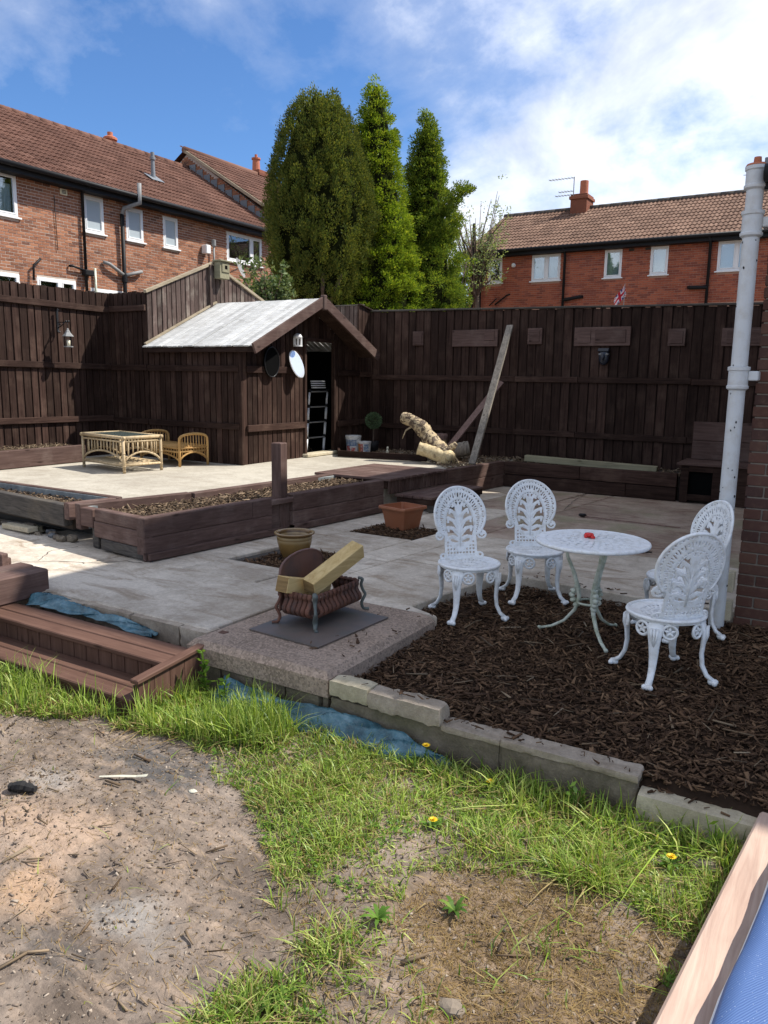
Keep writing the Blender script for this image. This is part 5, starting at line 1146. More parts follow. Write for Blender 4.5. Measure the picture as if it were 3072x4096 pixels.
d = RNG.normal(size=(1500, 3)); d /= np.linalg.norm(d, axis=1)[:, None]; leaf_cloud(np.array([-6.88, 11.0, 0.86]) + d * 0.125 * RNG.uniform(0.75, 1.0, 1500)[:, None], d + RNG.normal(0, 0.5, (1500, 3)), 0.035, 0.014, 'leaf_topiary', 'foliage', tp)
mb = MB(); mb.tube([(-6.88, 11.0, 0.50), (-6.88, 11.0, 0.78)], 0.012, 6); mb.build('stem', 'bark_trunk', tp); mb = MB(); mb.lathe([(0, 0.34), (0.075, 0.34), (0.10, 0.52), (0.09, 0.52), (0, 0.50)], (-6.88, 11.0, 0), 16); mb.build('pot', 'black_plastic', tp, smooth=True)
fg = thing('garden_figurine', 'tiny pale garden figurine standing in the bark behind the edging', 'figurine', (-6.45, 10.75, 0.34))
mb = MB(); mb.blob((-6.45, 10.75, 0.38), 0.03, 8, 6, 0.1, (0.8, 0.8, 1.5)); mb.build('body', 'candle', fg, smooth=True); mb = MB(); mb.blob((-6.45, 10.75, 0.445), 0.022, 8, 6, 0.1); mb.build('head', 'candle', fg, smooth=True)

lg = thing('driftwood_log', 'bare forked log with blotched bark lying in the sun by the deck', 'log', (-5.2, 10.1, 0.36))
def rough_tube(mb, pts, rs, n=14, jit=0.06):
    P = []; R_ = []; m_ = len(pts)
    for i in range((m_ - 1) * 5 + 1):
        f = i / 5; k_ = min(int(f), m_ - 2); u = f - k_; u2 = u * u * (3 - 2 * u); P.append(Vector(pts[k_]).lerp(Vector(pts[k_ + 1]), u)); R_.append((rs[k_] * (1 - u2) + rs[k_ + 1] * u2) * random.uniform(1 - jit, 1 + jit))
    mb.tube(P, R_, n)
mb = MB(); rough_tube(mb, smooth_path([(-5.86, 10.2, 0.975), (-5.80, 10.2, 0.965), (-5.68, 10.2, 0.925), (-5.55, 10.2, 0.85), (-5.44, 10.2, 0.74), (-5.33, 10.18, 0.62), (-5.20, 10.15, 0.52), (-5.0, 10.08, 0.43)], 2), [0.075, 0.086, 0.090, 0.092, 0.094, 0.098, 0.108, 0.115, 0.112, 0.118, 0.125, 0.13, 0.14, 0.13, 0.10], 16, 0.07); mb.build('trunk', 'log_bark', lg, smooth=True)
mb = MB(); rough_tube(mb, [(-5.43, 9.93, 0.555), (-5.32, 9.97, 0.525), (-5.20, 10.01, 0.485), (-5.06, 10.04, 0.43), (-4.96, 10.03, 0.425), (-4.90, 10.01, 0.43)], [0.098, 0.095, 0.10, 0.108, 0.12, 0.06], 16, 0.05); mb.build('branch', 'log_pale', lg, smooth=True)
dd = (Vector((-5.43, 9.93, 0.555)) - Vector((-5.25, 10.0, 0.50))).normalized(); e = Vector((-5.43, 9.93, 0.555)) + dd * 0.003
mb = MB(); mb.tube([tuple(e - dd * 0.004), tuple(e)], 0.094, 16); mb.build('cut_end', 'log_end', lg)
mb = MB(); rough_tube(mb, [(-5.06, 10.06, 0.50), (-4.98, 10.12, 0.58), (-4.93, 10.16, 0.64)], [0.07, 0.055, 0.03], 12, 0.1); mb.build('stub', 'log_bark', lg, smooth=True)
for a_, z_ in ((0.3, 0.40), (1.2, 0.39), (2.4, 0.40), (4.2, 0.39), (5.4, 0.41)):
    mb = MB(); rough_tube(mb, [(-5.02, 10.06, 0.45), (-5.02 + 0.10 * math.cos(a_), 10.06 + 0.08 * math.sin(a_), z_), (-5.02 + 0.19 * math.cos(a_), 10.06 + 0.15 * math.sin(a_), 0.35)], [0.07, 0.05, 0.02], 8, 0.15); mb.build('root', 'log_bark', lg, smooth=True)
mb = MB(); rough_tube(mb, [(-5.02, 10.03, 0.45), (-4.90, 9.90, 0.46)], [0.065, 0.055]); mb.build('stub', 'log_pale', lg, smooth=True)
mb = MB(); mb.tube([(-5.68, 10.17, 0.85), (-5.77, 10.15, 0.79), (-5.80, 10.15, 0.73), (-5.83, 10.15, 0.66)], [.018, .013, .011, .006], 6); mb.build('twig', 'log_end', lg, smooth=True)
lc2 = thing('log_chunk', 'short grey cut log chunk lying behind the forked log', 'log', (-5.1, 10.55, 0.36))
mb = MB(); rough_tube(mb, [(-5.22, 10.48, 0.47), (-5.02, 10.60, 0.52), (-4.95, 10.64, 0.535)], [0.10, 0.115, 0.11]); mb.build('trunk', 'plank_grey', lc2, smooth=True)
mb = MB(); d_ = Vector((0.07, 0.04, 0.015)).normalized(); e = Vector((-4.95, 10.64, 0.535)); mb.tube([tuple(e), tuple(e + d_ * 0.004)], 0.104, 14); mb.build('cut_end', 'log_end', lc2)
sp2 = thing('post_stump', 'short round timber stump against the fence behind the log', 'stump', (-5.69, 11.15, 0.34))
mb = MB(); mb.lathe([(0, 0.34), (0.105, 0.34), (0.10, 0.60), (0.0, 0.60)], (-5.69, 11.15, 0), 18); mb.build('trunk', 'log_bark', sp2); mb = MB(); mb.lathe([(0, 0.601), (0.112, 0.602), (0.115, 0.665), (0.10, 0.69), (0, 0.70)], (-5.69, 11.15, 0), 18); mb.build('cap', 'plank_pink', sp2)
tag(MB().beam((-4.585, 9.98, 0.375), (-4.66, 11.36, 2.38), 0.105, 0.035, 0.003, up=(0, -1, 0.5)).build('leaning_plank', 'plank_grey', origin=(-4.58, 9.98, 0.37)), 'tall pale grey plank leaning against the back fence', 'plank', 'planks leaning on the back fence')
tag(MB().beam((-5.30, 10.55, 0.46), (-4.78, 11.39, 1.53), 0.10, 0.03, 0.003, up=(0, -1, 0.5)).build('leaning_plank', 'plank_pink', origin=(-5.3, 10.55, 0.46)), 'shorter pinkish brown plank slanting behind the tall grey plank', 'plank', 'planks leaning on the back fence')
tag(MB().beam((-4.12, 10.84, 0.425), (-2.23, 10.84, 0.385), 0.10, 0.09, 0.005).build('timber_beam', 'timber_green', origin=(-3.2, 10.84, 0.38)), 'long greenish timber beam lying on the bed along the back sleepers', 'timber')
def plaque(x0, x1, z0, z1, label, panels):
    t_ = thing('fence_plaque', label, 'plaque', ((x0 + x1) / 2, 11.45, z0), 'wooden plaques on the back fence'); mb = MB(); mb.box(x0, 11.455, z0, x1, 11.488, z1, 0.006); mb.build('board', 'sleeper_x', t_)
    for a, b, c, d_ in panels:
        mb = MB(); mb.box(x0 + a * (x1 - x0), 11.444, z0 + b * (z1 - z0), x0 + c * (x1 - x0), 11.454, z0 + d_ * (z1 - z0), 0.004); mb.build('raised_panel', 'sleeper_x', t_)
plaque(-6.42, -6.22, 2.10, 2.33, 'small square wooden plaque, leftmost on the back fence', [(.12, .12, .88, .88)])
plaque(-5.69, -4.90, 2.075, 2.335, 'long wooden plaque on the fence left of the leaning plank top', [(.72, .35, .93, .9)])
plaque(-4.41, -4.18, 2.10, 2.34, 'small square wooden plaque on the fence just right of the leaning plank', [(.14, .14, .86, .86)])
plaque(-3.68, -2.86, 2.065, 2.335, 'long wooden plaque with two raised panels above the dark face ornament', [(.06, .16, .30, .84), (.38, .16, .92, .84)])
plaque(-2.345, -2.115, 2.055, 2.29, 'small square wooden plaque, rightmost of the squares on the fence', [(.14, .14, .86, .86)])
plaque(-1.65, -1.05, 2.045, 2.285, 'wooden plaque on the fence half hidden behind the white pipe', [(.1, .15, .9, .85)])
fo = thing('face_ornament', 'dark navy face shaped ornament hanging on the back fence', 'ornament', (-3.22, 11.43, 1.8))
mb = MB(); mb.blob((-3.22, 11.455, 1.91), 0.11, 14, 10, 0.06, (0.72, 0.35, 1.1)); mb.build('face', 'navy_ceramic', fo, smooth=True); mb = MB(); mb.box(-3.31, 11.41, 1.98, -3.14, 11.47, 2.03, 0.012); mb.build('brow', 'navy_ceramic', fo)
mb = MB(); mb.blob((-3.22, 11.412, 1.90), 0.028, 8, 6, 0.05, (0.8, 1, 1.6)); mb.build('nose', 'navy_ceramic', fo, smooth=True)
for x in (-3.27, -3.17): mb = MB(); mb.blob((x, 11.42, 1.945), 0.02, 8, 6, 0.05, (1.3, 0.6, 0.7)); mb.build('eye', 'grey_metal', fo, smooth=True)
kn = thing('animal_hutch', 'dark brown wooden hutch with square opening beside the white pipe', 'hutch', (-1.5, 10.7, 0))
X0, X1 = -1.89, -1.02
for (a, b, c, d_) in ((X0, 0.0, X0 + 0.10, 0.49), (-1.50, 0.0, -1.36, 0.49), (X0 + 0.10, 0.41, -1.50, 0.49), (X0 + 0.10, 0.035, -1.50, 0.115), (-1.355, 0.0, X1, 0.49)):
    mb = MB(); mb.box(a, 10.64, b, c, 10.67, d_, 0.004); mb.build('front_board', 'fence_x', kn)
mb = MB(); mb.box(-1.80, 10.69, 0.04, -1.49, 10.72, 0.48); mb.build('opening', 'dark_recess', kn)  # black panel behind the front boards stands in for the inner shade
for x in (X0, X1 - 0.03): mb = MB(); mb.box(x, 10.672, 0.0, x + 0.03, 11.25, 0.488, 0.004); mb.build('side_board', 'fence_y', kn)
mb = MB(); mb.box(X0 - 0.05, 10.60, 0.492, X1 + 0.05, 11.28, 0.525, 0.005); mb.build('roof', 'sleeper_x', kn)
for z0 in (0.53, 0.785): mb = MB(); mb.box(X0 + 0.02, 11.20, z0, X1 + 0.04, 11.235, z0 + 0.25, 0.004); mb.build('back_board', 'sleeper_x', kn)

# ================================================================== FRONT STEPS
fsx = thing('garden_steps', 'reddish brown timber steps with sloping end board leading up from the lawn', 'steps', (-4.0, 3.0, LAWN))
for y0, y1 in ((2.905, 3.025), (3.032, 3.165)):
    mb = MB(); mb.box(-6.2, y0, -0.078, -3.19, y1, -0.046, 0.006); mb.build('top_tread', 'step_x', fsx)
for i in range(26):
    x0 = -3.20 - (i + 1) * 0.115; mb = MB(); mb.box(x0 + 0.003, 2.925, -0.22, x0 + 0.112, 2.943, -0.08, 0.003); mb.build('riser_board', 'step_z', fsx)
for y0, y1 in ((2.66, 2.785), (2.791, 2.92)):
    mb = MB(); mb.box(-6.2, y0, -0.205, -3.19, y1, -0.178, 0.006); mb.build('lower_tread', 'step_x', fsx)
mb = MB(); mb.box(-6.2, 2.675, -0.31, -3.19, 2.70, -0.207, 0.004); mb.build('lower_riser', 'step_x', fsx)
for i in range(6):
    y0 = 2.69 + i * 0.113; y1 = y0 + 0.109; zt = lambda y: -0.085 + (y - 2.69) * 0.105
    mb = MB(); mb.add([(-3.175, y0, -0.31), (-3.175, y1, -0.31), (-3.175, y1, zt(y1)), (-3.175, y0, zt(y0)), (-3.155, y0, -0.31), (-3.155, y1, -0.31), (-3.155, y1, zt(y1)), (-3.155, y0, zt(y0))], [(0, 1, 2, 3), (7, 6, 5, 4), (0, 4, 5, 1), (1, 5, 6, 2), (2, 6, 7, 3), (3, 7, 4, 0)]); mb.build('end_board', 'step_z', fsx)
mb = MB(); mb.beam((-3.165, 2.665, -0.072), (-3.165, 3.385, 0.004), 0.06, 0.026, 0.005); mb.build('end_cap', 'step_y', fsx)
mb = MB(); mb.box(-3.19, 2.68, -0.31, -3.178, 3.34, -0.10); mb.build('end_frame', 'step_y', fsx)

sb1 = thing('sleeper_stack', 'thick pinkish brown sleepers at the left edge above the steps', 'sleeper', (-5.1, 3.0, -0.05))
for x0, x1, z1 in ((-5.09, -4.93, 0.150), (-5.26, -5.096, 0.156)):
    mb = MB(); mb.box(x0, 1.9, -0.043, x1, 3.43, z1, 0.012); mb.build('sleeper', 'sleeper_y', sb1)
sb2 = thing('sleeper_edging', 'thin brown boards at the far left edge beyond the sleepers', 'edging', (-5.9, 3.5, 0.0))
mb = MB(); mb.box(-7.6, 3.50, 0.0, -5.62, 3.56, 0.15, 0.006); mb.build('board', 'sleeper_x', sb2); mb = MB(); mb.box(-7.6, 3.565, 0.0, -5.66, 3.61, 0.10, 0.006); mb.build('board', 'sleeper_x', sb2)

# blue pond-liner scraps
def sheet_strip(name, label, A, B, seed):
    """A,B: matching edge polylines; crumpled plastic between them"""
    r = np.random.default_rng(seed); n = 60; m_ = 12; A = np.array(A, float); B = np.array(B, float)
    t_ = np.linspace(0, 1, n); fa = np.linspace(0, 1, len(A)); fb_ = np.linspace(0, 1, len(B))
    a = np.stack([np.interp(t_, fa, A[:, k_]) for k_ in range(3)], 1); b_ = np.stack([np.interp(t_, fb_, B[:, k_]) for k_ in range(3)], 1)
    s_ = np.linspace(0, 1, m_)[None, :, None]; G = a[:, None] * (1 - s_) + b_[:, None] * s_
    for f, am in ((7, .022), (17, .014), (39, .006)):
        ph = r.uniform(0, 6.28, 3); G[:, :, 2] += am * (1.5 * np.abs(np.sin(t_[:, None] * f * 1.3 + s_[:, :, 0] * f * 0.5 + ph[0])) - 0.6) * np.sin(np.pi * np.clip(s_[:, :, 0] + 0.15, 0, 1)); G[:, :, 1] += am * 0.7 * np.sin(t_[:, None] * f * 1.7 + s_[:, :, 0] * f * 0.4 + ph[1])
    I_ = (np.arange(n - 1)[:, None] * m_ + np.arange(m_ - 1)[None]).ravel()
    o = npmesh(name, G.reshape(-1, 3), [np.stack([I_, I_ + 1, I_ + m_ + 1, I_ + m_], 1)], 'membrane', None, tuple(A[0]), True)
    md = o.modifiers.new('thick', 'SOLIDIFY'); md.thickness = 0.002
    return tag(o, label, 'plastic sheet', 'blue plastic liner scraps')
sheet_strip('plastic_liner', 'crumpled blue plastic liner tucked behind the brown steps', [(-4.95, 3.32, -0.01), (-4.75, 3.34, 0.0), (-4.4, 3.33, -0.04), (-4.1, 3.33, -0.045), (-3.7, 3.32, -0.09)],
            [(-4.85, 3.19, -0.05), (-4.7, 3.20, -0.045), (-4.4, 3.25, -0.06), (-4.1, 3.25, -0.07), (-3.7, 3.28, -0.10)], 4)
sheet_strip('plastic_liner', 'torn blue plastic liner hanging along the foot of the garden wall', [(-2.95, 3.13, -0.15), (-2.62, 3.12, -0.17), (-2.35, 3.125, -0.175), (-2.18, 3.12, -0.155), (-1.95, 3.12, -0.185), (-1.75, 3.125, -0.175), (-1.58, 3.12, -0.23), (-1.48, 3.115, -0.29)],
            [(-2.95, 3.0, -0.27), (-2.6, 2.96, -0.27), (-2.35, 2.98, -0.265), (-2.15, 2.99, -0.26), (-1.95, 3.0, -0.27), (-1.75, 2.98, -0.275), (-1.58, 3.0, -0.285), (-1.48, 3.03, -0.30)], 9)

# pale sleeper and blue cover at the bottom right
Ms = Matrix.Translation((-0.235, 2.56, 0)) @ Matrix.Rotation(math.atan2(0.138, 1.36) * -1, 4, 'Z')
ts = MB(); ts.box(-0.0, -1.6, -0.30, 0.20, 0.66, -0.125, 0.01, Ms); tag(ts.build('timber_sleeper', 'sleeper_pale', origin=(-0.2, 2.3, -0.3)), 'pale sawn sleeper lying on the grass at the lower right corner', 'sleeper')
bc = thing('blue_cover', 'blue patterned fabric cover with a white hem over a low frame at lower right', 'cover', (0.4, 1.9, LAWN))
n = 26; E0 = [Ms @ Vector((0.135 + 0.003 * math.sin(k_ * 0.9), -1.6 + 2.3 * k_ / (n - 1), 0)) for k_ in range(n)]
vs = []; prof = [(0.0, -0.10), (0.006, -0.05), (0.02, -0.015), (0.06, 0.0), (0.2, 0.004), (0.6, 0.006), (1.3, 0.0)]
for k_, p in enumerate(E0):
    for (d_, z) in prof: vs.append((p.x + d_, p.y + 0.12 * d_, z + 0.006 * math.sin(k_ * 1.7 + d_ * 9)))
mb = MB(); L_ = len(prof); mb.add(vs, [(i * L_ + j, i * L_ + j + 1, (i + 1) * L_ + j + 1, (i + 1) * L_ + j) for i in range(n - 1) for j in range(L_ - 1)]); mb.build('fabric', 'blue_cover', bc, smooth=True)
mb = MB(); mb.tube([(p.x - 0.002, p.y, -0.10 + 0.006 * math.sin(k_ * 1.7)) for k_, p in enumerate(E0)], 0.006, 6); mb.build('hem', 'upvc', bc, smooth=True)
mb = MB(); mb.box(0.03, 0.9, -0.28, 1.1, 3.0, -0.03); mb.build('frame', 'fence_y', bc)

# ================================================================== BRICK EXTENSION, PIPE AND UNSEEN SHADE-CASTING HOUSE (off to the right)
ext = thing('brick_extension', 'dark brick corner of the single storey extension at the right edge', 'building', (1.0, 7.0, 0))
WX, WY = -0.575, 5.58
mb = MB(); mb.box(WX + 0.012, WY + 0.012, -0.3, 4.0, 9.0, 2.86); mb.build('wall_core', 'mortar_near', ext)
zc = -0.16; row = 0
while zc < 2.84:
    x = WX - (0.1125 if row % 2 else 0.0)
    while x < 1.1:
        a, b = max(x, WX), x + 0.215
        if b - a > 0.05:
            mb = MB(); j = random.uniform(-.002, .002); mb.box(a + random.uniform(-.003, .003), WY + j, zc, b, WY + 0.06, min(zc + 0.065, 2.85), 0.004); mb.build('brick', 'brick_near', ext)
        x += 0.225
    if WX - 1 < 0:
        y = WY + (0.065 if row % 2 == 0 else 0.11)
        while y < 6.6:
            mb = MB(); mb.box(WX + random.uniform(-.002, .002), y + (0.004 if y < WY + 0.12 else 0), zc, WX + 0.05, y + 0.215, min(zc + 0.065, 2.85), 0.004); mb.build('brick', 'brick_near', ext)
            y += 0.225
    zc += 0.075; row += 1
mb = MB(); mb.box(WX - 0.05, WY - 0.16, 2.86, 4.2, 9.2, 2.90, 0.004); rf_ = mb.build('roof', 'lead', ext)
mb = MB(); mb.box(WX - 0.04, WY - 0.15, 2.72, 4.1, WY - 0.125, 2.857, 0.004); mb.build('fascia', 'black_plastic', ext)
mb = MB(); mb.box(WX - 0.02, WY - 0.12, 2.80, 4.1, WY - 0.005, 2.815); mb.build('soffit', 'black_plastic', ext)
mb = MB(); mb.tube([(WX - 0.04, WY - 0.20, 2.80), (4.1, WY - 0.20, 2.79)], 0.05, 10); mb.build('gutter', 'black_plastic', ext, smooth=True)

pp = thing('soil_pipe', 'white painted cast iron soil pipe standing at the brick corner', 'pipe', (-0.665, 5.46, -0.1)); pc = (-0.668, 5.46, 0)
mb = MB(); mb.lathe([(0.0, -0.12), (0.050, -0.12), (0.050, 2.80), (0.0, 2.80)], pc, 28); mb.build('shaft', 'pipe_paint', pp, smooth=False)
autosmooth(pp.children[0], 40)
for z0, z1 in ((1.52, 1.655), (2.455, 2.60), (2.735, 2.86)):
    mb = MB(); mb.lathe([(0.051, z0 - 0.012), (0.066, z0), (0.067, z0 + 0.014), (0.060, z0 + 0.022), (0.060, z1 - 0.026), (0.067, z1 - 0.02), (0.068, z1), (0.052, z1 + 0.004)], pc, 28, True); cl = mb.build('collar', 'pipe_paint', pp); autosmooth(cl, 40)
mb = MB(); mb.lathe([(0.0, 2.86), (0.067, 2.862), (0.06, 2.874), (0.024, 2.880), (0.021, 2.915), (0.0, 2.915)], pc, 20); mb.build('cap', 'clay_pot', pp); 
for z in (1.60, 2.53): mb = MB(); mb.box(-0.61, 5.44, z - 0.03, -0.55, 5.56, z + 0.03, 0.006); mb.build('bracket', 'pipe_paint', pp)
for z in (0.25, 0.05): mb = MB(); mb.box(-0.63, 5.47, z - 0.075, -0.585, 5.575, z + 0.06, 0.006); mb.build('bracket', 'kerbstone', pp)
for i in range(26):
    a = random.uniform(3.4, 6.0); z = random.uniform(0.2, 2.7); mb = MB(); mb.blob((pc[0] + 0.0495 * math.cos(a), pc[1] + 0.0495 * math.sin(a), z), random.uniform(0.003, 0.007), 6, 4, 0.3, (1, 1, 1.5)); mb.build('chip', 'black_iron', pp)

hs = thing('unseen_house', 'unseen two storey brick house off to the right, shaped to cast the patio shade', 'building', (4.0, 10.4, 0))  # out of view; height and plan set so its shadow covers the patio
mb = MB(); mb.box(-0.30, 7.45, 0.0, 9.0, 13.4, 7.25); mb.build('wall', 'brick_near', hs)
hp = [(-0.72, 7.05, 7.25), (9.4, 7.05, 7.25), (9.4, 13.8, 7.25), (-0.72, 13.8, 7.25)]
mb = MB(); mb.add(hp + [(2.6, 10.4, 9.0), (6.2, 10.4, 9.0)], [(0, 3, 2, 1), (0, 1, 5, 4), (1, 2, 5), (2, 3, 4, 5), (3, 0, 4)]); mb.build('roof', 'tile_left', hs)
for x in (1.2, 4.4, 7.2): mb = MB(); mb.box(x, 7.42, 4.2, x + 1.3, 7.46, 5.4, 0.01); mb.build('window', 'upvc', hs)

# ================================================================== TERRACED HOUSES BEYOND THE FENCES
def pieces(par, items, builder, mat, name, rest_name, limit=300):
    """items: list sorted nearest first; the first `limit` become objects of their own, the rest one joined mesh"""
    for it in items[:limit]:
        mb = MB(); builder(mb, it); mb.build(name, mat, par)
    if len(items) > limit:
        mb = MB()
        for it in items[limit:]: builder(mb, it)
        stuff(mb.build(rest_name, mat, par))
def brick_items(a0, a1, z0, z1, holes, L=0.225, h=0.075):
    out = []; z = z0; row = 0
    while z < z1:
        a = a0 - (L / 2 if row % 2 else 0)
        while a < a1:
            s_, e = max(a, a0), min(a + L - 0.014, a1); segs = [(s_, e)]
            for (h0, h1, g0, g1) in holes:
                if z + h > g0 and z < g1:
                    n2 = []
                    for (p, q) in segs:
                        if q <= h0 or p >= h1: n2.append((p, q))
                        else:
                            if p < h0: n2.append((p, h0))
                            if q > h1: n2.append((h1, q))
                    segs = n2
            out += [(p, q, z, min(z + h - 0.015, z1)) for p, q in segs if q - p > 0.03]; a += L
        z += h; row += 1
    return out
def window(par, axis, pl, a0, a1, z0, z1, sg, mull=None, fill='room_dark', folds=False, slats=False, mull_w=0.10, pane='window_glass'):
    """uPVC window in a wall; axis 'y' = wall in plane x=pl facing +x (sg=1); axis 'x' = wall in plane y=pl facing -y (sg=-1)"""
    def bx(mb, u0, u1, d0, d1, w0, w1, c=0.006):
        if axis == 'y': mb.box(pl + sg * d0, u0, w0, pl + sg * d1, u1, w1, c)
        else: mb.box(u0, pl + sg * d0, w0, u1, pl + sg * d1, w1, c)
    w = thing_part('window', par)
    f = 0.06
    for (u0, u1, w0, w1) in ((a0, a1, z1 - f, z1), (a0, a1, z0, z0 + f), (a0, a0 + f, z0 + f, z1 - f), (a1 - f, a1, z0 + f, z1 - f)):
        mb = MB(); bx(mb, u0, u1, -0.06, 0.0, w0, w1); mb.build('frame', 'upvc', w)
    edges = [a0 + f] + ([mull - mull_w / 2] if mull else []) + [a1 - f]
    if mull: mb = MB(); bx(mb, mull - mull_w / 2, mull + mull_w / 2, -0.06, 0.004, z0 + f, z1 - f); mb.build('mullion', 'upvc', w)
    segs = [(a0 + f, mull - mull_w / 2), (mull + mull_w / 2, a1 - f)] if mull else [(a0 + f, a1 - f)]
    for i, (u0, u1) in enumerate(segs):
        s_ = 0.035
        for (q0, q1, w0, w1) in ((u0, u1, z1 - f - s_, z1 - f), (u0, u1, z0 + f, z0 + f + s_), (u0, u0 + s_, z0 + f + s_, z1 - f - s_), (u1 - s_, u1, z0 + f + s_, z1 - f - s_)):
            mb = MB(); bx(mb, q0 + .001, q1 - .001, -0.05, 0.010, w0 + .001, w1 - .001, 0.004); mb.build('sash', 'upvc', w)
        mb = MB(); bx(mb, u0 + s_, u1 - s_, -0.030, -0.024, z0 + f + s_, z1 - f - s_, 0); mb.build('pane', pane, w)
        if folds or slats:
            nn = 22; P = []
            for k_ in range(nn + 1):
                u = u0 + (u1 - u0) * k_ / nn; d_ = -0.13 + (0.025 * math.sin(k_ * 1.9 + i) if folds else 0.02 * (k_ % 2)); P.append((pl + sg * d_, u) if axis == 'y' else (u, pl + sg * d_))
            mb = MB(); vs = [(x, y, z0 + 0.02) for x, y in P] + [(x, y, z1 - (0.22 if folds else 0.03)) for x, y in P]; mb.add(vs, [(k_, k_ + 1, nn + 2 + k_, nn + 1 + k_) for k_ in range(nn)]); mb.build('curtain' if folds else 'blind', 'curtain' if folds else 'blind', w)
        mb = MB(); bx(mb, u0, u1, -0.30, -0.28, z0, z1, 0); mb.build('interior', fill, w)
    mb = MB(); bx(mb, a0 - 0.06, a1 + 0.06, -0.05, 0.06, z0 - 0.045, z0 - 0.002); mb.build('sill', 'upvc', w)
    return w
def thing_part(name, par):
    o = bpy.data.objects.new(name, None); COL.objects.link(o); o.parent = par; o.empty_display_size = 0.1; ORIG[o.name] = ORIG[par.name]; return o
def tile_builder(frame):
    """frame(u, s) -> (point, across, upslope, normal); one double-roll concrete tile"""
    W_, G_ = 0.30, 0.36
    def f(mb, it):
        u, s_, jz = it; p, ax, up, nr = frame(u, s_)
        prof = [(0, .0), (.03, .0), (.055, .026), (.095, .032), (.13, .008), (.16, .0), (.185, .0), (.21, .026), (.25, .032), (.285, .006), (.298, 0)]
        vs = []
        for d_, lift in ((-0.01, 0.034), (G_ + 0.03, 0.006)):
            for x, h in prof: vs.append(p + ax * x + up * d_ + nr * (h + lift + jz))
        n_ = len(prof)
        for x, h in prof: vs.append(p + ax * x + up * -0.01 + nr * (h + 0.034 + jz - 0.034))
        fs = [(i, i + 1, n_ + i + 1, n_ + i) for i in range(n_ - 1)] + [(2 * n_ + i, 2 * n_ + i + 1, i + 1, i) for i in range(n_ - 1)]
        mb.add(vs, fs)
    return f

# ---- left terrace: wall in plane x = HX facing the garden
HX = -18.0; q = HX / -17.5
yy = lambda y: y * q
zz_ = lambda z: 1.55 + (z - 1.55) * q
lh = thing('terraced_house', 'sunlit brick terrace with brown tiled roof beyond the left fence', 'house', (HX - 3, 16, 0), 'terraced houses beyond the fences')
ZG = zz_(6.34); Y0, Y1 = yy(9.6), yy(21.45)
WIN = [(yy(10.2), yy(11.94), zz_(5.205), zz_(6.17), yy(11.3)), (yy(13.80), yy(14.43), zz_(5.205), zz_(6.10), None), (yy(15.16), yy(15.76), zz_(5.20), zz_(6.06), None), (yy(16.49), yy(17.06), zz_(5.20), zz_(6.06), None), (yy(19.13), yy(20.82), zz_(5.18), zz_(6.06), yy(20.31)),
       (yy(10.3), yy(11.87), zz_(2.9), zz_(3.90), None), (yy(12.34), yy(13.46), zz_(2.9), zz_(3.905), yy(13.0)), (yy(13.9), yy(15.0), zz_(2.9), zz_(3.80), None)]
holes = [(a, b, c - 0.05, d_) for a, b, c, d_, m_ in WIN]
mb = MB()
def wall_with_holes(mb, axis, pl, a0, a1, z0, z1, holes, th, sg):
    """mortar sheet behind the bricks, made of strips round the openings"""
    xs = sorted(set([a0, a1] + [h for q_ in holes for h in q_[:2] if a0 < h < a1])); zs = sorted(set([z0, z1] + [h for q_ in holes for h in q_[2:] if z0 < h < z1]))
    for i in range(len(xs) - 1):
        for j in range(len(zs) - 1):
            ca, cz = (xs[i] + xs[i + 1]) / 2, (zs[j] + zs[j + 1]) / 2
            if any(h[0] < ca < h[1] and h[2] < cz < h[3] for h in holes): continue
            if axis == 'y': mb.box(pl - 0.006 * sg, xs[i], zs[j], pl - th * sg, xs[i + 1], zs[j + 1])
            else: mb.box(xs[i], pl - 0.006 * sg, zs[j], xs[i + 1], pl - th * sg, zs[j + 1])
wall_with_holes(mb, 'y', HX, Y0, Y1 + 2.5, -0.3, ZG - 0.1, holes, 0.25, 1); lw = mb.build('wall', 'mortar', lh)
mb = MB(); mb.box(HX - 7.5, Y0, -0.3, HX - 1.2, Y1 + 2, ZG - 0.1); mb.build('inner_block', 'room_dark', lh)
it = brick_items(yy(10.9), Y1 + 0.3, zz_(3.45), ZG - 0.16, holes); it.sort(key=lambda b_: b_[0])
pieces(lw, it, lambda mb, b_: mb.box(HX - 0.05, b_[0], b_[2], HX + random.uniform(-.003, .003), b_[1], b_[3]), 'brick_left', 'brick', 'brickwork')
WF = [dict(folds=True), dict(pane='frosted_glass'), dict(pane='frosted_glass'), dict(pane='frosted_glass'), dict(folds=True), {}, dict(fill='glass_top'), {}]
for (a, b, c, d_, m_), kw in zip(WIN, WF): window(lh, 'y', HX, a, b, c, d_, 1, m_, **kw)
RX, RZZ = HX - 4.0, zz_(6.40) + 2.60; SL = math.hypot(4.35, RZZ - ZG - 0.02)
upv = Vector((-4.35, 0, RZZ - ZG - 0.02)).normalized(); nrm = Vector((upv.z, 0, -upv.x)).normalized()
roofl = MB(); e0 = Vector((HX + 0.35, 0, ZG - 0.02))
roofl.add([tuple(e0 + Vector((0, Y0, 0))), tuple(e0 + Vector((0, Y1, 0))), tuple(e0 + upv * SL + Vector((0, Y1, 0))), tuple(e0 + upv * SL + Vector((0, Y0, 0))), (HX - 8.3, Y0, ZG), (HX - 8.3, Y1, ZG)], [(0, 1, 2, 3), (3, 2, 5, 4), (0, 3, 4), (1, 5, 2)]); lr = roofl.build('roof', 'tile_left', lh)
ti = []
for s_ in range(int(SL / 0.36) + 1):
    y = Y1 - 0.30
    while y > yy(10.6): ti.append((y, s_ * 0.36, random.uniform(-.004, .004))); y -= 0.30
ti.sort(key=lambda t_: t_[0])
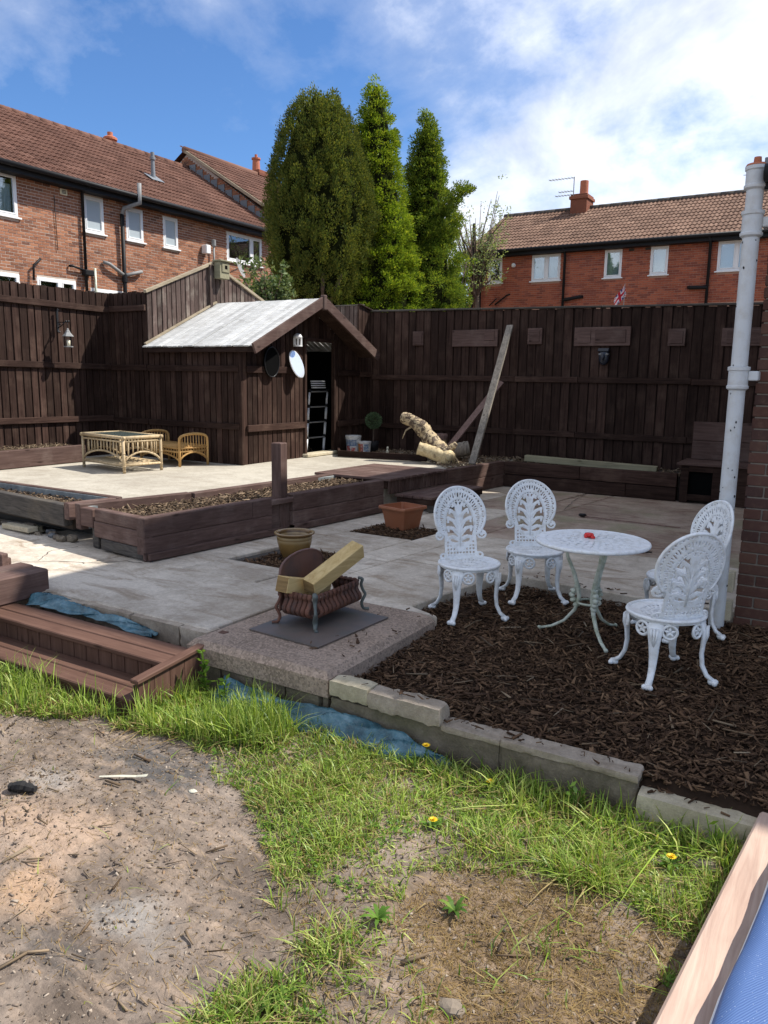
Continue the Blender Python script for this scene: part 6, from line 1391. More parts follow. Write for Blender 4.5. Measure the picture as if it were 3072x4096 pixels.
pieces(lr, ti, tile_builder(lambda u, s_: (e0 + upv * s_ + Vector((0, u, 0)), Vector((0, 1, 0)), upv, nrm)), 'tile_left', 'roof_tile', 'roof_tiling')
y = yy(10.6)
while y < Y1:
    mb = MB(); c_ = e0 + upv * SL + nrm * 0.03; mb.tube([tuple(c_ + Vector((0, y, -0.05))), tuple(c_ + Vector((0, min(y + 0.44, Y1), -0.05)))], 0.12, 10); mb.build('ridge_tile', 'tile_left', lr, smooth=True); y += 0.45
mb = MB(); mb.tube([(HX + 0.42, Y0, ZG - 0.045), (HX + 0.42, Y1, ZG - 0.055)], 0.062, 10); mb.build('gutter', 'black_plastic', lh, smooth=True)
mb = MB(); mb.box(HX + 0.30, Y0, ZG - 0.22, HX + 0.335, Y1, ZG - 0.04); mb.build('fascia', 'black_plastic', lh); mb = MB(); mb.box(HX + 0.01, Y0, ZG - 0.215, HX + 0.298, Y1, ZG - 0.20); mb.build('soffit', 'black_plastic', lh)
def pipe(par, pts, r, mat='black_plastic', name='downpipe'): mb = MB(); mb.tube(pts, r, 8); return mb.build(name, mat, par, smooth=True)
pipe(lh, [(HX + 0.38, yy(13.75), ZG - 0.08), (HX + 0.08, yy(13.72), ZG - 0.25), (HX + 0.08, yy(13.72), 2.0)], 0.04)
pipe(lh, [(HX + 0.10, yy(14.95), zz_(5.82)), (HX + 0.10, yy(14.95), 2.0)], 0.055); pipe(lh, [(HX + 0.10, yy(14.95), zz_(5.80)), (HX + 0.10, yy(15.02), zz_(5.98)), (HX + 0.48, yy(15.25), zz_(6.12)), (HX + 0.48, yy(15.25), zz_(6.62))], 0.06, 'grey_metal', 'vent_pipe')
pipe(lh, [(HX + 0.10, yy(14.95), zz_(4.22)), (HX + 0.12, yy(14.45), zz_(4.46)), (HX + 0.05, yy(14.3), zz_(4.5))], 0.05, 'grey_metal', 'waste_pipe'); pipe(lh, [(HX + 0.10, yy(14.95), zz_(4.22)), (HX + 0.12, yy(15.5), zz_(4.38)), (HX + 0.04, yy(15.6), zz_(4.4))], 0.05, 'grey_metal', 'waste_pipe')
mb = MB(); mb.lathe([(0, zz_(4.05)), (0.075, zz_(4.05)), (0.075, zz_(4.25)), (0, zz_(4.25))], (HX + 0.10, yy(14.95), 0), 12); mb.build('pipe_collar', 'black_plastic', lh)
pipe(lh, [(HX + 0.08, yy(13.72), zz_(4.2)), (HX + 0.1, yy(13.3), zz_(4.27)), (HX + 0.03, yy(13.25), zz_(4.27))], 0.03, name='waste_pipe'); mb = MB(); mb.box(HX + 0.02, yy(13.62), zz_(4.08), HX + 0.2, yy(13.9), zz_(4.22), 0.02); mb.build('hopper', 'black_plastic', lh)
pipe(lh, [(HX + 0.06, yy(14.02), zz_(4.3)), (HX + 0.06, yy(14.02), 3.0)], 0.035, 'green_iron', 'waste_pipe'); pipe(lh, [(HX + 0.02, yy(12.45), zz_(4.33)), (HX + 0.1, yy(12.4), zz_(4.32)), (HX + 0.1, yy(12.2), zz_(4.15)), (HX + 0.1, yy(12.18), zz_(3.8))], 0.028, name='waste_pipe')
pipe(lh, [(HX + 0.03, yy(12.93), zz_(5.9)), (HX + 0.03, yy(12.95), zz_(4.6))], 0.008, name='cable')
mb = MB(); mb.box(HX, yy(13.12), zz_(5.97), HX + 0.03, yy(13.32), zz_(6.11), 0.006); vn = mb.build('air_vent', 'candle', lh)
for k_ in range(3): mb = MB(); mb.box(HX + 0.031, yy(13.16), zz_(6.0) + k_ * 0.033, HX + 0.034, yy(13.28), zz_(6.0) + 0.018 + k_ * 0.033); mb.build('louvre', 'joint_dark', vn)
mb = MB(); mb.box(HX, yy(18.0), zz_(5.22), HX + 0.22, yy(18.2), zz_(5.48), 0.02); mb.build('meter_box', 'upvc', lh); pipe(lh, [(HX + 0.12, yy(18.42), zz_(4.6)), (HX + 0.12, yy(18.42), zz_(5.45))], 0.03, 'grey_metal', 'flue'); mb = MB(); mb.lathe([(0.03, zz_(5.45)), (0.07, zz_(5.5)), (0.07, zz_(5.68)), (0.0, zz_(5.70))], (HX + 0.12, yy(18.42), 0), 12); mb.build('flue_cowl', 'grey_metal', lh)
# satellite dish
mb = MB(); c_ = Vector((HX + 0.45, yy(19.2), zz_(4.92))); M = Matrix.Translation(c_) @ Matrix.Rotation(D2R(25), 4, 'Z') @ Matrix.Rotation(D2R(70), 4, 'Y'); vs = []
for i in range(6):
    for k_ in range(20): r_ = 0.33 * i / 5; vs.append(tuple(M @ Vector((r_ * math.cos(k_ * math.pi / 10), r_ * math.sin(k_ * math.pi / 10), 0.45 * r_ * r_))))
mb.add(vs, [(i * 20 + k_, i * 20 + (k_ + 1) % 20, (i + 1) * 20 + (k_ + 1) % 20, (i + 1) * 20 + k_) for i in range(5) for k_ in range(20)]); ds = mb.build('satellite_dish', 'grey_metal', lh, smooth=True); pipe(ds, [(HX, yy(19.2), zz_(4.8)), tuple(c_)], 0.02, 'grey_metal', 'dish_arm')
# roof vent and chimney pot
vp = e0 + upv * (SL * 0.42) + Vector((0, yy(17.5), 0)) + nrm * 0.03
mb = MB(); mb.lathe([(0.0, -0.1), (0.085, -0.1), (0.07, 0.12), (0.055, 0.55), (0.085, 0.56), (0.085, 0.64), (0.06, 0.65), (0.06, 0.78), (0.0, 0.78)], tuple(vp), 14); mb.build('roof_vent', 'lead', lr); mb = MB(); mb.beam(tuple(vp - upv * 0.25 + nrm * 0.05), tuple(vp + upv * 0.2 + nrm * 0.05), 0.5, 0.01); mb.build('vent_flashing', 'lead', lr)
mb = MB(); cy = yy(18.1) * (RX - 0.15) / -21.5 / q; cyb = 18.16 * 22.2 / 21.5
mb.lathe([(0.0, 8.2), (0.20, 8.2), (0.18, 9.15), (0.23, 9.17), (0.23, 9.24), (0.17, 9.28), (0.09, 9.28), (0.09, 9.42), (0.0, 9.42)], (-22.25, cyb, 0.12), 16); mb.build('chimney_pot', 'clay_pot', lr)
# ---- the next, higher terrace along the same row
h2 = thing('terraced_house', 'farther higher terrace with stepped lead flashing and a chimney, left of the dark tree', 'house', (HX - 3, 26, 0), 'terraced houses beyond the fences')
U2 = 0.62; Y2 = Y1 + 9
def g2(y, off): return Vector((0, y, off))
mb = MB(); mb.box(HX - 8.0, Y1 + 0.02, 0.0, HX + 0.02, Y2, ZG + U2 - 0.1); mb.build('wall', 'mortar', h2)
gp = [(HX + 0.02, Y1 - 0.1, ZG - 0.1), (HX + 0.30, Y1 - 0.1, ZG + U2 - 0.15)] ; ap = e0 + upv * SL
mb = MB(); mb.prism([(HX + 0.02, Y1 - 0.02, ZG - 0.35), (HX + 0.02, Y1 - 0.02, ZG + U2 - 0.15), (ap.x, Y1 - 0.02, ap.z + U2 - 0.1), (HX - 8.0, Y1 - 0.02, ZG + U2 - 0.15), (HX - 8.0, Y1 - 0.02, ZG - 0.35)], (0, 0.2, 0)); gw2 = mb.build('gable_wall', 'mortar', h2)
bi = []
zb_ = ZG - 0.2; row = 0
while zb_ < ap.z + U2:
    x = HX + 0.3 - (0.11 if row % 2 else 0)
    while x > ap.x - 0.6:
        top = ap.z + U2 - 0.16 - abs(x - ap.x) * (upv.z / -upv.x); bot = ap.z - 0.25 - abs(x - ap.x) * (upv.z / -upv.x)
        if bot < zb_ < top - 0.06: bi.append((x, zb_))
        x -= 0.225
    zb_ += 0.075; row += 1
pieces(gw2, bi, lambda mb, b_: mb.box(b_[0], Y1 - 0.035, b_[1], b_[0] - 0.215, Y1 - 0.015, b_[1] + 0.065), 'brick_left', 'brick', 'brickwork')
bw = [(Y1 + 0.02, Y1 + 3.2, zz_(3.6), ZG + U2 - 0.2)]
it = brick_items(Y1 + 0.03, Y1 + 2.4, zz_(3.9), ZG + U2 - 0.16, []); pieces(h2, it, lambda mb, b_: mb.box(HX - 0.03, b_[0], b_[2], HX + 0.032, b_[1], b_[3]), 'brick_left', 'brick', 'brickwork')
mb = MB(); e2 = e0 + Vector((0, 0, U2)); mb.add([tuple(e2 + Vector((0, Y1 - 0.18, 0))), tuple(e2 + Vector((0, Y2, 0))), tuple(e2 + upv * SL + Vector((0, Y2, 0))), tuple(e2 + upv * SL + Vector((0, Y1 - 0.18, 0))), (HX - 8.3, Y1 - 0.18, ZG + U2), (HX - 8.3, Y2, ZG + U2)], [(0, 1, 2, 3), (3, 2, 5, 4)]); r2 = mb.build('roof', 'tile_left', h2)
ti = []
for s_ in range(int(SL / 0.36) + 1):
    y = Y1 - 0.15
    while y < Y1 + 5.2: ti.append((y, s_ * 0.36, random.uniform(-.004, .004))); y += 0.30
ti.sort(key=lambda t_: t_[0]); pieces(r2, ti, tile_builder(lambda u, s_: (e2 + upv * s_ + Vector((0, u, 0)), Vector((0, 1, 0)), upv, nrm)), 'tile_left', 'roof_tile', 'roof_tiling', 150)
mb = MB(); mb.beam(tuple(e2 + Vector((0, Y1 - 0.17, 0.0)) + nrm * -0.04), tuple(e2 + upv * SL + Vector((0, Y1 - 0.17, 0)) + nrm * -0.04), 0.06, 0.10); mb.build('verge', 'paletrim', r2)
mb = MB(); mb.tube([(e2 + upv * SL + Vector((0, Y1 - 0.2, 0))).to_tuple(), (e2 + upv * SL + Vector((0, Y1 + 5, 0))).to_tuple()], 0.12, 10); mb.build('ridge_tile', 'tile_left', r2, smooth=True)
for k_ in range(12):
    a0 = SL * (0.03 + k_ * 0.08); p = e0 + upv * a0 + Vector((0, Y1 - 0.045, 0)) + nrm * 0.04; mb = MB(); mb.box(p.x, Y1 - 0.06, p.z - 0.05, p.x - 0.30, Y1 - 0.04, p.z + 0.30); mb.build('step_flashing', 'lead', h2)
chb = Vector((-22.3, 25.3 * 22.3 / 21.5, 0)); mb = MB(); mb.box(chb.x - 0.4, chb.y - 0.3, 8.8, chb.x + 0.4, chb.y + 0.3, 9.95, 0.01); mb.box(chb.x - 0.46, chb.y - 0.36, 9.7, chb.x + 0.46, chb.y + 0.36, 9.82, 0.01); cs = mb.build('chimney', 'chimney_brick', h2)
mb = MB(); mb.lathe([(0, 9.95), (0.17, 9.95), (0.15, 10.4), (0.19, 10.42), (0.19, 10.48), (0.06, 10.5), (0.06, 10.62), (0, 10.62)], (chb.x, chb.y, 0), 14); mb.build('chimney_pot', 'clay_pot', cs)

# ---- right terrace: wall in plane y = HY facing us
HY = 28.5; q = HY / 24.5; rx = lambda x: x * q; rz = lambda z: 1.55 + (z - 1.55) * q
rh = thing('terraced_house', 'shaded red brick terrace with brown tiled roof and one chimney behind the back fence', 'house', (-8, HY + 3, 0), 'terraced houses beyond the fences')
ZR = rz(5.69); X0, X1 = rx(-11.60), rx(-1.6)
WR = [(rx(-10.90), rx(-10.41), rz(4.72), rz(5.53), None, dict(fill='room_dark')), (rx(-9.39), rx(-8.44), rz(4.71), rz(5.515), rx(-8.90), dict(slats=True)), (rx(-7.05), rx(-6.52), rz(4.69), rz(5.51), None, dict(slats=True)),
      (rx(-5.685), rx(-5.175), rz(4.705), rz(5.51), None, dict(fill='curtain')), (rx(-3.825), rx(-2.85), rz(4.71), rz(5.525), rx(-3.33), dict(fill='blind'))]
holes = [(a, b, c - 0.05, d_) for a, b, c, d_, m_, kw in WR]
mb = MB(); wall_with_holes(mb, 'x', HY, X0, X1, -0.3, ZR - 0.08, holes, 0.25, -1); rwl = mb.build('wall', 'mortar_red', rh)
mb = MB(); mb.box(X0, HY + 0.4, -0.3, X1, HY + 7.5, ZR - 0.1); mb.build('inner_block', 'room_dark', rh); mb = MB(); mb.box(X0 - 0.004, HY - 0.0, -0.3, X0 + 0.1, HY + 7.5, ZR - 0.1); mb.build('end_wall', 'brick_right', rh)
it = brick_items(X0, X1, rz(3.85), ZR - 0.14, holes); it.sort(key=lambda b_: -b_[0])
pieces(rwl, it, lambda mb, b_: mb.box(b_[0], HY - 0.005 + random.uniform(-.003, .003), b_[2], b_[1], HY + 0.05, b_[3]), 'brick_right', 'brick', 'brickwork')
for a, b, c, d_, m_, kw in WR: window(rh, 'x', HY, a, b, c, d_, -1, m_, **kw)
RR = HY + 3.6; RZ2 = 1.55 + (7.50 - 1.55) * (RR / 27.5) * 0.985; e3 = Vector((0, HY - 0.35, ZR - 0.0)); up3 = Vector((0, RR - HY + 0.35, RZ2 - ZR)); SL3 = up3.length; up3.normalize(); n3 = Vector((0, -up3.z, up3.y))
XL0 = X0 - 0.12; XR0 = X1
mb = MB(); mb.add([tuple(e3 + Vector((XL0, 0, 0))), tuple(e3 + Vector((XR0, 0, 0))), tuple(e3 + up3 * SL3 + Vector((XR0, 0, 0))), tuple(e3 + up3 * SL3 + Vector((XL0, 0, 0))), (XL0, RR + 4, ZR), (XR0, RR + 4, ZR)], [(0, 1, 2, 3), (3, 2, 5, 4), (0, 3, 4)]); rr_ = mb.build('roof', 'tile_right', rh)
ti = []
for s_ in range(int(SL3 / 0.36) + 1):
    x = XL0
    while x < XR0: ti.append((x, s_ * 0.36, random.uniform(-.004, .004))); x += 0.30
ti = [t_ for t_ in ti if t_[1] < SL3 - 0.1]; ti.sort(key=lambda t_: -t_[0])
pieces(rr_, ti, tile_builder(lambda u, s_: (e3 + up3 * s_ + Vector((u, 0, 0)), Vector((1, 0, 0)), up3, n3)), 'tile_right', 'roof_tile', 'roof_tiling')
x = XL0
while x < XR0:
    c_ = e3 + up3 * SL3; mb = MB(); mb.tube([(x, c_.y, c_.z), (min(x + 0.44, XR0), c_.y, c_.z)], 0.12, 10); mb.build('ridge_tile', 'greyboard_x', rr_, smooth=True); x += 0.45
mb = MB(); mb.tube([(XL0, HY - 0.42, ZR - 0.03), (XR0, HY - 0.42, ZR - 0.03)], 0.062, 10); mb.build('gutter', 'black_plastic', rh, smooth=True); mb = MB(); mb.box(XL0, HY - 0.335, ZR - 0.20, XR0, HY - 0.30, ZR - 0.03); mb.build('fascia', 'black_plastic', rh); mb = MB(); mb.box(XL0, HY - 0.298, ZR - 0.20, XR0, HY - 0.01, ZR - 0.185); mb.build('soffit', 'black_plastic', rh)
for xx in (-11.13, -8.27, -4.02): pipe(rh, [(rx(xx), HY - 0.40, ZR - 0.06), (rx(xx), HY - 0.12, ZR - 0.3), (rx(xx), HY - 0.12, 3.0)], 0.05)
pipe(rh, [(rx(-10.6), HY - 0.06, rz(4.02)), (rx(-10.2), HY - 0.06, rz(4.30)), (rx(-10.1), HY + 0.0, rz(4.34))], 0.03, name='waste_pipe'); pipe(rh, [(rx(-10.8), HY - 0.06, rz(4.0)), (rx(-10.55), HY - 0.06, rz(4.22))], 0.022, name='waste_pipe')
pipe(rh, [(rx(-8.27), HY - 0.12, rz(4.07)), (rx(-7.75), HY - 0.12, rz(4.15)), (rx(-7.68), HY, rz(4.16))], 0.06, name='waste_pipe'); pipe(rh, [(rx(-4.02), HY - 0.12, rz(4.27)), (rx(-4.5), HY - 0.12, rz(4.28)), (rx(-4.55), HY, rz(4.3))], 0.06, name='waste_pipe')
mb = MB(); mb.blob((rx(-9.99), HY - 0.08, rz(5.24)), 0.085, 10, 8, 0.02); mb.build('security_lamp', 'upvc', rh, smooth=True)
for xx in (-6.33, -5.85): mb = MB(); mb.box(rx(xx), HY - 0.012, ZR - 0.30, rx(xx) + 0.18, HY, ZR - 0.215); mb.build('air_brick', 'joint_dark', rh)
cx = -7.83 * RR / 24.5 * 1.0; ridge = (e3 + up3 * SL3); mb = MB(); mb.box(cx - 0.33, RR - 0.55, ridge.z - 0.5, cx + 0.33, RR + 0.35, ridge.z + 0.50, 0.01); mb.box(cx - 0.38, RR - 0.60, ridge.z + 0.30, cx + 0.38, RR + 0.40, ridge.z + 0.42, 0.01); ck = mb.build('chimney', 'chimney_brick', rh)
mb = MB(); mb.lathe([(0, 0.5), (0.19, 0.5), (0.17, 0.62), (0.165, 1.05), (0.15, 1.06), (0, 1.0)], (cx + 0.06, RR - 0.1, ridge.z), 14); mb.build('chimney_pot', 'clay_pot', ck); mb = MB(); mb.beam((cx - 0.65, RR - 0.75, ridge.z - 0.42), (cx + 0.65, RR - 0.75, ridge.z - 0.42), 0.6, 0.02, 0, up=tuple(n3)); mb.build('chimney_flashing', 'lead', ck)
ae = thing_part('aerial', rh)
mb = MB(); mb.tube([(cx - 0.22, RR - 0.55, ridge.z + 0.3), (cx - 0.22, RR - 0.55, ridge.z + 1.15)], 0.018, 6); mb.build('mast', 'grey_metal', ae)
for z, l, n_ in ((1.12, 1.05, 8), (0.62, 0.62, 5), (0.48, 0.75, 6)):
    mb = MB(); mb.tube([(cx - 0.22, RR - 0.55, ridge.z + z), (cx - 0.22 - l, RR - 0.55, ridge.z + z)], 0.011, 5)
    for k_ in range(n_): xk = cx - 0.3 - l * k_ / n_ * 0.98; mb.tube([(xk, RR - 0.75, ridge.z + z), (xk, RR - 0.35, ridge.z + z)], 0.006, 4); mb.tube([(xk, RR - 0.55, ridge.z + z - 0.03), (xk, RR - 0.55, ridge.z + z + 0.03)], 0.007, 4)
    mb.build('boom', 'grey_metal', ae)
mb = MB(); mb.tube([(rx(-3.75), RR, ridge.z + 0.62), (rx(-2.6), RR, ridge.z + 0.55)], 0.012, 5); mb.tube([(rx(-2.9), RR, ridge.z - 0.3), (rx(-2.9), RR, ridge.z + 0.62)], 0.02, 5); mb.build('boom', 'grey_metal', ae)

# union flag on a stick showing over the fence
fl = thing('union_flag', 'small union jack flag on a stick showing above the back fence', 'flag', (-7.1, 15.0, 2.0))
FY_ = 15.0; fx, fz = -6.586 * FY_ / 24.5, 1.55 + (4.03 - 1.55) * FY_ / 24.5
mb = MB(); mb.tube([(fx + 0.13, FY_, 0.5), (fx + 0.12, FY_, fz + 0.28)], 0.006, 5); mb.build('stick', 'grey_metal', fl)
nu, nv = 30, 20; U = np.linspace(0, 1, nu + 1); Vv = np.linspace(0, 1, nv + 1); uu, vv = np.meshgrid(U, Vv)
P = np.stack([fx + 0.12 - 0.26 * uu * 0.75 + 0.04 * vv, FY_ + 0.03 * np.sin(uu * 7), fz + 0.27 - 0.28 * uu - 0.19 * vv * (1 - 0.25 * uu)], -1).reshape(-1, 3)
I_ = (np.arange(nv)[:, None] * (nu + 1) + np.arange(nu)[None]).ravel(); o = npmesh('cloth', P, [np.stack([I_, I_ + 1, I_ + nu + 2, I_ + nu + 1], 1)], 'printed', fl)
ca = o.data.color_attributes.new('Col', 'FLOAT_COLOR', 'POINT'); x_, y_ = (uu - 0.5) * 2, (vv - 0.5); dg = np.minimum(np.abs(y_ * 2 - x_), np.abs(y_ * 2 + x_))
col = np.zeros(uu.shape + (4,)); col[...] = (0.012, 0.02, 0.16, 1); col[dg < 0.28] = (0.8, 0.8, 0.8, 1); col[dg < 0.10] = (0.55, 0.01, 0.03, 1); col[(np.abs(x_) < 0.26) | (np.abs(y_) < 0.22)] = (0.8, 0.8, 0.8, 1); col[(np.abs(x_) < 0.15) | (np.abs(y_) < 0.13)] = (0.6, 0.01, 0.03, 1)
ca.data.foreach_set('color', col.astype(np.float32).ravel())

# ================================================================== TREES
def crown_leaves(C, D_, n_per, sr, sh_, L, Wd, mat, name, par, up=0.6):
    """C (k,3) clump centres, D_ (k,3) outward directions; every clump is a tuft of leaf blades"""
    k_ = len(C); n = k_ * n_per; idx = np.repeat(np.arange(k_), n_per)
    o = RNG.normal(size=(n, 3)); o /= np.linalg.norm(o, axis=1)[:, None]; o *= (RNG.random(n) ** 0.4)[:, None]
    sc_ = RNG.uniform(0.7, 1.3, k_)[idx][:, None]
    P = C[idx] + o * np.array([sr, sr, sh_]) * sc_; Nh = o * 1.0 + D_[idx] * 0.55
    d = o * 0.9 + D_[idx] * 0.8 + np.array([0, 0, up]) + RNG.normal(0, 0.35, (n, 3))
    return leaf_cloud(P, d, L * RNG.uniform(0.6, 1.3, n), Wd * RNG.uniform(0.7, 1.3, n), mat, name, par, Nh=Nh)
def conifer(label, cx, cy, zb, zt, prof, kc, n_per, sr, sh_, L, Wd, mat, squash=1.0, bulge=0.12, extra=(), group='conifers behind the shed', seed=1, up=0.6, trunk_r=0.22, tier=0, ridge=0.0):
    t_ = thing('conifer_tree', label, 'tree', (cx, cy, LAWN), group); r = np.random.default_rng(seed)
    hs_ = np.array([p[0] for p in prof]); rs_ = np.array([p[1] for p in prof])
    # heights weighted by local radius
    hh = r.random(kc * 4); keep = r.random(kc * 4) < np.interp(hh, hs_, rs_) / rs_.max() + 0.06; hh = hh[keep][:kc]; k_ = len(hh)
    a = r.uniform(0, 2 * np.pi, k_)
    lob = 1 + bulge * np.sin(a * 3 + hh * 7 + seed) + bulge * 0.8 * np.sin(a * 7 - hh * 13 + seed * 2) + bulge * 0.7 * np.sin(hh * 31 + a * 2) + ridge * np.abs(np.sin(a * 6.5 + np.sin(hh * 9) * 1.5)) - ridge * 0.6 + (bulge * 1.3 * np.sin(hh * tier * 6.28) if tier else 0)
    R_ = np.interp(hh, hs_, rs_) * lob * r.uniform(0.89, 1.04, k_)
    C = np.stack([cx + R_ * np.cos(a), cy + R_ * np.sin(a) * squash, zb + (zt - zb) * hh + r.normal(0, 0.06, k_)], 1); D_ = np.stack([np.cos(a), np.sin(a), np.full(k_, 0.25)], 1)
    for (x0, z0, x1, z1, m_, w0) in extra:     # branches standing clear of the outline
        f = r.random(m_); C = np.concatenate([C, np.stack([x0 + (x1 - x0) * f + r.normal(0, w0, m_) * (1.15 - f), np.full(m_, cy) + r.normal(0, 0.25, m_), z0 + (z1 - z0) * f + r.normal(0, w0, m_) * (1.1 - f)], 1)]); dd = np.array([x1 - x0, 0, z1 - z0 + 0.2]); D_ = np.concatenate([D_, np.tile(dd / np.linalg.norm(dd), (m_, 1))])
    crown_leaves(C, D_, n_per, sr, sh_, L, Wd, mat, 'crown', t_, up)
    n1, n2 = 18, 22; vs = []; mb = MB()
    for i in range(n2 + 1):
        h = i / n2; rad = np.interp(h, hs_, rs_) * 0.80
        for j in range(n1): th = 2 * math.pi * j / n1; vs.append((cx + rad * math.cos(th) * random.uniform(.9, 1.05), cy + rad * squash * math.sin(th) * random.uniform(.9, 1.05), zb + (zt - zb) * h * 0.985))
    mb.add(vs, [(i * n1 + j, i * n1 + (j + 1) % n1, (i + 1) * n1 + (j + 1) % n1, (i + 1) * n1 + j) for i in range(n2) for j in range(n1)]); mb.build('dark_core', 'dark_core', t_)  # solid dark core added to block see-through, inner shade in its colour
    mb = MB(); mb.tube([(cx, cy, LAWN - 0.1), (cx + 0.05, cy, zb), (cx, cy, zb + (zt - zb) * 0.5), (cx, cy, zt - 0.3)], [trunk_r * 1.3, trunk_r, trunk_r * 0.6, 0.03], 10); mb.build('trunk', 'bark_trunk', t_, smooth=True)
    return t_
ty = conifer('broad dark olive yew shaped conifer, leftmost of the three trees', -12.33, 17.0, 3.45, 8.55, [(0, .58), (.05, .92), (.12, 1.16), (.25, 1.33), (.40, 1.38), (.55, 1.30), (.70, 1.12), (.82, .92), (.91, .70), (.97, .46), (1, .24)], 1250, 82, 0.105, 0.20, 0.060, 0.028, 'leaf_yew', bulge=0.035, seed=3, up=1.0, ridge=0.10)
for i in range(9):
    a = random.uniform(0, 6.28); x, y = -12.28 + 0.35 * math.cos(a), 17.0 + 0.35 * math.sin(a); mb = MB(); mb.tube([(x * 0.5 - 6.14, y * 0.5 + 8.5, 2.6), (x, y, 3.4), (-12.28 + 1.0 * math.cos(a), 17 + 1.0 * math.sin(a), 4.1)], [0.09, 0.07, 0.04], 7); mb.build('limb', 'bark_trunk', ty, smooth=True)
conifer('tall golden green conifer in the middle of the three trees', -11.62, 18.5, 2.2, 9.20, [(0, 1.20), (.15, 1.24), (.3, 1.12), (.45, .96), (.58, .80), (.70, .66), (.80, .52), (.88, .38), (.95, .22), (1, .05)], 1250, 74, 0.15, 0.10, 0.066, 0.030, 'leaf_gold', bulge=0.06, seed=5, up=0.35, tier=9, ridge=0.05,
        extra=((-11.6, 3.6, -10.5, 4.05, 44, .14), (-11.6, 5.0, -10.65, 5.35, 36, .12), (-11.6, 4.3, -10.45, 4.7, 36, .12)))
conifer('green conifer with a long side branch, rightmost of the three trees', -10.98, 20.2, 2.2, 8.80, [(0, 1.08), (.15, 1.10), (.3, .98), (.45, .82), (.58, .68), (.70, .54), (.80, .43), (.88, .32), (.95, .19), (1, .05)], 1150, 74, 0.15, 0.11, 0.066, 0.030, 'leaf_green', bulge=0.08, seed=9, up=0.35, tier=8, ridge=0.06,
        extra=((-10.7, 5.7, -9.72, 6.80, 60, .16), (-10.7, 5.1, -9.95, 6.0, 40, .16), (-10.9, 5.9, -11.6, 6.5, 30, .12)))
def broadleaf(label, cx, cy, z0, zt, rad, n_tw, n_leaf, mat, L, group=None, name='broadleaf_tree', tr=0.12, nb=26, low=0.3):
    t_ = thing(name, label, 'tree' if name != 'leafy_shrub' else 'shrub', (cx, cy, LAWN), group); ends = []
    mb = MB(); mb.tube([(cx, cy, LAWN - 0.05), (cx + 0.1, cy, z0), (cx, cy, z0 + (zt - z0) * 0.5)], [tr, tr * 0.8, tr * 0.4], 8); mb.build('trunk', 'bark_trunk', t_, smooth=True)
    mb = MB()
    for i in range(nb):
        a = random.uniform(0, 6.28); f = random.uniform(low, 1.0); b0 = Vector((cx, cy, z0 + (zt - z0) * random.uniform(0.0, 0.5))); e_ = Vector((cx + rad * math.cos(a) * random.uniform(0.4, 1), cy + rad * math.sin(a) * random.uniform(0.4, 1), z0 + (zt - z0) * f)); m1 = b0.lerp(e_, 0.5) + Vector((0, 0, 0.1))
        mb.tube([tuple(b0), tuple(m1), tuple(e_)], [tr * 0.35, tr * 0.2, 0.008], 5)
        for k_ in range(n_tw): ends.append(b0.lerp(e_, random.uniform(0.35, 1.05)) + Vector((random.gauss(0, rad * 0.13), random.gauss(0, rad * 0.13), random.gauss(0, rad * 0.13))))
    mb.build('branches', 'bark_trunk', t_, smooth=True)
    Ep = np.array([tuple(e_) for e_ in ends]); P = np.repeat(Ep, n_leaf, 0) + RNG.normal(0, rad * 0.06, (len(Ep) * n_leaf, 3)); d = RNG.normal(size=P.shape) + np.array([0, 0, 0.3])
    leaf_cloud(P, d, L * RNG.uniform(0.6, 1.3, len(P)), L * 0.55, mat, 'crown', t_); return t_
broadleaf('pale feathery young tree between the conifers and the red brick terrace', -12.5, 27.0, 4.0, 8.1, 1.25, 7, 9, 'leaf_pale', 0.09, nb=60)
broadleaf('green hedge tree low between the conifers and the red brick terrace', -11.85, 24.0, 2.5, 5.6, 0.55, 10, 14, 'leaf_green', 0.11, nb=40)
broadleaf('leafy shrub with pale variegated leaves beside the gable and the dark tree', -10.95, 13.2, 2.3, 3.85, 0.62, 10, 10, 'leaf_shrub', 0.11, name='leafy_shrub', nb=34, tr=0.05)
pol = thing('utility_pole', 'thin dark pole standing between the conifers and the red brick terrace', 'pole', (-13.0, 27.0, LAWN)); 
mb = MB(); px = ((-11.47) * 27 / 24.5); mb.tube([(px, 27, LAWN), (px, 27, 7.15)], 0.055, 8); mb.build('shaft', 'black_plastic', pol); mb = MB(); mb.blob((px, 27, 7.15), 0.06, 8, 6, 0); mb.build('cap', 'black_plastic', pol)

# ================================================================== LAWN
DIRT = [(-5.2, 2.1), (-3.61, 2.33), (-3.52, 2.50), (-3.32, 2.60), (-2.93, 2.52), (-2.7, 2.58), (-2.48, 2.52), (-2.35, 2.35), (-2.13, 2.29), (-1.91, 2.21), (-1.76, 2.08), (-1.66, 2.02), (-1.54, 1.91), (-1.43, 1.84), (-1.33, 1.73), (-1.33, 1.62), (-1.32, 1.52), (-1.27, 1.40), (-1.2, 0.5), (-5.2, 0.5)]
BROWN = [(-1.2, 2.08), (-1.17, 2.31), (-1.08, 2.44), (-0.9, 2.55), (-0.7, 2.54), (-0.55, 2.54), (-0.41, 2.55), (-0.3, 2.51), (-0.3, 2.34), (-0.28, 2.0), (-0.3, 1.3), (-0.83, 1.3), (-0.93, 1.75), (-0.96, 1.81), (-1.08, 1.94)]
SPARSE = [(-1.66, 2.02), (-1.2, 2.08), (-1.0, 1.89), (-0.83, 1.68), (-0.83, 0.9), (-1.27, 1.1), (-1.32, 1.52), (-1.33, 1.73), (-1.43, 1.84)]
TALLA = [(-5.4, 2.66), (-3.21, 2.66), (-3.24, 2.56), (-3.56, 2.44), (-3.9, 2.25), (-5.4, 2.2)]
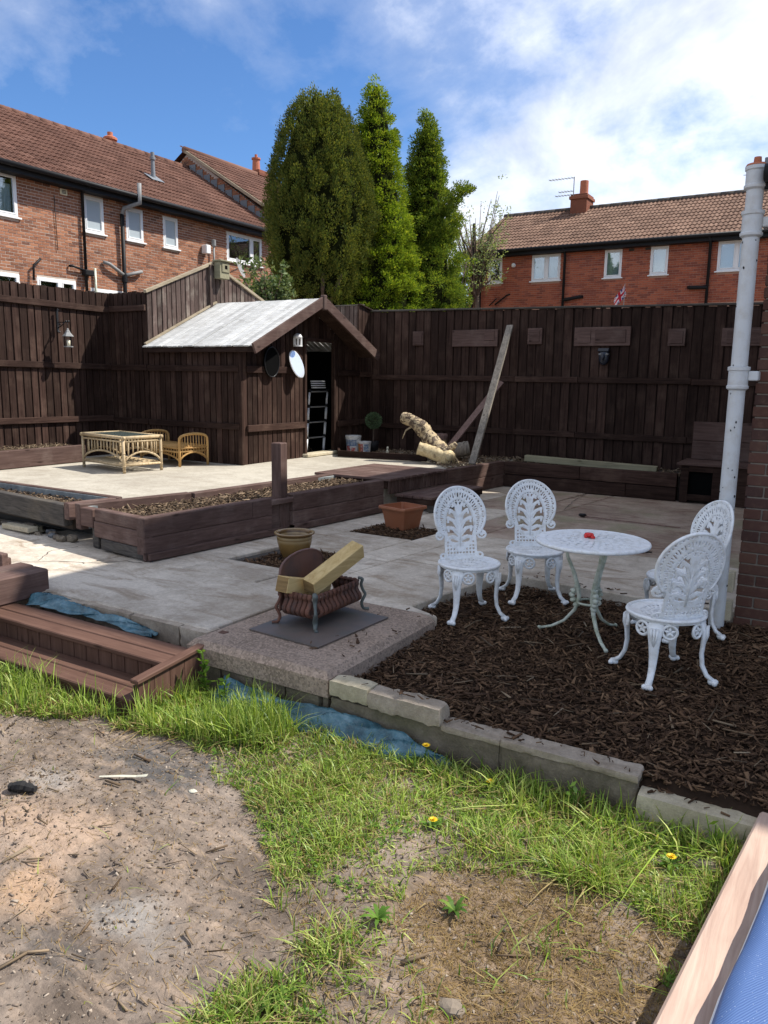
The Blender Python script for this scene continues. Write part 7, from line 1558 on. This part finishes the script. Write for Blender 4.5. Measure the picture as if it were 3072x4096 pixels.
TALLB = [(-3.14, 2.70), (-3.14, 3.12), (-2.73, 3.12), (-2.3, 2.98), (-2.24, 2.73), (-2.58, 2.62), (-2.93, 2.58), (-3.14, 2.6)]
def blades(P, H, Wd, mat, name, lean=0.5, label='', cat='grass'):
    n = len(P); a = RNG.uniform(0, 2 * np.pi, n); ln_ = RNG.gamma(2.0, lean * 0.5, n); d = np.stack([np.cos(a), np.sin(a)], 1); s_ = np.stack([-np.sin(a), np.cos(a)], 1); tw = RNG.uniform(-0.8, 0.8, n)
    s3 = np.stack([s_[:, 0] * np.cos(tw) + d[:, 0] * np.sin(tw), s_[:, 1] * np.cos(tw) + d[:, 1] * np.sin(tw), np.zeros(n)], 1)
    def at(f):
        h = H * f * (1 - 0.35 * f * np.clip(ln_, 0, 1.6)); o = H * ln_ * f ** 2
        return np.stack([P[:, 0] + d[:, 0] * o, P[:, 1] + d[:, 1] * o, P[:, 2] + h], 1)
    w = Wd[:, None] * 0.5
    p0, p1, p2, p3 = at(0), at(0.4), at(0.75), at(1.0)
    V = np.stack([p0 - s3 * w, p0 + s3 * w, p1 - s3 * w * 0.95, p1 + s3 * w * 0.95, p2 - s3 * w * 0.6, p2 + s3 * w * 0.6, p3], 1).reshape(-1, 3); k_ = (np.arange(n) * 7)[:, None]
    return stuff(tag(npmesh(name, V, [np.concatenate([k_ + np.array([[0, 1, 3, 2]]), k_ + np.array([[2, 3, 5, 4]])]), k_ + np.array([[4, 5, 6]])], mat), label, cat))
def lawn_density(x, y):
    jx = x + bumps(x, y, 21, 0.10, (9.0, 23.0)); jy = y + bumps(x, y, 22, 0.10, (9.0, 23.0))
    d = np.ones(len(x)); cl = bumps(x, y, 31, 1.0, (6.0, 13.0, 27.0))
    d *= 0.60 + 0.40 * np.clip(cl * 1.6 + 0.35, -1.1, 1)
    d = np.where(inpoly(jx, jy, SPARSE), np.clip(0.20 + 0.5 * cl, 0.03, 0.55), d)
    d = np.where(inpoly(jx, jy, BROWN), np.clip(0.02 + 0.16 * (cl - 0.35), 0.0, 0.2) + 0.012, d)
    d = np.where(inpoly(jx, jy, DIRT), np.clip((cl - 0.85) * 0.25, 0, 0.10) + 0.002, d)
    d = np.where((y < 1.62 + 0.1 * cl) & (x > -1.45) & (x < -0.78), 0.8, d)
    return d
def excl(x, y):
    e = (y > 3.14) | (x > -0.16 - 0.10 * (3.2 - y)) | ((x < -3.14) & (y > 2.67)) | ((x < -2.2) & (y > 3.12))
    return ~e
N = 250000; xy = RNG.uniform([-5.3, 0.95], [-0.1, 3.2], (N, 2)); ok = excl(xy[:, 0], xy[:, 1]); xy = xy[ok]
near = 1.0; dn = lawn_density(xy[:, 0], xy[:, 1]); xy = xy[RNG.random(len(xy)) < dn * 0.66]
tall = inpoly(xy[:, 0], xy[:, 1], TALLA) | inpoly(xy[:, 0], xy[:, 1], TALLB) | ((xy[:, 1] > 2.95) & (RNG.random(len(xy)) < 0.4))
cl = bumps(xy[:, 0], xy[:, 1], 31, 1.0, (6.0, 13.0, 27.0))
cl2 = bumps(xy[:, 0], xy[:, 1], 47, 1.0, (16.0, 37.0))
Hh = RNG.uniform(0.02, 0.072, len(xy)) * (1 + 0.65 * np.clip(cl, -0.6, 1)) * (1 + 0.6 * np.clip(cl2, -0.5, 1)); Hh = np.where(tall, RNG.uniform(0.03, 0.12, len(xy)), Hh); Hh = np.where((xy[:, 0] < -0.2) & (xy[:, 0] > -1.3) & (xy[:, 1] > 2.55), Hh * 1.5, Hh)
P = np.stack([xy[:, 0], xy[:, 1], ground_z(xy[:, 0], xy[:, 1]) - 0.004], 1); Wg = RNG.uniform(0.003, 0.0068, len(xy)) * np.where(tall, 1.5, 1.0)
dry = RNG.random(len(xy)) < 0.26 + 0.14 * np.clip(bumps(xy[:, 0], xy[:, 1], 77, 1.0, (5.0, 11.0)), -1, 1)
blades(P[~dry], Hh[~dry], Wg[~dry], 'grass_blade', 'lawn_grass', 0.75, 'patchy green lawn grass around the burnt and dead patches')
blades(P[dry], Hh[dry] * 0.8, Wg[dry], 'grass_dry', 'dry_grass', 1.1, 'straw coloured dead grass mixed through the lawn')
q_ = np.concatenate([sample_poly(TALLA, 1000), sample_poly(TALLB, 2000)]); q_ = q_[excl(q_[:, 0], q_[:, 1])]; q_ = q_[bumps(q_[:, 0], q_[:, 1], 52, 1.0, (9.0, 21.0)) > -0.25]
blades(np.stack([q_[:, 0], q_[:, 1], ground_z(q_[:, 0], q_[:, 1])], 1), RNG.uniform(0.10, 0.25, len(q_)), RNG.uniform(0.004, 0.008, len(q_)), 'grass_blade', 'tall_grass', 0.45, 'long uncut grass growing up round the brown steps')
xy = np.concatenate([sample_poly(BROWN, 15000), sample_poly(SPARSE, 2600), sample_poly(DIRT[:18] + [(-2.2, 1.2), (-4.2, 1.9)], 4200)]); xy = xy[excl(xy[:, 0], xy[:, 1])]; P = np.stack([xy[:, 0], xy[:, 1], ground_z(xy[:, 0], xy[:, 1]) - 0.003], 1)
blades(P, RNG.uniform(0.008, 0.026, len(P)), RNG.uniform(0.0015, 0.003, len(P)), 'thatch', 'dead_thatch', 1.6, 'short dead brown thatch on the bare patches of the lawn')
xy = RNG.uniform([-4.6, 0.9], [-0.2, 2.9], (15000, 2)); xy = xy[excl(xy[:, 0], xy[:, 1])]
stuff(tag(chips(len(xy), xy, ground_z(xy[:, 0], xy[:, 1]) - 0.001, (0.004, 0.016), 'grit', 'soil_crumbs', zj=0.003, aspect=0.7, flat=0.5), 'grit and crumbs of soil scattered over the bare ground', 'grit'))
xy = RNG.uniform([-4.4, 1.0], [-0.3, 2.75], (1100, 2)); xy = xy[excl(xy[:, 0], xy[:, 1])]; xy = xy[lawn_density(xy[:, 0], xy[:, 1]) < 0.3]
stuff(tag(chips(len(xy), xy, ground_z(xy[:, 0], xy[:, 1]) + 0.001, (0.008, 0.022), 'soil_clod', 'soil_clods', zj=0.002, aspect=0.8, flat=0.4), 'small clods of earth lying on the bare ground', 'soil'))
xy = RNG.uniform([-4.2, 1.0], [-0.3, 3.0], (300, 2)); xy = xy[excl(xy[:, 0], xy[:, 1])]
stuff(tag(chips(len(xy), xy, ground_z(xy[:, 0], xy[:, 1]) + 0.004, (0.03, 0.10), 'dry_chip', 'twig_litter', zj=0.01, aspect=0.12, flat=0.15), 'scattered bark chips and twigs lying on the lawn', 'litter'))

xy = RNG.uniform([-3.2, 1.0], [-0.2, 3.12], (5200, 2)); xy = xy[excl(xy[:, 0], xy[:, 1])]; xy = xy[(lawn_density(xy[:, 0], xy[:, 1]) > 0.35) & (bumps(xy[:, 0], xy[:, 1], 61, 1.0, (8.0, 19.0)) > 0.05)]
P = np.repeat(np.stack([xy[:, 0], xy[:, 1], ground_z(xy[:, 0], xy[:, 1]) + RNG.uniform(0.004, 0.03, len(xy))], 1), 4, 0); d = RNG.normal(size=P.shape); d[:, 2] = np.abs(d[:, 2]) * 0.5 + 0.15
stuff(tag(leaf_cloud(P, d, RNG.uniform(0.010, 0.026, len(P)), RNG.uniform(0.006, 0.013, len(P)), 'weed_leaf', 'lawn_weeds', Nh=np.tile([0.0, 0.0, 1.0], (len(P), 1))), 'low broad leaved weeds and clover mixed through the lawn', 'weeds'))
def gz(x, y): return float(ground_z(np.array([x]), np.array([y]))[0])
def dandelion(x, y, h, label, flower=True, nl=9):
    z = gz(x, y); t_ = thing('dandelion', label, 'plant', (x, y, z), 'dandelions in the lawn')
    for i in range(nl):
        a = i * 6.28 / nl + random.uniform(-.2, .2); L_ = random.uniform(0.035, 0.07); vs = []; n_ = 7
        for k_ in range(n_ + 1):
            f = k_ / n_; w = 0.0075 * math.sin(math.pi * min(1, f * 0.9 + 0.1)) ** 0.8 * (1 if k_ % 2 else 0.62) + 0.0015; r_ = L_ * f; hz = 0.025 * math.sin(f * 2.2) + 0.006
            for sg in (-1, 1): vs.append((x + r_ * math.cos(a) - sg * w * math.sin(a), y + r_ * math.sin(a) + sg * w * math.cos(a), z + hz))
        mb = MB(); mb.add(vs, [(2 * k_, 2 * k_ + 1, 2 * k_ + 3, 2 * k_ + 2) for k_ in range(n_)]); mb.build('leaf', 'weed_leaf', t_)
    if flower:
        mb = MB(); mb.tube([(x, y, z), (x + 0.006, y - 0.004, z + h)], 0.0022, 5); mb.build('stalk', 'weed_leaf', t_)
        mb = MB(); c_ = Vector((x + 0.006, y - 0.004, z + h))
        for ring_, (r0, el) in enumerate(((0.019, 0.15), (0.014, 0.5), (0.008, 0.9))):
            for i in range(16):
                a = i * 6.28 / 16 + ring_ * 0.2; dv = Vector((math.cos(a) * math.cos(el), math.sin(a) * math.cos(el), math.sin(el))); s_ = Vector((-math.sin(a), math.cos(a), 0)) * 0.0035; e_ = c_ + dv * r0 * 1.15; mb.add([tuple(c_), tuple(c_ + dv * r0 * 0.6 + s_), tuple(e_), tuple(c_ + dv * r0 * 0.6 - s_)], [(0, 1, 2, 3)])
        mb.build('flower', 'yellow_petal', t_)
dandelion(-1.60, 3.06, 0.10, 'yellow dandelion against the garden wall by the end of the blue liner')
dandelion(-1.25, 3.02, 0.06, 'open yellow dandelion in the grass below the middle of the garden wall')
dandelion(-1.33, 2.62, 0.045, 'small yellow dandelion in the middle of the lawn above the brown patch')
dandelion(-0.44, 2.88, 0.05, 'small yellow dandelion in the long grass near the pale sleeper')
dandelion(-1.30, 1.56, 0, 'flat leafy dandelion without flower at the bottom edge of the lawn', False, 11)
dandelion(-1.22, 2.02, 0, 'flat leafy dandelion without flower left of the brown patch', False, 10)
dandelion(-1.02, 2.20, 0, 'leafy weed rosette on the left rim of the brown patch', False, 8)
def weed(x, y, h, label, n_=26):
    z = gz(x, y); t_ = thing('leafy_weed', label, 'plant', (x, y, z), 'weeds along the wall'); mb = MB()
    P = []; D_ = []
    for i in range(4):
        ex, ey = x + random.uniform(-.05, .05), y + random.uniform(-.04, .02); hh = h * random.uniform(0.6, 1.0); mb.tube([(x, y, z), (ex, ey, z + hh)], 0.0025, 5)
        for k_ in range(n_ // 4): f = random.uniform(0.25, 1.0); P.append((x + (ex - x) * f, y + (ey - y) * f, z + hh * f)); D_.append((random.gauss(0, 1), random.gauss(0, 1), 0.5))
    mb.build('stem', 'weed_leaf', t_); leaf_cloud(np.array(P), np.array(D_), 0.045, 0.022, 'weed_leaf', 'foliage', t_)
weed(-3.02, 3.06, 0.30, 'tall leafy weed growing between the steps and the hearth slab', 44)
weed(-2.86, 3.02, 0.20, 'shorter leafy weed left of the blue liner under the hearth slab', 30)
weed(-0.86, 3.06, 0.16, 'upright weed seeding against the right part of the garden wall', 18)
weed(-0.30, 3.02, 0.17, 'broad leaved weed between the kerb stone and the pale sleeper', 14)
for x, y, r_, m_, lab in ((-2.50, 2.84, 0.060, 'slate', 'larger grey slate shard in the grass below the hearth'), (-2.36, 2.87, 0.045, 'slate', 'smaller grey slate shard right of the larger one'), (-0.85, 1.84, 0.035, 'stone', 'brown stone on the dead patch at the bottom of the lawn'), (-0.30, 2.95, 0.055, 'stone', 'pale flat stone half buried in the grass by the sleeper'), (-0.62, 3.07, 0.06, 'stone', 'pale stone at the foot of the garden wall next to the kerb'), (-2.33, 2.26, 0.016, 'white_scrap', 'small cream pebble on the bare soil right of the scorched patch')):
    mb = MB(); z = gz(x, y); mb.blob((x, y, z + r_ * 0.2), r_, 9, 6, 0.22, (1.25, 1.0, 0.45)); tag(mb.build('stone', m_, origin=(x, y, z)), lab, 'stone', 'loose stones on the lawn')
for x, y, L_, a, lab in ((-2.95, 1.86, 0.12, 0.4, 'black charred stick on the scorched earth, the upper one at the left edge'), (-2.98, 1.72, 0.09, 1.3, 'black lump of charcoal on the scorched earth at the left edge')):
    z = gz(x, y); mb = MB(); rough_tube(mb, [(x - L_ / 2 * math.cos(a), y - L_ / 2 * math.sin(a), z + 0.015), (x, y, z + 0.022), (x + L_ / 2 * math.cos(a), y + L_ / 2 * math.sin(a), z + 0.014)], [0.018, 0.024, 0.014], 8, 0.25); tag(mb.build('charred_stick', 'ash_black', origin=(x, y, z)), lab, 'charcoal', 'charcoal left from the bonfire')
z = gz(-2.67, 2.17); mb = MB(); mb.tube([(-2.76, 2.11, z + 0.012), (-2.68, 2.16, z + 0.016), (-2.62, 2.20, z + 0.014), (-2.57, 2.215, z + 0.026)], 0.01, 6, True, [(.006, .003), (.010, .003), (.009, .003), (.012, .003)]); tag(mb.build('paper_scrap', 'white_scrap', origin=(-2.67, 2.17, z)), 'pale curled scrap lying on the black ash', 'litter')
# odds and ends on the far patio
cb = thing('cable_end', 'dark cable plug lying on the far patio behind the table', 'cable', (-2.57, 8.76, 0)); mb = MB(); mb.blob((-2.60, 8.76, 0.02), 0.035, 8, 6, 0.15, (1.6, 0.8, 0.6)); mb.build('plug', 'black_plastic', cb, smooth=True); mb = MB(); mb.tube([(-2.56, 8.75, 0.012), (-2.3, 8.73, 0.01), (-1.9, 8.70, 0.01), (-1.5, 8.67, 0.01)], 0.007, 5); mb.build('lead_wire', 'plank_pink', cb)
wr = thing('wire_scrap', 'small tangle of dark wire on the patio right of the table', 'wire', (-1.55, 7.2, 0)); mb = MB(); mb.tube([(-1.62 + 0.05 * math.cos(k_ * 1.1) + k_ * 0.008, 7.22 + 0.05 * math.sin(k_ * 1.3), 0.012 + 0.008 * math.sin(k_)) for k_ in range(16)], 0.005, 5); mb.build('strand', 'black_iron', wr, smooth=True)
